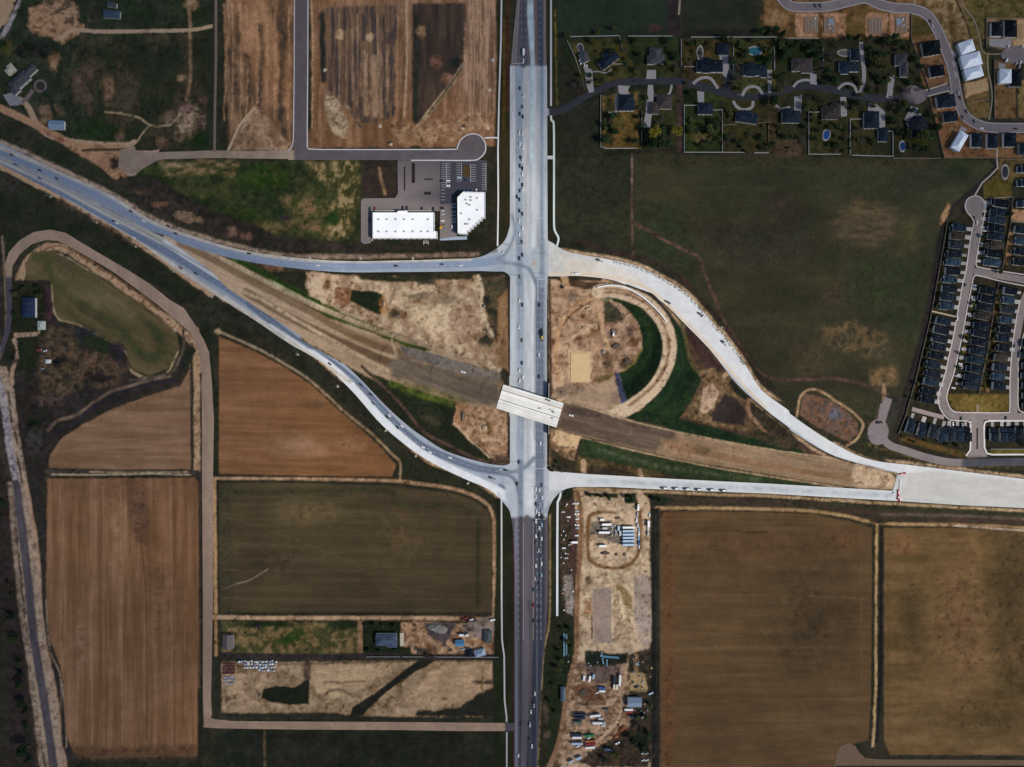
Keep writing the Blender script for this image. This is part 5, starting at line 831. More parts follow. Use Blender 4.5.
tag(b.build('parking_markings', M_PAINT), 'thin white bay lines painted on the dark car park', 'road markings', kind='structure')
for i,(x0_,y0_,w_,h_,lb) in enumerate(((463,165,7,12,'small planted island in the dark car park'),(404,166.5,1.3,24,'long thin planted median of the car park entrance'),(411.8,163,3.2,20,'planted strip on the west edge of the empty car park'),(424.5,178.6,8,1.4,'thin planted divider in the empty car park'),(424,191.8,7,3,'curved planted island at the foot of the empty car park'),(439.8,206.8,4,2.4,'small planted corner island by the parked cars'))):
    p_ = P(x0_,y0_,x0_+w_,y0_,x0_+w_,y0_+h_,x0_,y0_+h_); slab('planted_island', p_, .34, M_SOIL, lb, 'planting bed', colour=(72,56,34) if i==0 else (44,36,30), kind=None)
# painted lines and stop bars on the avenue and highways
b = MB()
def dash(b, pts, z, w=.3, on=3, off=6, solid=False):
    Pp = resample(smoothpts(pts, 6) if len(pts) > 2 else pts, 400); Wp = np.c_[(Pp[:,0]-512)*K, (383.5-Pp[:,1])*K]
    d = np.r_[0, np.cumsum(np.hypot(*np.diff(Wp, axis=0).T))]; s_ = 0
    while s_ < d[-1]:
        e_ = min(d[-1], s_+(12 if solid else on)); a_ = [np.interp(t, d, Wp[:,0]) for t in (s_, e_)]; c_ = [np.interp(t, d, Wp[:,1]) for t in (s_, e_)]
        L_ = math.hypot(a_[1]-a_[0], c_[1]-c_[0])
        if L_ > .3: b.box(sum(a_)/2, sum(c_)/2, z, L_, w*.8, .012, rz=math.atan2(c_[1]-c_[0], a_[1]-a_[0]))
        s_ = e_ if solid else s_+on+off
for x_ in (517.6,521.2,524.6,540.6,543.8): dash(b, P(x_,68,x_,250), .21)
for x_ in (517.2,520.8,523.8,537.4,540.6,543.6): dash(b, P(x_,285,x_,458), .21)
for x_ in (518.6,523.4,533.2,537,541): dash(b, P(x_,522,x_,640), .21, solid=x_ in (523.4,533.2))
for x_ in (521.4,525.4,540.4): dash(b, P(x_,0,x_,60), .21)
dash(b, P(515.5,64,518,20,520,-10), .21, w=.4, solid=True); dash(b, P(512,63.4,524,63.4), .21, w=.6, solid=True)
for y_,x0_,x1_ in ((279.4,537,545),(246,514,526),(468.5,535,546),(519,535,546),(218,538,544)): dash(b, P(x0_,y_,x1_,y_), .22, w=.6, solid=True)
dash(b, P(0,148,60,179,110,204,150,227,190,241,250,257,330,266,470,265), .14); dash(b, P(0,160,60,193,110,220,160,247,200,272,250,304,290,336,329,361,345,373,360,386,376,403,394,422,408,435,424,447,450,458.5,477,468,500,471.5,512,473), .14)
tag(b.build('road_markings', M_PAINT), 'white lane dashes and stop lines on the avenue and highways', 'road markings', kind='structure')
# ================================================================== BRIDGE
M_BR = mat('bridge_concrete', (.72,.71,.68), .8, .12, .08); M_BRD = mat('bridge_seam_concrete', (.40,.35,.28), .85, .15, .4); M_ABUT = mat('abutment_concrete', (.34,.32,.29), .9, .15, .4)
def lerp(a, b, t): return (a[0]+(b[0]-a[0])*t, a[1]+(b[1]-a[1])*t)
TL, TR, BRc, BL = (503.5,384.5), (563.2,403), (556,427.2), (496.3,408)
bx, by = W(529.5, 405.5); br = empty('bridge', (bx, by, 0), 0, 'white concrete bridge carrying the unfinished freeway over the avenue', 'bridge')
def bq(u0, u1, v0, v1):
    def p(u, v): a = lerp(TL, TR, u); c = lerp(BL, BRc, u); q = W(*lerp(a, c, v)); return (q[0]-bx, q[1]-by)
    return [p(u0, v0), p(u1, v0), p(u1, v1), p(u0, v1)]
MB().prism(bq(0,1,0,.20), 6.7, 7.35).build('deck', M_BR, br); MB().prism(bq(0,1,.245,.60), 6.7, 7.35).build('deck', M_BR, br); MB().prism(bq(0,1,.615,1.), 6.7, 7.35).build('deck', M_BR, br)
MB().prism(bq(.0,1,.203,.242), 6.6, 6.95).build('seam', M_BRD, br)
for v in (0,.19,.25,.585,.62,.80,.975): MB().prism(bq(.002,.998,v+.002,v+.016), 7.35, 8.2).build('parapet', M_BR, br)
for v in (.12,.42,.5,.72,.9): MB().prism(bq(.003,.997,v,v+.012), 7.352, 7.37).build('screed_line', M_BRD, br)
for v in (.04,.13,.3,.38,.46,.54,.66,.75,.85,.94): MB().prism(bq(.03,.97,v,v+.02), 5.4, 6.7).build('girder', M_ABUT, br)
for u in (.12,.5,.88): MB().prism(bq(u-.008,u+.008,.02,.98), 4.4, 5.4).build('pier_cap', M_ABUT, br)
for v in (.1,.3,.5,.7,.9): MB().prism(bq(.493,.507,v-.02,v+.02), 0, 4.4).build('pier', M_ABUT, br)
for u0, u1 in ((.105,.125),(.875,.895)): MB().prism(bq(u0,u1,-.06,1.06), -.5, 5.4).build('abutment', M_ABUT, br)
for s_, x0 in ((-1, 509.4), (1, 548.6)):
    X, _ = W(x0, 0); Ya = W(0, 376 if s_ < 0 else 383)[1]; Yb = W(0, 416 if s_ < 0 else 434)[1]
    MB().box(X-bx, (Ya+Yb)/2-by, -.5, .8, abs(Ya-Yb), 7.1).build('wing_wall', M_ABUT, br)
# ================================================================== THE TWO WHITE COMMERCIAL BUILDINGS
M_WROOF = mat('white_roof_membrane', (.80,.81,.83), .6, .07, .06); M_WALL = mat('stucco_wall', (.50,.48,.44), .9, .1, .3); M_GLASS = mat('dark_glass', (.03,.04,.05), .15, .05, 1, .6); M_GREY = mat('grey_metal', (.34,.35,.36), .5, .15, .6); M_HV = mat('unit_metal', (.42,.43,.44), .5, .15, .6)
def flat_building(pts, h, units, label, par=1.0):
    cx_ = sum(p[0] for p in pts)/len(pts); cy_ = sum(p[1] for p in pts)/len(pts); X, Y = W(cx_, cy_)
    t = empty('commercial_building', (X, Y, 0), 0, label, 'building'); L_ = [(W(*p)[0]-X, W(*p)[1]-Y) for p in pts]
    MB().prism(L_, -.5, h).build('wall', M_WALL, t); ins = [(x*.985, y*.97) for x, y in L_]; MB().prism(ins, h, h+.12).build('roof', M_WROOF, t)
    b = MB()
    for (x1, y1), (x2, y2) in zip(L_, L_[1:]+L_[:1]):
        d = math.hypot(x2-x1, y2-y1)
        if d > .5: b.box((x1+x2)/2, (y1+y2)/2, h, d+.35, .4, par, rz=math.atan2(y2-y1, x2-x1))
    b.build('parapet', M_WROOF, t)
    pr = None
    for ux, uy in units:
        u = W(ux, uy)
        if pr is None:
            b = MB().box(0, 0, 0, 2.3, 1.7, 1.3, bev=.08); b.cyl((0,0,1.3), (0,0,1.5), .6, n=12); pr = b.mesh('rooftop_unit')
        meshobj('rooftop_unit', pr, M_HV if not pr.materials else None, t, (u[0]-X, u[1]-Y, h+.12))
    for i, ((x1, y1), (x2, y2)) in enumerate(zip(L_, L_[1:]+L_[:1])):
        d = math.hypot(x2-x1, y2-y1)
        if d > 14:
            for k in range(int(d/7)):
                f = (k+.5)/int(d/7); nx_, ny_ = (y2-y1)/d, -(x2-x1)/d
                if nx_*(x1+x2)+ny_*(y1+y2) < 0: nx_, ny_ = -nx_, -ny_
                MB().box(x1+(x2-x1)*f+nx_*.06, y1+(y2-y1)*f+ny_*.06, .9, 4.2, .12, 2.6, rz=math.atan2(y2-y1, x2-x1)).build('window', M_GLASS, t)
    return t
flat_building(P(374,214,398,214,399,212.4,408,212.4,409,214,434.6,214,434.8,232.5,437.6,233,437.6,239.4,374,239.4), 6.5, [(x,220.8) for x in (380,388.2,397,405.4,414,429)]+[(x,232.8) for x in (380,388.2,397,405.4,414,422.5,429)], 'long rectangular white roofed building with two rows of roof units')
st = P(463.6,193.6,485.4,194.2,485.4,219); xx, yy = 485.4, 219
for i in range(6): xx -= 2.9; st.append((xx, yy)); yy += 2.65; st.append((xx, yy))
flat_building(st+P(468,235.4,458.4,234.6,458,199.2), 7.6, [(466.5,201.6),(471.5,198.8),(471.5,202),(467.8,205.4),(470.4,206.8),(478,200),(478,211.6),(462.2,215.2),(470.4,221),(466.2,225.6),(468.2,225.6)], 'angled white roofed building with a stepped corner')
for k,(x0,y0,sx,sy) in enumerate(((434.4,225,.8,22),(403,211.2,56,.7))):
    X, Y = W(x0, y0); tag(MB().box(X, Y, -.2, sx*K, sy*K, 3).build('screen_wall', M_WALL), ('low grey screen wall east of the long white building','low grey wall along the north front of the long white building')[k], 'wall')
X, Y = W(372.4, 226); tag(MB().box(X, Y, -.2, .8, 38, 1.6).build('screen_wall', M_WALL), 'low pale wall west of the long white building', 'wall')
X, Y = W(426, 243); t = empty('bin_enclosure', (X, Y, 0), 0, 'small pale bin enclosure south of the long white building', 'enclosure')
for x_, y_, sx, sy in ((-3,0,.3,5),(3,0,.3,5),(0,2.4,6,.3)): MB().box(x_, y_, 0, sx, sy, 2).build('wall', M_WALL, t)
MB().box(-1.2, .4, 0, 1.8, 1.5, 1.3, bev=.1).build('bin', M_GREY, t); MB().box(1.3, .4, 0, 1.8, 1.5, 1.3, bev=.1).build('bin', M_GREY, t)
# ================================================================== HOUSES
def roofmat(name, c): return mat(name, tuple(v*1.05 for v in c), .95, .32, .35, .06)
RF = {'tan': roofmat('weathered_brown_shingle', (.040,.033,.028)), 'navy': roofmat('slate_blue_shingle', (.010,.017,.028)), 'char': roofmat('charcoal_shingle', (.014,.018,.025)), 'brown': roofmat('brown_shingle', (.040,.034,.034)), 'grey': roofmat('grey_shingle', (.055,.058,.066)), 'black': roofmat('black_shingle', (.007,.010,.016)), 'wrap': mat('white_roof_wrap', (.62,.68,.78), .5, .12, .3), 'blue': roofmat('blue_shingle', (.018,.032,.050)), 'steel': mat('pale_blue_metal', (.20,.27,.36), .45, .1, .5)}
WL = [mat('cream_siding', (.50,.47,.42), .9, .12), mat('white_siding', (.66,.66,.64), .9, .12), mat('grey_siding', (.30,.31,.32), .9, .12)]
M_TRIM = mat('white_trim', (.72,.72,.70), .7, .05); M_GAR = mat('garage_door_panel', (.55,.55,.53), .7, .08); M_DRV = mat('driveway_concrete', (.31,.29,.28), .9, .25, .4); M_BRICK = mat('chimney_brick', (.22,.12,.09), .9, .15, 2)
def row_house(k, roof, wall, style):
    """narrow two storey house, street side towards +x, about 20 m deep"""
    t = empty('house'); w_ = 8.0
    b = MB()
    if style == 0: b.box(-2.4, 0, -.3, 14.4, w_, 5.7); b.box(6.9, .5, -.3, 4.6, 6.6, 3.3)
    elif style == 1: b.box(-1, 0, -.3, 17, w_, 5.7); b.box(8.6, -.9, -.3, 2.4, 5.6, 3.3)
    else: b.box(-3.5, 0, -.3, 11, w_, 5.7); b.box(5.2, .3, -.3, 6.8, 7, 3.3); b.box(-10, -1, -.3, 2.4, 4, 3)
    b.build('wall', wall, t); b = MB()
    if style == 0: b.hip(15.2, w_+.8, 5.4, 1.9, -2.4, 0, gable=False); b.hip(5.6, 7.2, 3, 1.3, 6.9, .5)
    elif style == 1: b.hip(17.8, w_+.8, 5.4, 2.0, -1, 0, gable=True); b.hip(3, 6.2, 3, 1.1, 8.9, -.9)
    else: b.hip(11.8, w_+.8, 5.4, 1.9, -3.5, 0); b.hip(7.4, 7.6, 3, 1.4, 5.4, .3, gable=True); b.hip(3, 4.6, 2.7, .8, -10.2, -1)
    b.build('roof', roof, t)
    gx = (9.2, 9.8, 8.6)[style]; MB().box(gx+.06, (.5, -.9, .3)[style], 0, .12, 4.9, 2.2).build('garage_door', M_GAR, t)
    for x_, y_, z_ in ((-6, w_/2+.03, 3.6), (0, w_/2+.03, 3.6), (-6, -w_/2-.03, 3.6), (0, -w_/2-.03, 3.6), (-6, -w_/2-.03, .9)):
        if not (style == 2 and x_ == 0): MB().box(x_, y_, z_, 1.5, .1, 1.2).build('window', M_GLASS, t)
    MB().box(-4, 1.6, 6.2, .5, .5, 1.3).build('chimney', M_GREY, t)
    return proto(t)
RH = [row_house(i, RF[r_], WL[w_], s_) for i, (r_, w_, s_) in enumerate((('navy',1,0),('char',0,1),('navy',0,2),('char',2,0),('black',1,1),('blue',1,2),('tan',0,0),('black',0,2)))]
DRV = None
def put_row(p0, p1, n, side, label, group, ang=None, sc=1., skip=(), drv=True, seq=None, off=0):
    """side: direction in degrees (map) towards the street"""
    global DRV
    for i in range(n):
        if i in skip: continue
        px, py = lerp(p0, p1, i/max(1, n-1)); px += RNG.uniform(-1.1, 1.1); py += RNG.uniform(-.5, .5)
        k = (seq[i] if seq else int(RNG.choice([0,1,2,3,4,0,2,5,6,7,7], 1)[0])); h = use(RH[k]); X, Y = W(px, py); h.location = (X, Y, 0); h.rotation_euler = (0, 0, R(side)+R(RNG.uniform(-1, 1))); s_ = sc*RNG.uniform(.94, 1.04); h.scale = (s_, 1.08, RNG.uniform(.92, 1.08))
        tag(h, label % nth(i+off), 'house', group)
        if drv:
            a = R(side); dx, dy = math.cos(a), math.sin(a)
            if DRV is None: DRV = MB().box(.6, 0, -.1, 6.8, 4.8, .32).mesh('driveway')
            d = meshobj('driveway', DRV, M_DRV if not DRV.materials else None, None, (X+dx*(13.4*sc), Y+dy*(13.4*sc), 0)); d.rotation_euler = (0, 0, a+RNG.uniform(-.04,.04)); d.scale = (RNG.uniform(.8,1.15), RNG.uniform(.6,1.1), 1); tag(d, 'short pale driveway in front of ' + (label % nth(i+off)).replace('dark roofed ', ''), 'driveway', kind='structure')
put_row((957.6,228), (944.5,306.5), 10, -8+4, '%s dark roofed house from the cul-de-sac, west of the long street, above the alley path', 'houses west of the long subdivision street')
put_row((942,321.5), (925.6,400), 10, -12, '%s dark roofed house below the alley path, west of the long street', 'houses west of the long subdivision street')
put_row((998,204), (990.5,262.5), 8, 180-8, '%s dark roofed house down from the fence, east of the upper cul-de-sac street', 'houses east of the upper cul-de-sac street')
put_row((985.6,290.5), (968.5,386), 12, 180-10, '%s dark roofed house below the cross street, east side of the long street', 'inner block houses facing west')
put_row((1008.6,291.5), (996.5,386), 11, -7, '%s dark roofed house below the cross street, back to back with the inner row', 'inner block houses facing east', sc=.86)
put_row((1028,345), (1028,405), 7, 180, '%s dark roofed house down, east of the street at the picture edge', 'houses at the eastern edge', drv=False)
put_row((908.5,425.5), (921,429.5), 2, 72, '%s dark roofed house from the west along the private lane', 'angled southern houses', sc=.95); put_row((931,431), (941,434), 2, 74, '%s dark roofed house from the west at the east end of the private lane', 'angled southern houses', sc=.9)
put_row((949.6,434), (965.5,434), 3, 90, '%s dark roofed house from the west beside the divided street', 'southern houses west of the divided street', sc=.92)
put_row((992.5,434), (1026,434), 5, 90, '%s dark roofed house from the west, east of the divided street', 'southern houses east of the divided street', sc=.92)
put_row((1019.5,231), (1017.5,262), 4, -8, '%s dark roofed house down, above the cross street at the picture edge', 'houses above the cross street', sc=.9, drv=False); put_row((1023,204), (1024,204), 1, 180, '%s dark roofed house beside the bare tan lot', 'houses above the cross street', sc=.9, seq=[5], drv=False)
put_row((1022,170), (1023,183), 2, 180, '%s dark roofed house at the edge beside the small pond', 'houses near the pond', sc=.9, drv=False)
def big_house(cx_, cy_, rot, boxes, roof, wall, label, group='large estate houses', gable=False, extra=True, cat='house', name='house'):
    """boxes: (dx, dy, w, d, wall height) in map units, rotated clockwise by rot degrees"""
    X, Y = W(cx_, cy_); t = empty(name, (X, Y, 0), -R(rot), label, cat, group); b = MB(); c = MB()
    for i, (dx, dy, w_, d_, h_) in enumerate(boxes):
        b.box(dx*K, -dy*K, -.3, w_*K-1, d_*K-1, h_+.3); c.hip(w_*K, d_*K, h_+.02*i, min(w_, d_)*K*.24, dx*K, -dy*K, gable=gable)
    b.build('wall', wall, t); rf = c.build('roof', roof, t)
    if extra:
        dx, dy, w_, d_, h_ = boxes[0]; ch = MB().box(dx*K+w_*K*.2, -dy*K+d_*K*.18, h_+.6, 1.1, .9, 2.6).build('chimney', M_BRICK, t)
        for k in range(3):
            MB().box(dx*K+(k-1)*w_*K*.28, -dy*K-d_*K/2+.48, 1, 1.8, .1, 1.4).build('window', M_GLASS, t)
        MB().box(dx*K+w_*K*.12, -dy*K+d_*K/2-.48, 0, 1.1, .12, 2.1).build('door', M_TRIM, t)
    return t
E5 = 4.2
big_house(608,61.5,-38, [(0,0,21,10,E5),(3,-5,9,8,3.6)], RF['navy'], WL[0], 'navy roofed estate house at an angle, westernmost north of the street')
big_house(584,58,62, [(0,0,11,8,3.2)], RF['grey'], WL[1], 'pale grey outbuilding with parked vehicles west of the angled navy house', 'estate outbuildings', extra=False)
big_house(655,57,0, [(0,0,12,16,E5),(5,3,8,10,3.6),(-5,4,7,9,3.6)], RF['grey'], WL[0], 'grey brown roofed estate house standing alone on a dark lawn')
big_house(626,104,0, [(0,0,15,16,E5),(5,3,7,9,3.4)], RF['navy'], WL[1], 'navy roofed estate house with a pale drive beside a tan garden')
big_house(664,103,0, [(0,0,15,14,E5),(-10,6,9,12,3.4)], RF['brown'], WL[0], 'grey brown estate house above two yellow green trees')
big_house(709,67.5,0, [(0,0,26,12,E5),(-3,-1,8,15,3.4)], RF['navy'], WL[1], 'long navy roofed estate house behind the half circle drive')
big_house(723,50,0, [(0,0,11,12,3.2)], RF['navy'], WL[2], 'small navy roofed garage behind the long navy estate house', 'estate outbuildings', extra=False)
big_house(705,110,0, [(0,0,15,11,E5),(-4,-2,6,9,3.4)], RF['navy'], WL[1], 'navy roofed estate house inside the white fenced garden')
big_house(746,119,8, [(0,0,22,10,E5),(0,-3,9,9,3.4)], RF['navy'], WL[0], 'navy roofed estate house south of the curved drive')
big_house(754,71.5,0, [(0,0,24,11,E5),(-4,-1,8,14,3.4),(9,1,6,12,3.3)], RF['navy'], WL[1], 'navy roofed estate house with the round pool behind it')
big_house(790,118,0, [(0,0,18,12,E5),(-3,-4,9,9,3.4)], RF['navy'], WL[0], 'navy roofed estate house with a tan patio behind it')
big_house(801,66,0, [(0,0,20,13,E5),(5,2,11,12,3.4)], RF['brown'], WL[0], 'brown roofed estate house west of the pond terrace')
big_house(829,112,0, [(0,2,16,13,E5),(6,-2,9,12,3.4)], RF['brown'], WL[0], 'grey brown estate house with the oval blue pool behind it')
big_house(848,68,0, [(0,0,20,10,E5),(-4,1,8,12,3.4)], RF['navy'], WL[1], 'navy roofed estate house above the small half circle drive')
big_house(854,56,0, [(0,0,9,12,3.2)], RF['navy'], WL[1], 'small navy roofed garage beside the long straight drive', 'estate outbuildings', extra=False)
big_house(900,64,0, [(0,-3,12,12,E5),(3,6,8,16,3.6)], RF['grey'], WL[1], 'slate grey estate house with a white skylight north of the turning head')
big_house(870,121,0, [(0,0,15,17,E5),(-1,-3,12,9,3.4)], RF['navy'], WL[1], 'navy roofed estate house with the broad pale drive')
big_house(882,136,0, [(0,0,10,13,3.2)], RF['navy'], WL[1], 'navy roofed garage at the foot of the broad pale drive', 'estate outbuildings', extra=False)
big_house(916,126,-24, [(0,0,17,15,E5),(-6,4,8,11,3.4)], RF['char'], WL[0], 'dark slate estate house turned away from the turning head')
NW_ = 'new houses along the curving street'
big_house(929,50,-10, [(0,0,17,14,4.6),(6,-3,8,9,3.2)], RF['black'], WL[0], 'black roofed house above the smaller black roofed house west of the curving street', NW_)
big_house(935,72.5,-10, [(0,0,14,11,4.6)], RF['black'], WL[1], 'smaller black roofed house just north of the stub street', NW_)
big_house(944,102.5,-10, [(0,0,18,12,4.6),(5,1,8,11,3.2)], RF['navy'], WL[1], 'dark roofed house just south of the stub street', NW_); big_house(948.5,118,-8, [(0,0,14,10,4.6)], RF['navy'], WL[0], 'dark roofed house on the inside of the bend', NW_)
big_house(964,49,-18, [(0,0,15,12,5.4)], RF['wrap'], WL[1], 'northernmost house wrapped in white beside the curving street', NW_, extra=False)
big_house(968.6,62,-15, [(0,0,20,13.5,5.4)], RF['wrap'], WL[1], 'middle and largest house wrapped in white beside the curving street', NW_, extra=False)
big_house(971,74.6,-15, [(0,0,18,11,5.4)], RF['wrap'], WL[1], 'southernmost of three adjoining houses wrapped in white', NW_, extra=False)
big_house(957,142.6,-60, [(0,0,19,9.5,5.4)], RF['wrap'], WL[1], 'lone tilted house wrapped in white south of the bend', NW_, extra=False)
big_house(1002.6,78,0, [(0,0,12,14,5.4)], RF['wrap'], WL[1], 'house wrapped in white below the turning head', NW_, extra=False)
big_house(1013,79.6,0, [(0,0,11,17,5)], RF['black'], WL[2], 'black roofed house beside the wrapped house below the turning head', NW_)
big_house(994.4,31,0, [(0,0,11,14,5)], RF['black'], WL[1], 'western of two black roofed houses above the turning head', NW_); big_house(1008,30.5,0, [(0,0,12,17,5)], RF['black'], WL[0], 'eastern of two black roofed houses above the turning head', NW_)
big_house(974.6,141.4,0, [(0,0,11,14,4.8)], RF['navy'], WL[1], 'navy roofed house just east of the tilted wrapped house', NW_); big_house(990,142,0, [(0,0,10,15,4.8)], RF['navy'], WL[1], 'navy roofed house just west of the southern footpath', NW_); big_house(1007.4,141,0, [(0,0,12,14,4.8)], RF['navy'], WL[1], 'navy roofed house just east of the southern footpath', NW_); big_house(1022,150,0, [(0,0,10,12,4.8)], RF['navy'], WL[2], 'navy roofed house at the picture edge above the pond', NW_)
FM = 'outlying buildings'
big_house(21.5,82.5,-42, [(0,0,21,11,4.4),(15,-1,13,8,3.6),(-9,3,8,8,3.4)], RF['grey'], WL[0], 'long grey roofed farmhouse beside the round drive', FM)
big_house(12,71,-40, [(0,0,10,7,3.0),(2,-2,6,7,2.8)], mat('cream_roof', (.46,.42,.32), .8, .1), WL[0], 'small cream roofed shed behind the long farmhouse', FM, extra=False, cat='shed', name='shed')
big_house(58.4,126,2, [(0,0,15,9,3.4)], RF['steel'], WL[1], 'blue grey metal barn beside the farm drive', FM, gable=True, extra=False, cat='barn', name='barn')
big_house(113,15.5,4, [(0,0,17,8,3.4)], mat('teal_roof', (.035,.06,.09), .8, .15), WL[2], 'dark blue roofed barn at the top of the meadow', FM, extra=False, cat='barn', name='barn'); big_house(113,6,8, [(0,0,10,5,2.6)], RF['grey'], WL[1], 'pale framed shed north of the dark blue barn', FM, extra=False, cat='shed', name='shed')
big_house(31,308,0, [(0,0,13,20,4.4)], roofmat('deep_blue_shingle', (.022,.036,.075)), WL[1], 'deep blue roofed homestead beside the gravel bend', FM); big_house(42.6,325.6,0, [(0,0,7,9,3)], mat('pale_metal_roof', (.42,.44,.40), .6, .08), WL[1], 'pale square garage beside the homestead', FM, extra=False, cat='garage', name='garage')
big_house(49.4,361.5,0, [(0,0,5,4,2.6)], mat('white_metal_roof', (.75,.75,.72), .6, .05), WL[1], 'tiny white shed among the scrub below the homestead', FM, extra=False, cat='shed', name='shed'); big_house(40,350,0, [(0,0,5,3,2.2)], mat('red_roof', (.16,.03,.03), .7, .1), WL[2], 'tiny red shed among the scrub below the homestead', FM, extra=False, cat='shed', name='shed')
big_house(386.6,638.6,0, [(0,0,21,12,4.2),(6,4,10,8,3.4)], roofmat('blue_grey_shingle', (.040,.055,.085)), WL[1], 'blue grey roofed farmhouse on the dark square lawn', FM)
big_house(460,642.4,0, [(0,0,9,6,3.2)], mat('bright_blue_roof', (.06,.19,.36), .6, .1), WL[1], 'bright blue roofed shed in the junk yard', FM, gable=True, extra=False, cat='shed', name='shed'); big_house(480,652,-15, [(0,0,11,7,3.2)], RF['steel'], WL[1], 'pale blue metal shed in the junk yard', FM, extra=False, cat='shed', name='shed'); big_house(469.6,652,0, [(0,0,6,8,3)], RF['black'], WL[2], 'dark roofed shed between the two blue sheds', FM, extra=False, cat='shed', name='shed'); big_house(488,636,0, [(0,0,8,12,3)], roofmat('weathered_roof', (.05,.06,.06)), WL[2], 'dark weathered shed at the east of the junk yard', FM, extra=False, cat='shed', name='shed')
big_house(229,641,0, [(0,0,11,14,3)], mat('rusty_grey_roof', (.16,.13,.13), .8, .2), WL[2], 'weathered grey shed beside the gravel road', FM, gable=True, extra=False, cat='shed', name='shed')
big_house(634,701,0, [(0,0,14,9.5,3.8)], RF['steel'], WL[2], 'blue grey metal shed in the contractor yard', FM, gable=True, extra=False, cat='shed', name='shed')
big_house(563,693,0, [(0,0,5,14,2.8)], mat('blue_grey_roof2', (.07,.10,.14), .7, .15), WL[2], 'narrow blue grey shed west of the yard track', FM, extra=False, cat='shed', name='shed')
# driveways and terraces of the estate
DR = lambda lb, *a: slab('driveway', P(*a), .26, M_CONC, lb, 'driveway', colour=(150,146,148))
DC=(148,144,144)
DR('pale drive of the angled navy house', 584,66,592,70,594,92,589,93,586,84); ribbon('footpath', P(592,72,598,71.5,606,73,612,69), 1.2, .2, M_CONC, 'curved walk in front of the angled navy house', 'path', colour=DC)
DR('drive of the grey brown estate house', 647,70,656,70,656,79,646,79); DR('broad drive beside the navy house with the tan garden', 618,85.5,630,86,628,90,630,96,622,96,618,92); DR('strip drive west of the navy house with the tan garden', 615,94,618,94,618,112,615,112)
DR('long drive between two southern estate houses', 648,85,653,85,654,98,650,128,643,128,646,108); ribbon('driveway', P(651,95,662,96,669,94,672,85), 2.4, .22, M_CONC, 'hooked drive beside the grey brown estate house', 'driveway', colour=DC)
ribbon('driveway', P(693,84,698,79.5,704,77.6,711,79,718,88.5), 3, .22, M_CONC, 'half circle drive of the long navy house', 'driveway', colour=DC); DR('pale drive east of the long navy house', 719,55,728,56,729,68,726,78,722,74)
DR('drive of the navy house in the white fenced garden', 697,91,704,92,704,103,698,103); ribbon('driveway', P(733,101,737,107,744,110,752,107,753,101), 3, .22, M_CONC, 'curved drive of the southern navy house', 'driveway', colour=DC)
ribbon('driveway', P(742,96,746,89,752,86.6,758,88,763,95), 3, .22, M_CONC, 'half circle drive below the round pool house', 'driveway', colour=DC); DR('narrow drive east of the round pool house', 767,70,772,70,771,93,768,93)
DR('drive of the tan patio house', 794,97,802,95,801,112,797,120,794,110); ribbon('driveway', P(775.5,105,781,109,790,107), 2.4, .22, M_CONC, 'curved walk of the tan patio house', 'driveway', colour=DC)
ribbon('driveway', P(793,87,798,82,805,80,812,81), 2.6, .22, M_CONC, 'curved drive of the brown roofed house', 'driveway', colour=DC); DR('short square drive of the brown roofed house', 810,71,816,71,817,85,810,84); slab('driveway', P(768,70,772,70,771,92,768,92), .24, M_CONC, 'pale strip drive west of the brown roofed house', 'driveway', colour=(170,166,160))
ribbon('driveway', P(838,89,843,84.6,848,83.6,854,86,857,93), 2.8, .22, M_CONC, 'small half circle drive', 'driveway', colour=DC); ribbon('driveway', P(861,42,862,56,864,72,863,84,860,94), 4, .22, M_CONC, 'long straight drive along the eastern estate fence', 'driveway', colour=DC)
DR('drive of the slate grey house', 889,74,895,76,892,98,886,98); DR('drive south to the grey brown pool house', 840,97,846,97,847,116,841,117); DR('broad pale drive of the navy house with two wings', 868,103,876,104,885,112,885,127,877,128,876,114,868,114); DR('wedge drive below the turning head', 911,106,918,108,923,118,914,116,907,122,904,120)
for (a_, lb) in (((950,50,956,52,957,58,952,57),'north'),((951,61,957,62,958,67,953,67),'middle'),((953,71,958,72,959,77,955,78),'south')): DR('short drive of the '+lb+' wrapped house', *a_)
DR('short drive of the tilted wrapped house', 961,126,967,129,962,136,957,134); DR('forecourt of the two black roofed houses', 989,39,1011,39,1011,46,1004,48,989,46); DR('drive of the wrapped house below the turning head', 998,63,1005,64,1006,71,999,72)
ribbon('driveway', P(6,98,14,104,22,102,28,97,33,90), 4, .2, M_CONC, 'pale drive in front of the farmhouse', 'driveway', colour=(134,116,112)); DR('paved forecourt at the end of the farmhouse', 3,95,14,92,20,98,22,104,10,106); 
th = [2*math.pi*i/24 for i in range(25)]; ribbon('driveway', [(40.5+5.5*math.cos(a), 86+5.5*math.sin(a)) for a in th], 2.8, .24, M_CONC, 'round drive loop in front of the farmhouse', 'driveway', smooth=False, colour=(118,104,102))
slab('driveway', P(400,633,404,633,404,646,400,646), .22, M_CONC, 'pale slab at the end of the blue grey farmhouse', 'driveway', colour=(196,184,166))
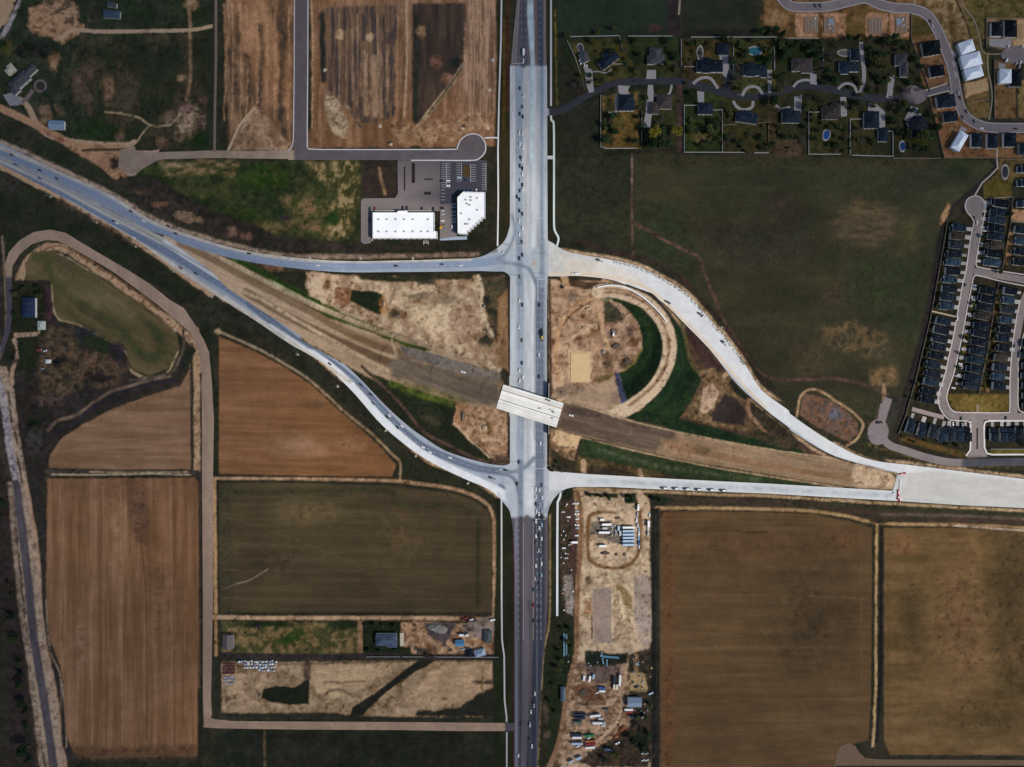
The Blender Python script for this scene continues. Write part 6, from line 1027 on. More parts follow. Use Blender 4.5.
# pools
M_WATER = mat('pool_water', (.01,.05,.19), .08, .1, 1, .7); M_WATER2 = mat('pool_water_teal', (.02,.11,.15), .08, .1, 1, .7)
def pool(x_, y_, rx, ry, m, label, rot=0):
    X, Y = W(x_, y_); t = empty('swimming_pool', (X, Y, 0), -R(rot), label, 'pool')
    b = MB(); b.prism([(rx*K*1.15*math.cos(a)*(1+.06*math.sin(3*a)), ry*K*1.15*math.sin(a)) for a in th[:-1]], -.1, .28); b.build('surround', mat('pool_terrace', (.30,.28,.26), .9, .08), t)
    MB().prism([(rx*K*.9*math.cos(a), ry*K*.9*math.sin(a)*(1+.08*math.cos(2*a))) for a in th[:-1]], .1, .31).build('water', m, t)
pool(826.4,135,3.6,5.4,M_WATER,'oval deep blue pool with a white rim', 15); pool(755,51,7,4.4,M_WATER2,'round teal pool on a pale terrace'); pool(902.4,146.4,3,5.2,M_WATER,'small dark blue pool with a pale rim'); pool(700,53,3,7,mat('covered_pool',(.06,.055,.05),.6,.1),'long covered pool on a white terrace'); pool(845,53,7,3.4,mat('covered_pool2',(.10,.09,.09),.6,.1),'covered pool beside the small navy garage'); pool(1005,172,3.4,7,mat('pond_water',(.03,.03,.035),.2,.1),'narrow oval pond inside a pale path'); pool(580.5,48,3,4.4,mat('covered_pool3',(.06,.05,.06),.5,.1),'small sports pad north of the grey outbuilding',-20)
# slabs and house frames under construction
M_WOOD = mat('raw_timber', (.50,.34,.18), .85, .15); M_PALE = mat('foundation_concrete', (.42,.41,.42), .9, .1, .5)
for i,(x_,y_,w_,h_,hasf,lb) in enumerate(((811,25,14,17,1,'westernmost house foundation with rows of form boards'),(829,25,11,17,1,'house foundation with pale blue sheeting beside the first foundation'),(875,26,14,17,1,'third house foundation with bare form boards'),(901,25,12,17,1,'easternmost house foundation with stacked timber'),(975,87,19,10,2,'bare timber house frame below the wrapped houses'),(1020,33,9,16,2,'bare timber house frame at the picture edge'))):
    X, Y = W(x_, y_); t = empty('timber_house' if hasf == 2 else 'house_foundation', (X, Y, 0), R(15) if i == 4 else 0, lb, 'building site', 'houses under construction')
    MB().box(0, 0, -.2, w_*K, h_*K, .55).build('slab', M_WOOD if hasf == 2 else mat('soil_pad', (.22,.14,.09), .95, .15), t)
    r_ = random.Random(i)
    for k in range(9 if hasf == 1 else 12):
        if hasf == 1:
            x0 = (-.5+(k+.7)/9.6)*w_*K; MB().box(x0, r_.uniform(-1,1), .35, .35, h_*K*r_.uniform(.45,.85), .5).build('form_board', M_PALE if k % 3 else M_WOOD, t)
        else: MB().box((-.5+(k+.5)/12)*w_*K, 0, 2.6+(k % 3)*.3, .3, h_*K*.96, .3).build('joist', M_WOOD, t)
    if i in (1, 3): MB().box((.18 if i == 1 else -.2)*w_*K, .18*h_*K, .4, 5.5, 8, .25).build('sheeting', mat('blue_sheeting', (.16,.24,.34), .5, .15), t)
    if i in (0, 1, 3): 
        for k in range(5): MB().box(r_.uniform(-.35,.35)*w_*K, r_.uniform(-.4,.4)*h_*K, .4, r_.uniform(1,2.5), r_.uniform(.6,1.4), .8, rz=r_.uniform(0,3)).build('timber_stack', (M_PALE, M_WOOD, M_TRIM)[k % 3], t)
# ================================================================== FENCES
M_VIN = mat('white_vinyl', (.46,.46,.44), .6, .06); M_WF = mat('weathered_timber', (.24,.19,.15), .9, .15)
PM = {}
def fence(pts, label, m=None, h=1.8, th_=.5, step=22):
    m = m or M_VIN; X, Y = W(*pts[0]); t = empty('fence', (X, Y, 0), 0, label, 'fence'); q = [(W(*p)[0]-X, W(*p)[1]-Y) for p in pts]
    if m.name not in PM: PM[m.name] = MB().box(0, 0, 0, .55, .55, 2.05).mesh('post'); PM[m.name].materials.append(m)
    for (x1, y1), (x2, y2) in zip(q, q[1:]):
        d = math.hypot(x2-x1, y2-y1); MB().box((x1+x2)/2, (y1+y2)/2, 0, d, th_, h, rz=math.atan2(y2-y1, x2-x1)).build('panel', m, t)
        for k in range(max(1, int(d/step))): f = k/max(1, int(d/step)); meshobj('post', PM[m.name], None, t, (x1+(x2-x1)*f, y1+(y2-y1)*f, 0))
    meshobj('post', PM[m.name], None, t, (q[-1][0], q[-1][1], 0))
FN = [('white fence behind the angled navy house', (570,37,619,36,622,50)), ('slanting white fence west of the angled navy house', (567,41,575,58,584,86)), ('short white fence east of the angled navy house', (613,64.4,624,64.4)), ('white fence north of the lone grey brown house', (628,36.4,672,36.4)),
('white fence round the tan garden', (600.5,96,600.5,146.5,605,148.6,637,148.4)), ('white fence east of the tan garden', (641.5,112,641.5,142)), ('short white fence at the back of the navy house with the tan garden', (608,112.5,617,112.5)),
('white fence north of the long navy house', (681,66.5,681,40), ), ('white fence along the top of the estate', (691,37.4,732,37.4,776,37.4)), ('fence between the long navy house and the pool house', (733,38,733,70)), ('short fence west of the long navy house', (681,66.8,696,67)), ('fence east of the round pool', (774,46,774,70)),
('white fence round the square garden', (684,152.4,684,105.6,697,105.6)), ('white fence south of the square garden', (684,152.4,745,152.6)), ('white fence east of the square garden', (722,152,722,110,713,110.4)), ('white fence behind the southern navy house', (722,125.4,736,124.4)), ('white fence from the southern navy house to the east', (752,123.8,768,122.4,768.6,142)), ('short white fence at the south end of the curved drive garden', (754,153,768,153)),
('white fence round the oval pool garden', (808.4,112.4,808.4,154.4,840,154.4)), ('fence west of the grey brown pool house', (808.4,112.4,819,112.4)), ('fence between the pool garden and the two wing house', (849.6,154.6,849.6,119.4,861,119.4)), ('white fence south of the two wing house', (852,155.4,892.4,156.6,892.4,131.4,888,131.4)), ('white fence north of the brown roofed house', (785,38.6,818,38.6)), ('fence west of the brown roofed house', (774.2,46,774.2,68)), ('short fence west of the covered pool', (822.6,48,822.6,64)),
('thin fence along the top of the big green field', (893,158.4,940,158.6)), ('fence on the western side of the new houses', (911,40,930,92)), ('fence west of the tilted wrapped house', (929,98,943.6,157)), ('fence south of the tilted wrapped house', (943.6,157.6,996,158)), ('fence south of the last new houses', (998,159.6,1030,159.6)), ('fence beside the easternmost foundation', (911,14,911,40)), ('fence above the black roofed houses', (986,48,986,18.6,1030,18.6)), ('fence beside the wrapped house below the turning head', (994,60,994,118)), ('fence across the bare lots', (970,102,988,100)), 
('long fence between subdivision and green field', (947,222,936.6,282,930,318,916,376,905,416,898,434)), ('fence between back gardens east of the cul-de-sac', (1012,197,1010,224,1005,250,1002,268)), ('fence between back gardens of the inner block', (998,283.6,993,310,988,346,982,376,978.6,393)), ('fence above the first house of the cul-de-sac', (990,198.6,1012,197)), ('fence south of the tan bare lot', (1011,221.6,1030,223.4)), ('fence along the parkway east of the divided street', (990,449,1030,449)),
('thin white fence between yard and farmland', (403,656.4,498,656.8)), ('pale wall along the first stretch of the junk yard', (367,656.4,400,656.4))]
for lb, a_ in FN: fence(P(*a_), lb, M_WF if any(k_ in lb for k_ in ('back gardens','new houses','long fence','thin fence','southern navy','black roofed','bare lots','foundation','wrapped')) else M_VIN, th_=.3)
# ================================================================== TREES
M_BARK = mat('tree_bark', (.10,.075,.055), .95, .15, 2)
LF = [mat('dark_leaves', (.024,.042,.018), .9, .35, .35, .1), mat('olive_leaves', (.055,.065,.022), .9, .3, .35, .1), mat('yellow_green_leaves', (.16,.14,.02), .9, .25, .35, .1), mat('grey_twigs', (.055,.045,.042), .95, .3, .35, .1), mat('conifer_needles', (.014,.030,.018), .9, .3, .35, .1)]
def make_tree(seed, kind):
    r_ = random.Random(seed); t = empty('tree'); h_ = 5.2; b = MB(); b.cyl((0,0,-.3), (0,0,2.6), .28, .18, 7)
    for k in range(6): a = k*1.05+r_.random(); b.cyl((0,0,1.6+.2*k), (1.5*math.cos(a), 1.5*math.sin(a), 3.4+.25*k), .11, .03, 5)
    b.build('trunk', M_BARK, t); V = []; F = []
    lobes = [(r_.uniform(-1.4,1.4), r_.uniform(-1.4,1.4), r_.uniform(2.6,4.6), r_.uniform(.8,1.5)) for _ in range(9)]+[(0,0,3.8,1.6)]
    n_ = 620 if kind != 3 else 300
    for i in range(n_):
        cx_, cy_, cz_, rr = lobes[i % len(lobes)]; d = Vector((r_.gauss(0,1), r_.gauss(0,1), r_.gauss(0,.8))); d.normalize(); d *= rr*r_.uniform(.45,1)
        if kind == 4: z_ = r_.uniform(.8, 6.5); rad = (6.8-z_)*.3; a = r_.random()*6.28; c_ = Vector((rad*math.cos(a)*r_.uniform(.5,1), rad*math.sin(a)*r_.uniform(.5,1), z_))
        else: c_ = Vector((cx_, cy_, cz_))+d
        s_ = r_.uniform(.16,.34)*(1 if kind != 3 else .6); u = Vector((r_.gauss(0,1), r_.gauss(0,1), r_.gauss(0,.5))).normalized(); v = u.cross(Vector((r_.gauss(0,.6), r_.gauss(0,.6), 1))).normalized(); k0 = len(V)
        V += [c_-u*s_-v*s_*.6, c_+u*s_-v*s_*.6, c_+u*s_*.8+v*s_*.7, c_-u*s_+v*s_*.6]; F.append((k0,k0+1,k0+2,k0+3))
    meshobj('crown', npmesh('crown', [tuple(v) for v in V], F), LF[kind], t); return proto(t)
TR_ = {(k, s): make_tree(k*10+s, k) for k in range(5) for s in range(2)}
KN = ('round dark green tree', 'olive green tree', 'bright yellow green tree', 'bare grey brown tree', 'narrow dark conifer')
def trees(place, kind, pts, rad=2.2, group=None):
    """pts in map units, sorted west to east; rad = crown radius in map units"""
    pts = sorted(pts); n_ = len(pts)
    for i, p in enumerate(pts):
        k = kind if isinstance(kind, int) else kind[i % len(kind)]; o = use(TR_[(k, i % 2)]); X, Y = W(p[0], p[1]); o.location = (X, Y, H(p[0], p[1])); rr = (p[2] if len(p) > 2 else rad)*random.uniform(1.,1.4)*K/2.3
        o.scale = (rr, rr*random.uniform(.85,1.15), rr*random.uniform(.9,1.1)); o.rotation_euler = (0,0,random.uniform(0,6.28))
        tag(o, (KN[k]+' '+place) if n_ == 1 else '%s %s, %s from west' % (KN[k].replace(' tree',' one').replace('narrow ','') if 0 else KN[k], place, nth(i)), 'tree', group or 'trees '+place)
trees('on the two corners of the yellow garden', 2, [(653,135,5.6),(675,133,5)], group='yellow green trees')
trees('behind the yellow green trees', 0, [(646,142,3),(652,146,4),(660,143,4),(668,146,3.6),(662,132,4),(646,132,3)])
trees('north of the angled navy house', (1,0), [(590,42),(597,34,2.4),(614,31,2.2),(567,38,3),(620,44),(612,53,3.2)]); trees('in the tan garden', 0, [(604,126,3),(605,142,3.4),(611,118,3),(616,133,2.6),(634,143,2.6),(637,118,2)])
trees('around the lone grey brown house', (0,1,0), [(636,42,3),(640,56,3),(668,44,3),(672,56,3.2),(668,66,2.8),(634,70,2.6),(676,60,3),(676,72,2.4)]); trees('along the lane below the street start', 3, [(574,88,3),(582,88,3.4),(589,83,2.6),(604,84,2.4),(600,88,2)])
trees('around the long navy house', (1,0,3), [(690,46,2.4),(690,74,2.4),(708,44,2),(730,44,3.4),(731,64,3),(735,80,3.6),(729,88,3),(686,84,2),(722,40,3)]); trees('around the round pool', (0,1), [(740,48,2.6),(743,58,2.8),(765,62,3.2),(768,52,2.4),(752,42,2.6),(738,90,2.6),(770,100,3),(777,92,3.4),(781,60,2.8),(780,48,3.4),(778,78,3)])
trees('in the square white fenced garden', (0,1,0), [(690,134,2.8),(708,132,3.2),(715,128,3.4),(718,140,3),(700,146,2.4),(690,95,2.4),(711,122,2.4),(706,142,2.2)]); trees('below the southern navy house', (1,3,0), [(728,140),(742,148,2.4),(738,144,2.8),(760,140,2.6),(764,150,3),(750,135,2.2),(728,112,2.4)])
trees('around the tan patio house', (0,3,1), [(776,112,2.6),(779,128,2.2),(783,138,2),(804,108,4),(804,128,2.4),(800,140,2.4),(772,104,4),(806,100,3.4)]); trees('north of the brown roofed house', 0, [(786,44,3),(794,48,3.4),(802,45,3),(812,48,3.6),(816,58,3.4),(783,54,3),(818,44,3),(808,52,3)])
trees('east of the brown roofed house', (3,0), [(820,66,3),(826,56,3.4),(828,72,3),(832,80,3.4),(824,84,2.6),(836,48,3),(832,62,2.6)]); trees('around the oval pool', (1,0), [(812,122,3),(813,140,2.6),(818,132,2.4),(838,128,2.6),(836,146,2.6),(843,140,2),(824,102,2.4),(816,100,3),(855,104,3.4),(858,96,2.6),(852,110,2.4)])
trees('between the eastern estate drives', (0,3,1,0), [(868,50,3),(872,64,3.4),(876,80,3),(882,92,3.6),(878,56,3),(885,44,3.4),(884,68,2.6),(870,88,3),(895,46,3),(908,50,3),(912,62,3.4),(914,74,3),(908,84,2.4),(904,92,3)]); trees('south of the turning head', (1,0,0), [(896,112,3.4),(894,124,3),(902,106,3),(906,136,3.4),(918,138,5),(927,140,4),(924,150,3.6),(912,150,3.6),(934,130,3),(932,118,2.4),(898,134,2.6),(856,140,2.4),(872,142,2.6),(888,120,2.4)])
trees('along the estate northern edge', (0,4), [(846,40,3),(856,39,3.4),(868,39,2.6),(880,40,2.6),(892,40,2.8),(760,34,2.6),(767,34,3.4),(774,32,3.4),(781,36,3)])
trees('in the back gardens of the inner block', (1,0), [(996,296,1.6),(997,306,1.6),(994,318,1.8),(992,330,1.6),(990,340,1.8),(988,352,1.6),(985,362,1.8),(984,374,1.6),(982,386,1.6)]); trees('along the fence west of the long street', (0,1), [(948,232,1.4),(944,258,1.6),(938,296,1.8),(935,306,1.6),(930,336,1.8),(926,352,1.4),(922,366,1.6),(915,384,1.8),(908,398,1.6)]); trees('beside the long subdivision street', (1,0), [(965,339,2.4),(958,368,1.6),(981,237,1.6),(983,246,1.8),(960,354,1.4),(972,305,1.6),(951,329,1.2)]); trees('in the gardens east of the cul-de-sac', (0,1), [(1006,216,3),(1001,252,2.6),(1008,240,1.6),(998,272,1.8)])
trees('behind the southern subdivision houses', (1,0), [(903,436,1.6),(912,441,1.6),(926,441,1.4),(946,444,1.6),(958,446,1.6),(1018,441,2.2),(1024,445,2)])
trees('beside the canal track, dark and lone', (0,4,0), [(11,583,1.8),(13,594,1.8),(14,615,4.2),(17,638,3.6),(21,662,2.6),(22,672,3.6),(24,683,3.2),(25,700,4),(27,709,2.8),(28,725,3),(30,746,5),(31,757,3.4),(4,502,3.4),(3,516,3)], group='dark trees beside the canal')
trees('around the deep blue homestead', (0,1,3), [(18,294,3),(26,290,2.4),(43,296,2.6),(16,314,2.4),(44,314,2.2),(40,288,2.6),(22,347,2.4),(20,362,3),(26,372,2.4)]); trees('in the scrub below the homestead', 3, [(56,350,2.6),(62,366,3),(50,374,2.6),(70,346,2.4),(72,378,3),(36,392,2.6),(40,410,3),(48,422,2.6),(38,428,3),(58,404,2.4),(80,388,2.6),(92,376,2.6),(104,372,2.4),(34,450,2.4),(40,446,2.6)])
trees('around the farmhouse with the round drive', (0,3), [(30,58,3),(36,50,3.6),(24,48,3.2),(48,58,2.8),(52,74,2.4),(44,100,2.4),(52,96,3),(6,46,3),(58,104,2.6),(36,40,2.6)]); trees('on the gravel apron west of the meadow', 3, [(118,164,3.2),(115,168,2.2)]); trees('round the blue grey farmhouse lawn', 0, [(366,625,1.6),(374,624,1.6),(384,625,1.6),(395,626,1.6),(368,650,1.6),(380,651,1.6),(396,650,1.6)]); trees('in the junk yard', 3, [(428,654,3.4),(434,656,3),(450,648,2.2),(420,650,2.4),(470,628,2.4),(466,632,2)])
trees('west of the yard track', (0,1), [(562,628,2),(570,628,2.2),(566,640,2),(572,646,2),(560,650,2.2),(558,668,2.4),(554,684,2),(550,700,2.2),(556,712,2),(561,660,2)]); trees('at the foot of the contractor yard', (3,0,1), [(640,726,3),(648,732,3),(632,738,3.4),(642,746,3),(626,748,3),(614,752,3),(604,758,2.6),(650,752,3),(646,716,2.4),(636,716,2),(650,704,2.2),(592,756,2),(648,674,1.8)]); trees('north of the yard entrance', 0, [(627,497,2),(632,499,2.2),(628,501,1.6),(590,495,1.6),(600,496,1.6),(608,495.6,1.6),(654,498,2.2),(660,500,2),(566,494,1.8)])
trees('in the corner by the southern ramp', (0,3), [(552,470,1.8),(558,462,1.6),(556,468,1.6),(562,470,1.8)])

# garden trees scattered through the estate, kept clear of roofs and paving
BUSY = [(o.location.x/K+512, 383.5-o.location.y/K, 13) for o in COL.objects if o.get('category') == 'house' and o.location.y > 285 and o.location.x > 50]+[(p[0], p[1], 6) for p in smoothpts(EST, 4)]
rt = random.Random(21); GT = []
for (xa, xb, ya, yb, n_, kinds, lb) in ((572,680,40,92,26,(0,3,1),'in the western estate gardens'),(604,680,96,148,22,(1,0,3),'in the south western estate gardens'),(682,776,40,90,34,(3,0,1),'in the northern middle estate gardens'),(684,806,104,154,36,(0,1,3),'in the southern middle estate gardens'),(778,924,42,92,48,(0,3,0,1),'in the northern eastern estate gardens'),(808,942,102,156,40,(0,1,3),'in the southern eastern estate gardens')):
    pts = []
    for _ in range(4000):
        x_, y_ = rt.uniform(xa, xb), rt.uniform(ya, yb)
        if PAVED[int(y_-Y0), int(x_-X0)]: continue
        if y_ > 90+.25*(942-x_)+40: continue
        if all((x_-bx_)**2+(y_-by_)**2 > r_*r_ for bx_, by_, r_ in BUSY) and all((x_-q[0])**2+(y_-q[1])**2 > 9 for q in pts): pts.append((x_, y_, rt.uniform(1.3,3.2)))
        if len(pts) >= n_: break
    GT += [(p, kinds[i % len(kinds)]) for i, p in enumerate(pts)]

for kd in (0, 1, 3):
    src = [c for c in TR_[(kd, 0)].children_recursive if c.name.startswith('crown')][0].data if False else [c for c in KIDS[TR_[(kd, 0)].name] if c.name.startswith('crown')][0].data
    n_ = len(src.vertices); cc = np.empty(n_*3); src.vertices.foreach_get('co', cc); cc = cc.reshape(-1, 3); Vs = []; Fs = []; k0 = 0
    f0 = np.arange(n_).reshape(-1, 4)
    for (p, k) in GT:
        if k != kd: continue
        X, Y = W(p[0], p[1]); s_ = p[2]*K/2.3; a = rt.uniform(0, 6.28); c_, t_ = math.cos(a)*s_, math.sin(a)*s_
        Vs.append(np.c_[cc[:,0]*c_-cc[:,1]*t_+X, cc[:,0]*t_+cc[:,1]*c_+Y, cc[:,2]*s_-1.2*s_]); Fs.append(f0+k0); k0 += n_
    tag(meshobj('shrubbery', npmesh('shrubbery', np.concatenate(Vs), np.concatenate(Fs)), LF[kd]), {0: 'dark green shrubs', 1: 'olive shrubs', 3: 'bare grey shrubs'}[kd]+' scattered through the large estate gardens', 'shrubs', kind='stuff')
# ================================================================== VEHICLES
PC = {n: mat(n+'_car_paint', c, .35, .04, 1, .5) for n, c in {'white': (.78,.78,.78), 'silver': (.42,.44,.47), 'black': (.012,.013,.015), 'grey': (.09,.095,.10), 'blue': (.03,.09,.25), 'red': (.22,.015,.015), 'teal': (.02,.07,.09), 'navy': (.012,.02,.05), 'yellow': (.62,.36,.02), 'cream': (.66,.63,.50), 'green': (.02,.22,.07), 'rust': (.30,.09,.03), 'light blue': (.30,.45,.62), 'orange': (.7,.12,.02), 'pale blue': (.36,.48,.62)}.items()}
M_TYRE = mat('tyre_rubber', (.015,.015,.015), .9, .05)
def wheels(t, xs, w_, r=.36, mesh=[]):
    for x_ in xs:
        for s_ in (-1, 1):
            if not mesh:
                m_ = MB().cyl((0,-.13,0), (0,.13,0), 1, n=12).mesh('wheel'); m_.materials.append(M_TYRE); mesh.append(m_)
            o = meshobj('wheel', mesh[0], None, t, (x_, s_*w_, r)); o.scale = (r, 1, r)
CARP = {}
def car(colour, kind='car'):
    key = (colour, kind)
    if key in CARP: return use(CARP[key])
    t = empty(kind if kind != 'car' else 'car'); m = PC[colour]
    if kind == 'car':
        b = MB().profile([(-2.35,.35),(2.3,.35),(2.38,.62),(2.2,.86),(1.05,.98),(-1.75,1.02),(-2.35,.95)], -.92, .92); b.profile([(.35,1.42,.2),(-1.25,1.42,.2),(-1.3,1.38,.16),(.4,1.38,.16)], -.92, .92); b.build('body', m, t)
        MB().profile([(1.08,.98),(.38,1.40,.16),(-1.3,1.40,.16),(-1.95,1.0)], -.84, .84).build('window', M_GLASS, t); wheels(t, (1.42,-1.42), .82)
    elif kind == 'pickup_truck':
        b = MB().profile([(-2.8,.45),(2.7,.45),(2.8,.75),(2.6,1.02),(1.4,1.12),(-.6,1.15),(-.6,.75),(-2.7,.75)], -.97, .97); b.profile([(.75,1.72,.2),(-.35,1.72,.2),(-.4,1.68,.16),(.8,1.68,.16)], -.95, .95)
        for s_ in (-.93,.93): b.box(-1.7, s_, .7, 2.2, .12, .45)
        b.box(-2.76, 0, .7, .1, 1.9, .45); b.build('body', m, t); MB().profile([(1.42,1.12),(.78,1.69,.16),(-.38,1.69,.16),(-.58,1.15)], -.88, .88).build('window', M_GLASS, t); wheels(t, (1.75,-1.75), .86, .4)
    elif kind == 'van':
        MB().profile([(-2.9,.4),(2.9,.4),(3.,.8),(2.7,1.2),(2.1,1.4),(1.4,2.2,.12),(-2.8,2.3,.12)], -1, 1).build('body', m, t); MB().profile([(2.14,1.42),(1.46,2.12,.1),(1.3,2.12,.1),(1.9,1.4)], -1.02, 1.02).build('windscreen', M_GLASS, t); wheels(t, (1.9,-1.9), .9, .38)
    elif kind == 'lorry':
        MB().box(3.1, 0, .6, 2, 2.3, 1.9, bev=.15, taper=(.85,.92)).build('cab', m, t); MB().box(4.08, 0, 1.5, .12, 2, .8).build('windscreen', M_GLASS, t); MB().box(-1, 0, 1, 6, 2.45, 2.4, bev=.05).build('cargo_box', m, t); MB().box(0, 0, .55, 7.8, 1.1, .4).build('chassis', M_TYRE, t); wheels(t, (3,-2,-3), 1.05, .5)
    elif kind == 'dump_truck':
        MB().box(3.2, 0, .7, 1.9, 2.3, 1.9, bev=.15, taper=(.85,.92)).build('cab', PC['black'], t); MB().box(4.1, 0, 1.6, .12, 2, .7).build('windscreen', M_GLASS, t); MB().box(0, 0, .6, 8, 1, .4).build('chassis', M_TYRE, t)
        b = MB(); b.box(-1, 0, 1.05, 5.6, 2.4, .15)
        for s_ in (-1.17,1.17): b.box(-1, s_, 1.2, 5.6, .1, 1.2)
        for x_ in (-3.75,1.75): b.box(x_, 0, 1.2, .1, 2.4, 1.2)
        b.build('tipping_bed', m, t); MB().box(-1, 0, 1.2, 5.3, 2.2, .95, taper=(.8,.6)).build('load', PC['white'], t); wheels(t, (3.1,-1.8,-2.9), 1.05, .5)
    elif kind == 'semi_truck':
        MB().box(6.6, 0, .8, 2.4, 2.4, 2.2, bev=.2, taper=(.85,.95)).build('cab', PC['pale blue'], t); MB().box(8.1, 0, .8, 1, 2, 1.1, bev=.15).build('bonnet', PC['pale blue'], t); MB().box(7.78, 0, 1.9, .12, 2, .8).build('windscreen', M_GLASS, t); MB().box(-1.6, 0, 1.1, 12.6, 2.55, 2.8, bev=.05).build('trailer_box', m, t); MB().box(.4, 0, .6, 15, 1, .4).build('chassis', M_TYRE, t); wheels(t, (7.8,5,-5.4,-6.6), 1.1, .5)
    CARP[key] = proto(t); return use(t)
def box_unit(colour, L_, w_=2.5, h_=2.7, kind='trailer'):
    key = (colour, round(L_,1), round(w_,1), kind)
    if key in CARP: return use(CARP[key])
    t = empty(kind); z_ = .1 if kind == 'shipping_container' else 1.05
    b = MB().box(0, 0, z_, L_, w_, h_, bev=.05)
    for k in range(int(L_/.6)): b.box(-L_/2+.4+k*.6, 0, z_+.15, .12, w_+.08, h_-.3)
    b.build('shell', PC[colour], t); b = MB()
    for s_ in (-.26,.26): b.box(-L_/2-.03, s_*w_*.95, z_+.15, .06, w_*.44, h_-.3)
    b.build('door', PC['silver'], t)
    if kind == 'trailer': MB().box(0, 0, .6, L_*.96, .9, .45).build('chassis', M_TYRE, t); wheels(t, (-L_*.32, -L_*.22), w_/2-.25, .48)
    CARP[key] = proto(t); return use(t)
def put(o, px, py, deg, label, cat, group=None, dz=.0):
    """deg: heading in the map, 0 = east, 90 = north"""
    X, Y = W(px, py); o.location = (X, Y, H(px, py)+dz); o.rotation_euler = (0, 0, R(deg)); return tag(o, label, cat, group)
def cars(place, group, deg, items, dz=.22, order='from the north'):
    items = sorted(items, key=lambda q: (q[1] if 'north' in order else q[0]))
    for i, it in enumerate(items):
        x_, y_, c_ = it[:3]; k_ = it[3] if len(it) > 3 and isinstance(it[3], str) else 'car'; dg = deg(x_, y_) if callable(deg) else deg
        put(car(c_, k_), x_, y_, dg+random.uniform(-1.5,1.5), '%s %s %s, %s %s' % (c_, {'car':'car','pickup_truck':'pickup','van':'van','lorry':'lorry'}[k_], place, nth(i), order), {'car':'car','pickup_truck':'pickup','van':'van','lorry':'lorry'}[k_], group, dz)
cars('southbound on the northern avenue', 'cars southbound on the avenue', -90, [(523.6,53,'white','lorry'),(523.4,61,'white'),(520,88.5,'black'),(523.4,95.6,'white'),(522.5,107,'grey'),(520,114,'black'),(522.9,117,'black'),(519.4,133,'white'),(522.5,133.4,'white'),(520,144.4,'white'),(523,147.5,'white'),(520.6,157.6,'black'),(522.6,160.4,'white'),(520,166,'black'),(522.5,168.6,'black'),(522.6,174,'white'),(520.4,180.4,'silver'),(522.5,185,'black'),(523,189,'white'),(520,191,'blue'),(517,197,'black'),(519.6,199.6,'black'),(519.7,211,'black'),(522.5,214,'black'),(519.4,221,'white'),(522.7,228,'white'),(519.4,234,'white'),(522,242,'grey'),(522.5,255,'black'),(519.4,258.4,'black')])
cars('between the two junctions heading south', 'cars between the junctions', -90, [(519.7,277,'grey'),(519.4,300.6,'white'),(522.5,305,'black'),(519,327,'white'),(522,340.4,'grey'),(522,363,'navy'),(519.4,370,'white'),(523,377,'white'),(519.6,381,'white'),(518.8,462,'black'),(517,484,'black')])
cars('between the two junctions heading north', 'cars between the junctions', 90, [(539.4,305,'navy'),(541.9,330,'grey'),(539,355,'white'),(539,376.6,'navy'),(540.4,443.4,'white'),(542,485,'grey')])
cars('queueing north below the southern junction', 'cars queueing on the southern avenue', 90, [(536,489.4,'white'),(539.5,490,'white'),(536,497,'white'),(542.3,497.5,'white'),(536.5,511.4,'white'),(539,514,'white'),(542,511,'silver'),(536,521,'white'),(542,525,'light blue'),(539.4,528,'white'),(536,536,'white'),(539,535,'black'),(541.6,538.6,'white'),(536.2,542.6,'grey'),(538.8,550.6,'silver'),(542,555.6,'grey'),(541.6,563.5,'white'),(536,565.6,'white'),(541.5,575,'light blue'),(535,578.6,'silver'),(538.6,583,'black'),(533.8,589.5,'teal'),(539.8,589.5,'teal'),(533.5,605,'red'),(539.5,606.5,'navy'),(533.4,620.6,'black'),(539,622,'navy'),(536,504,'navy'),(539.4,505,'silver'),(542.2,518,'black')])
cars('on the lower southern avenue', 'cars on the lower southern avenue', lambda x_, y_: -90 if x_ < 523 else 90, [(535,693.5,'white'),(533,702.6,'black'),(534,705.4,'silver'),(531,711.6,'white'),(530,724,'silver','van'),(521,723.5,'black'),(529,739,'black'),(532,746,'white'),(518.5,755,'white')])
def along(path):
    Pp = smoothpts(path, 4)
    def f(x_, y_):
        j = min(range(len(Pp)-1), key=lambda k: (Pp[k][0]-x_)**2+(Pp[k][1]-y_)**2); return math.degrees(math.atan2(-(Pp[j+1][1]-Pp[j][1]), Pp[j+1][0]-Pp[j][0]))
    return f
NB = along(P(0,148,60,179,110,204,150,227,190,242,250,258,330,266,400,266,470,264,497,258,512,240)); SB = along(P(0,160,60,193,110,220,160,247,200,273,250,305,300,335,352,374,385,404,415,434,446,452,475,465,505,471))
cars('on the north highway branch', 'cars on the north highway branch', lambda a, b_: NB(a, b_)+180, [(12,155,'black'),(40,170.4,'black'),(57,178.5,'black'),(131,211.5,'black'),(144,221,'white'),(168.4,226,'black'),(176,233.6,'black'),(249,253.6,'black'),(291,259.5,'white'),(318,265.5,'white'),(396,266,'black'),(442,264.5,'grey'),(461,265.5,'white'),(503,252.5,'white')], .14, 'from the west')
cars('on the south highway branch', 'cars on the south highway branch', SB, [(15.6,164.4,'blue'),(40,178.5,'blue'),(114.5,221.4,'black'),(117,223,'white'),(134,237.6,'white'),(153,250.5,'white'),(181,268,'red'),(196,273.6,'black'),(308.5,349,'white'),(330,364,'black'),(352,382.5,'white'),(361,385,'black'),(371,394.5,'black'),(373.6,403.6,'grey'),(387,417,'black'),(389.6,415,'white'),(402,426,'white'),(397.6,427.6,'black'),(423,447,'white'),(430,452,'white'),(450,457.5,'white'),(500,469.4,'silver'),(505.6,470,'black')], .14, 'from the west')
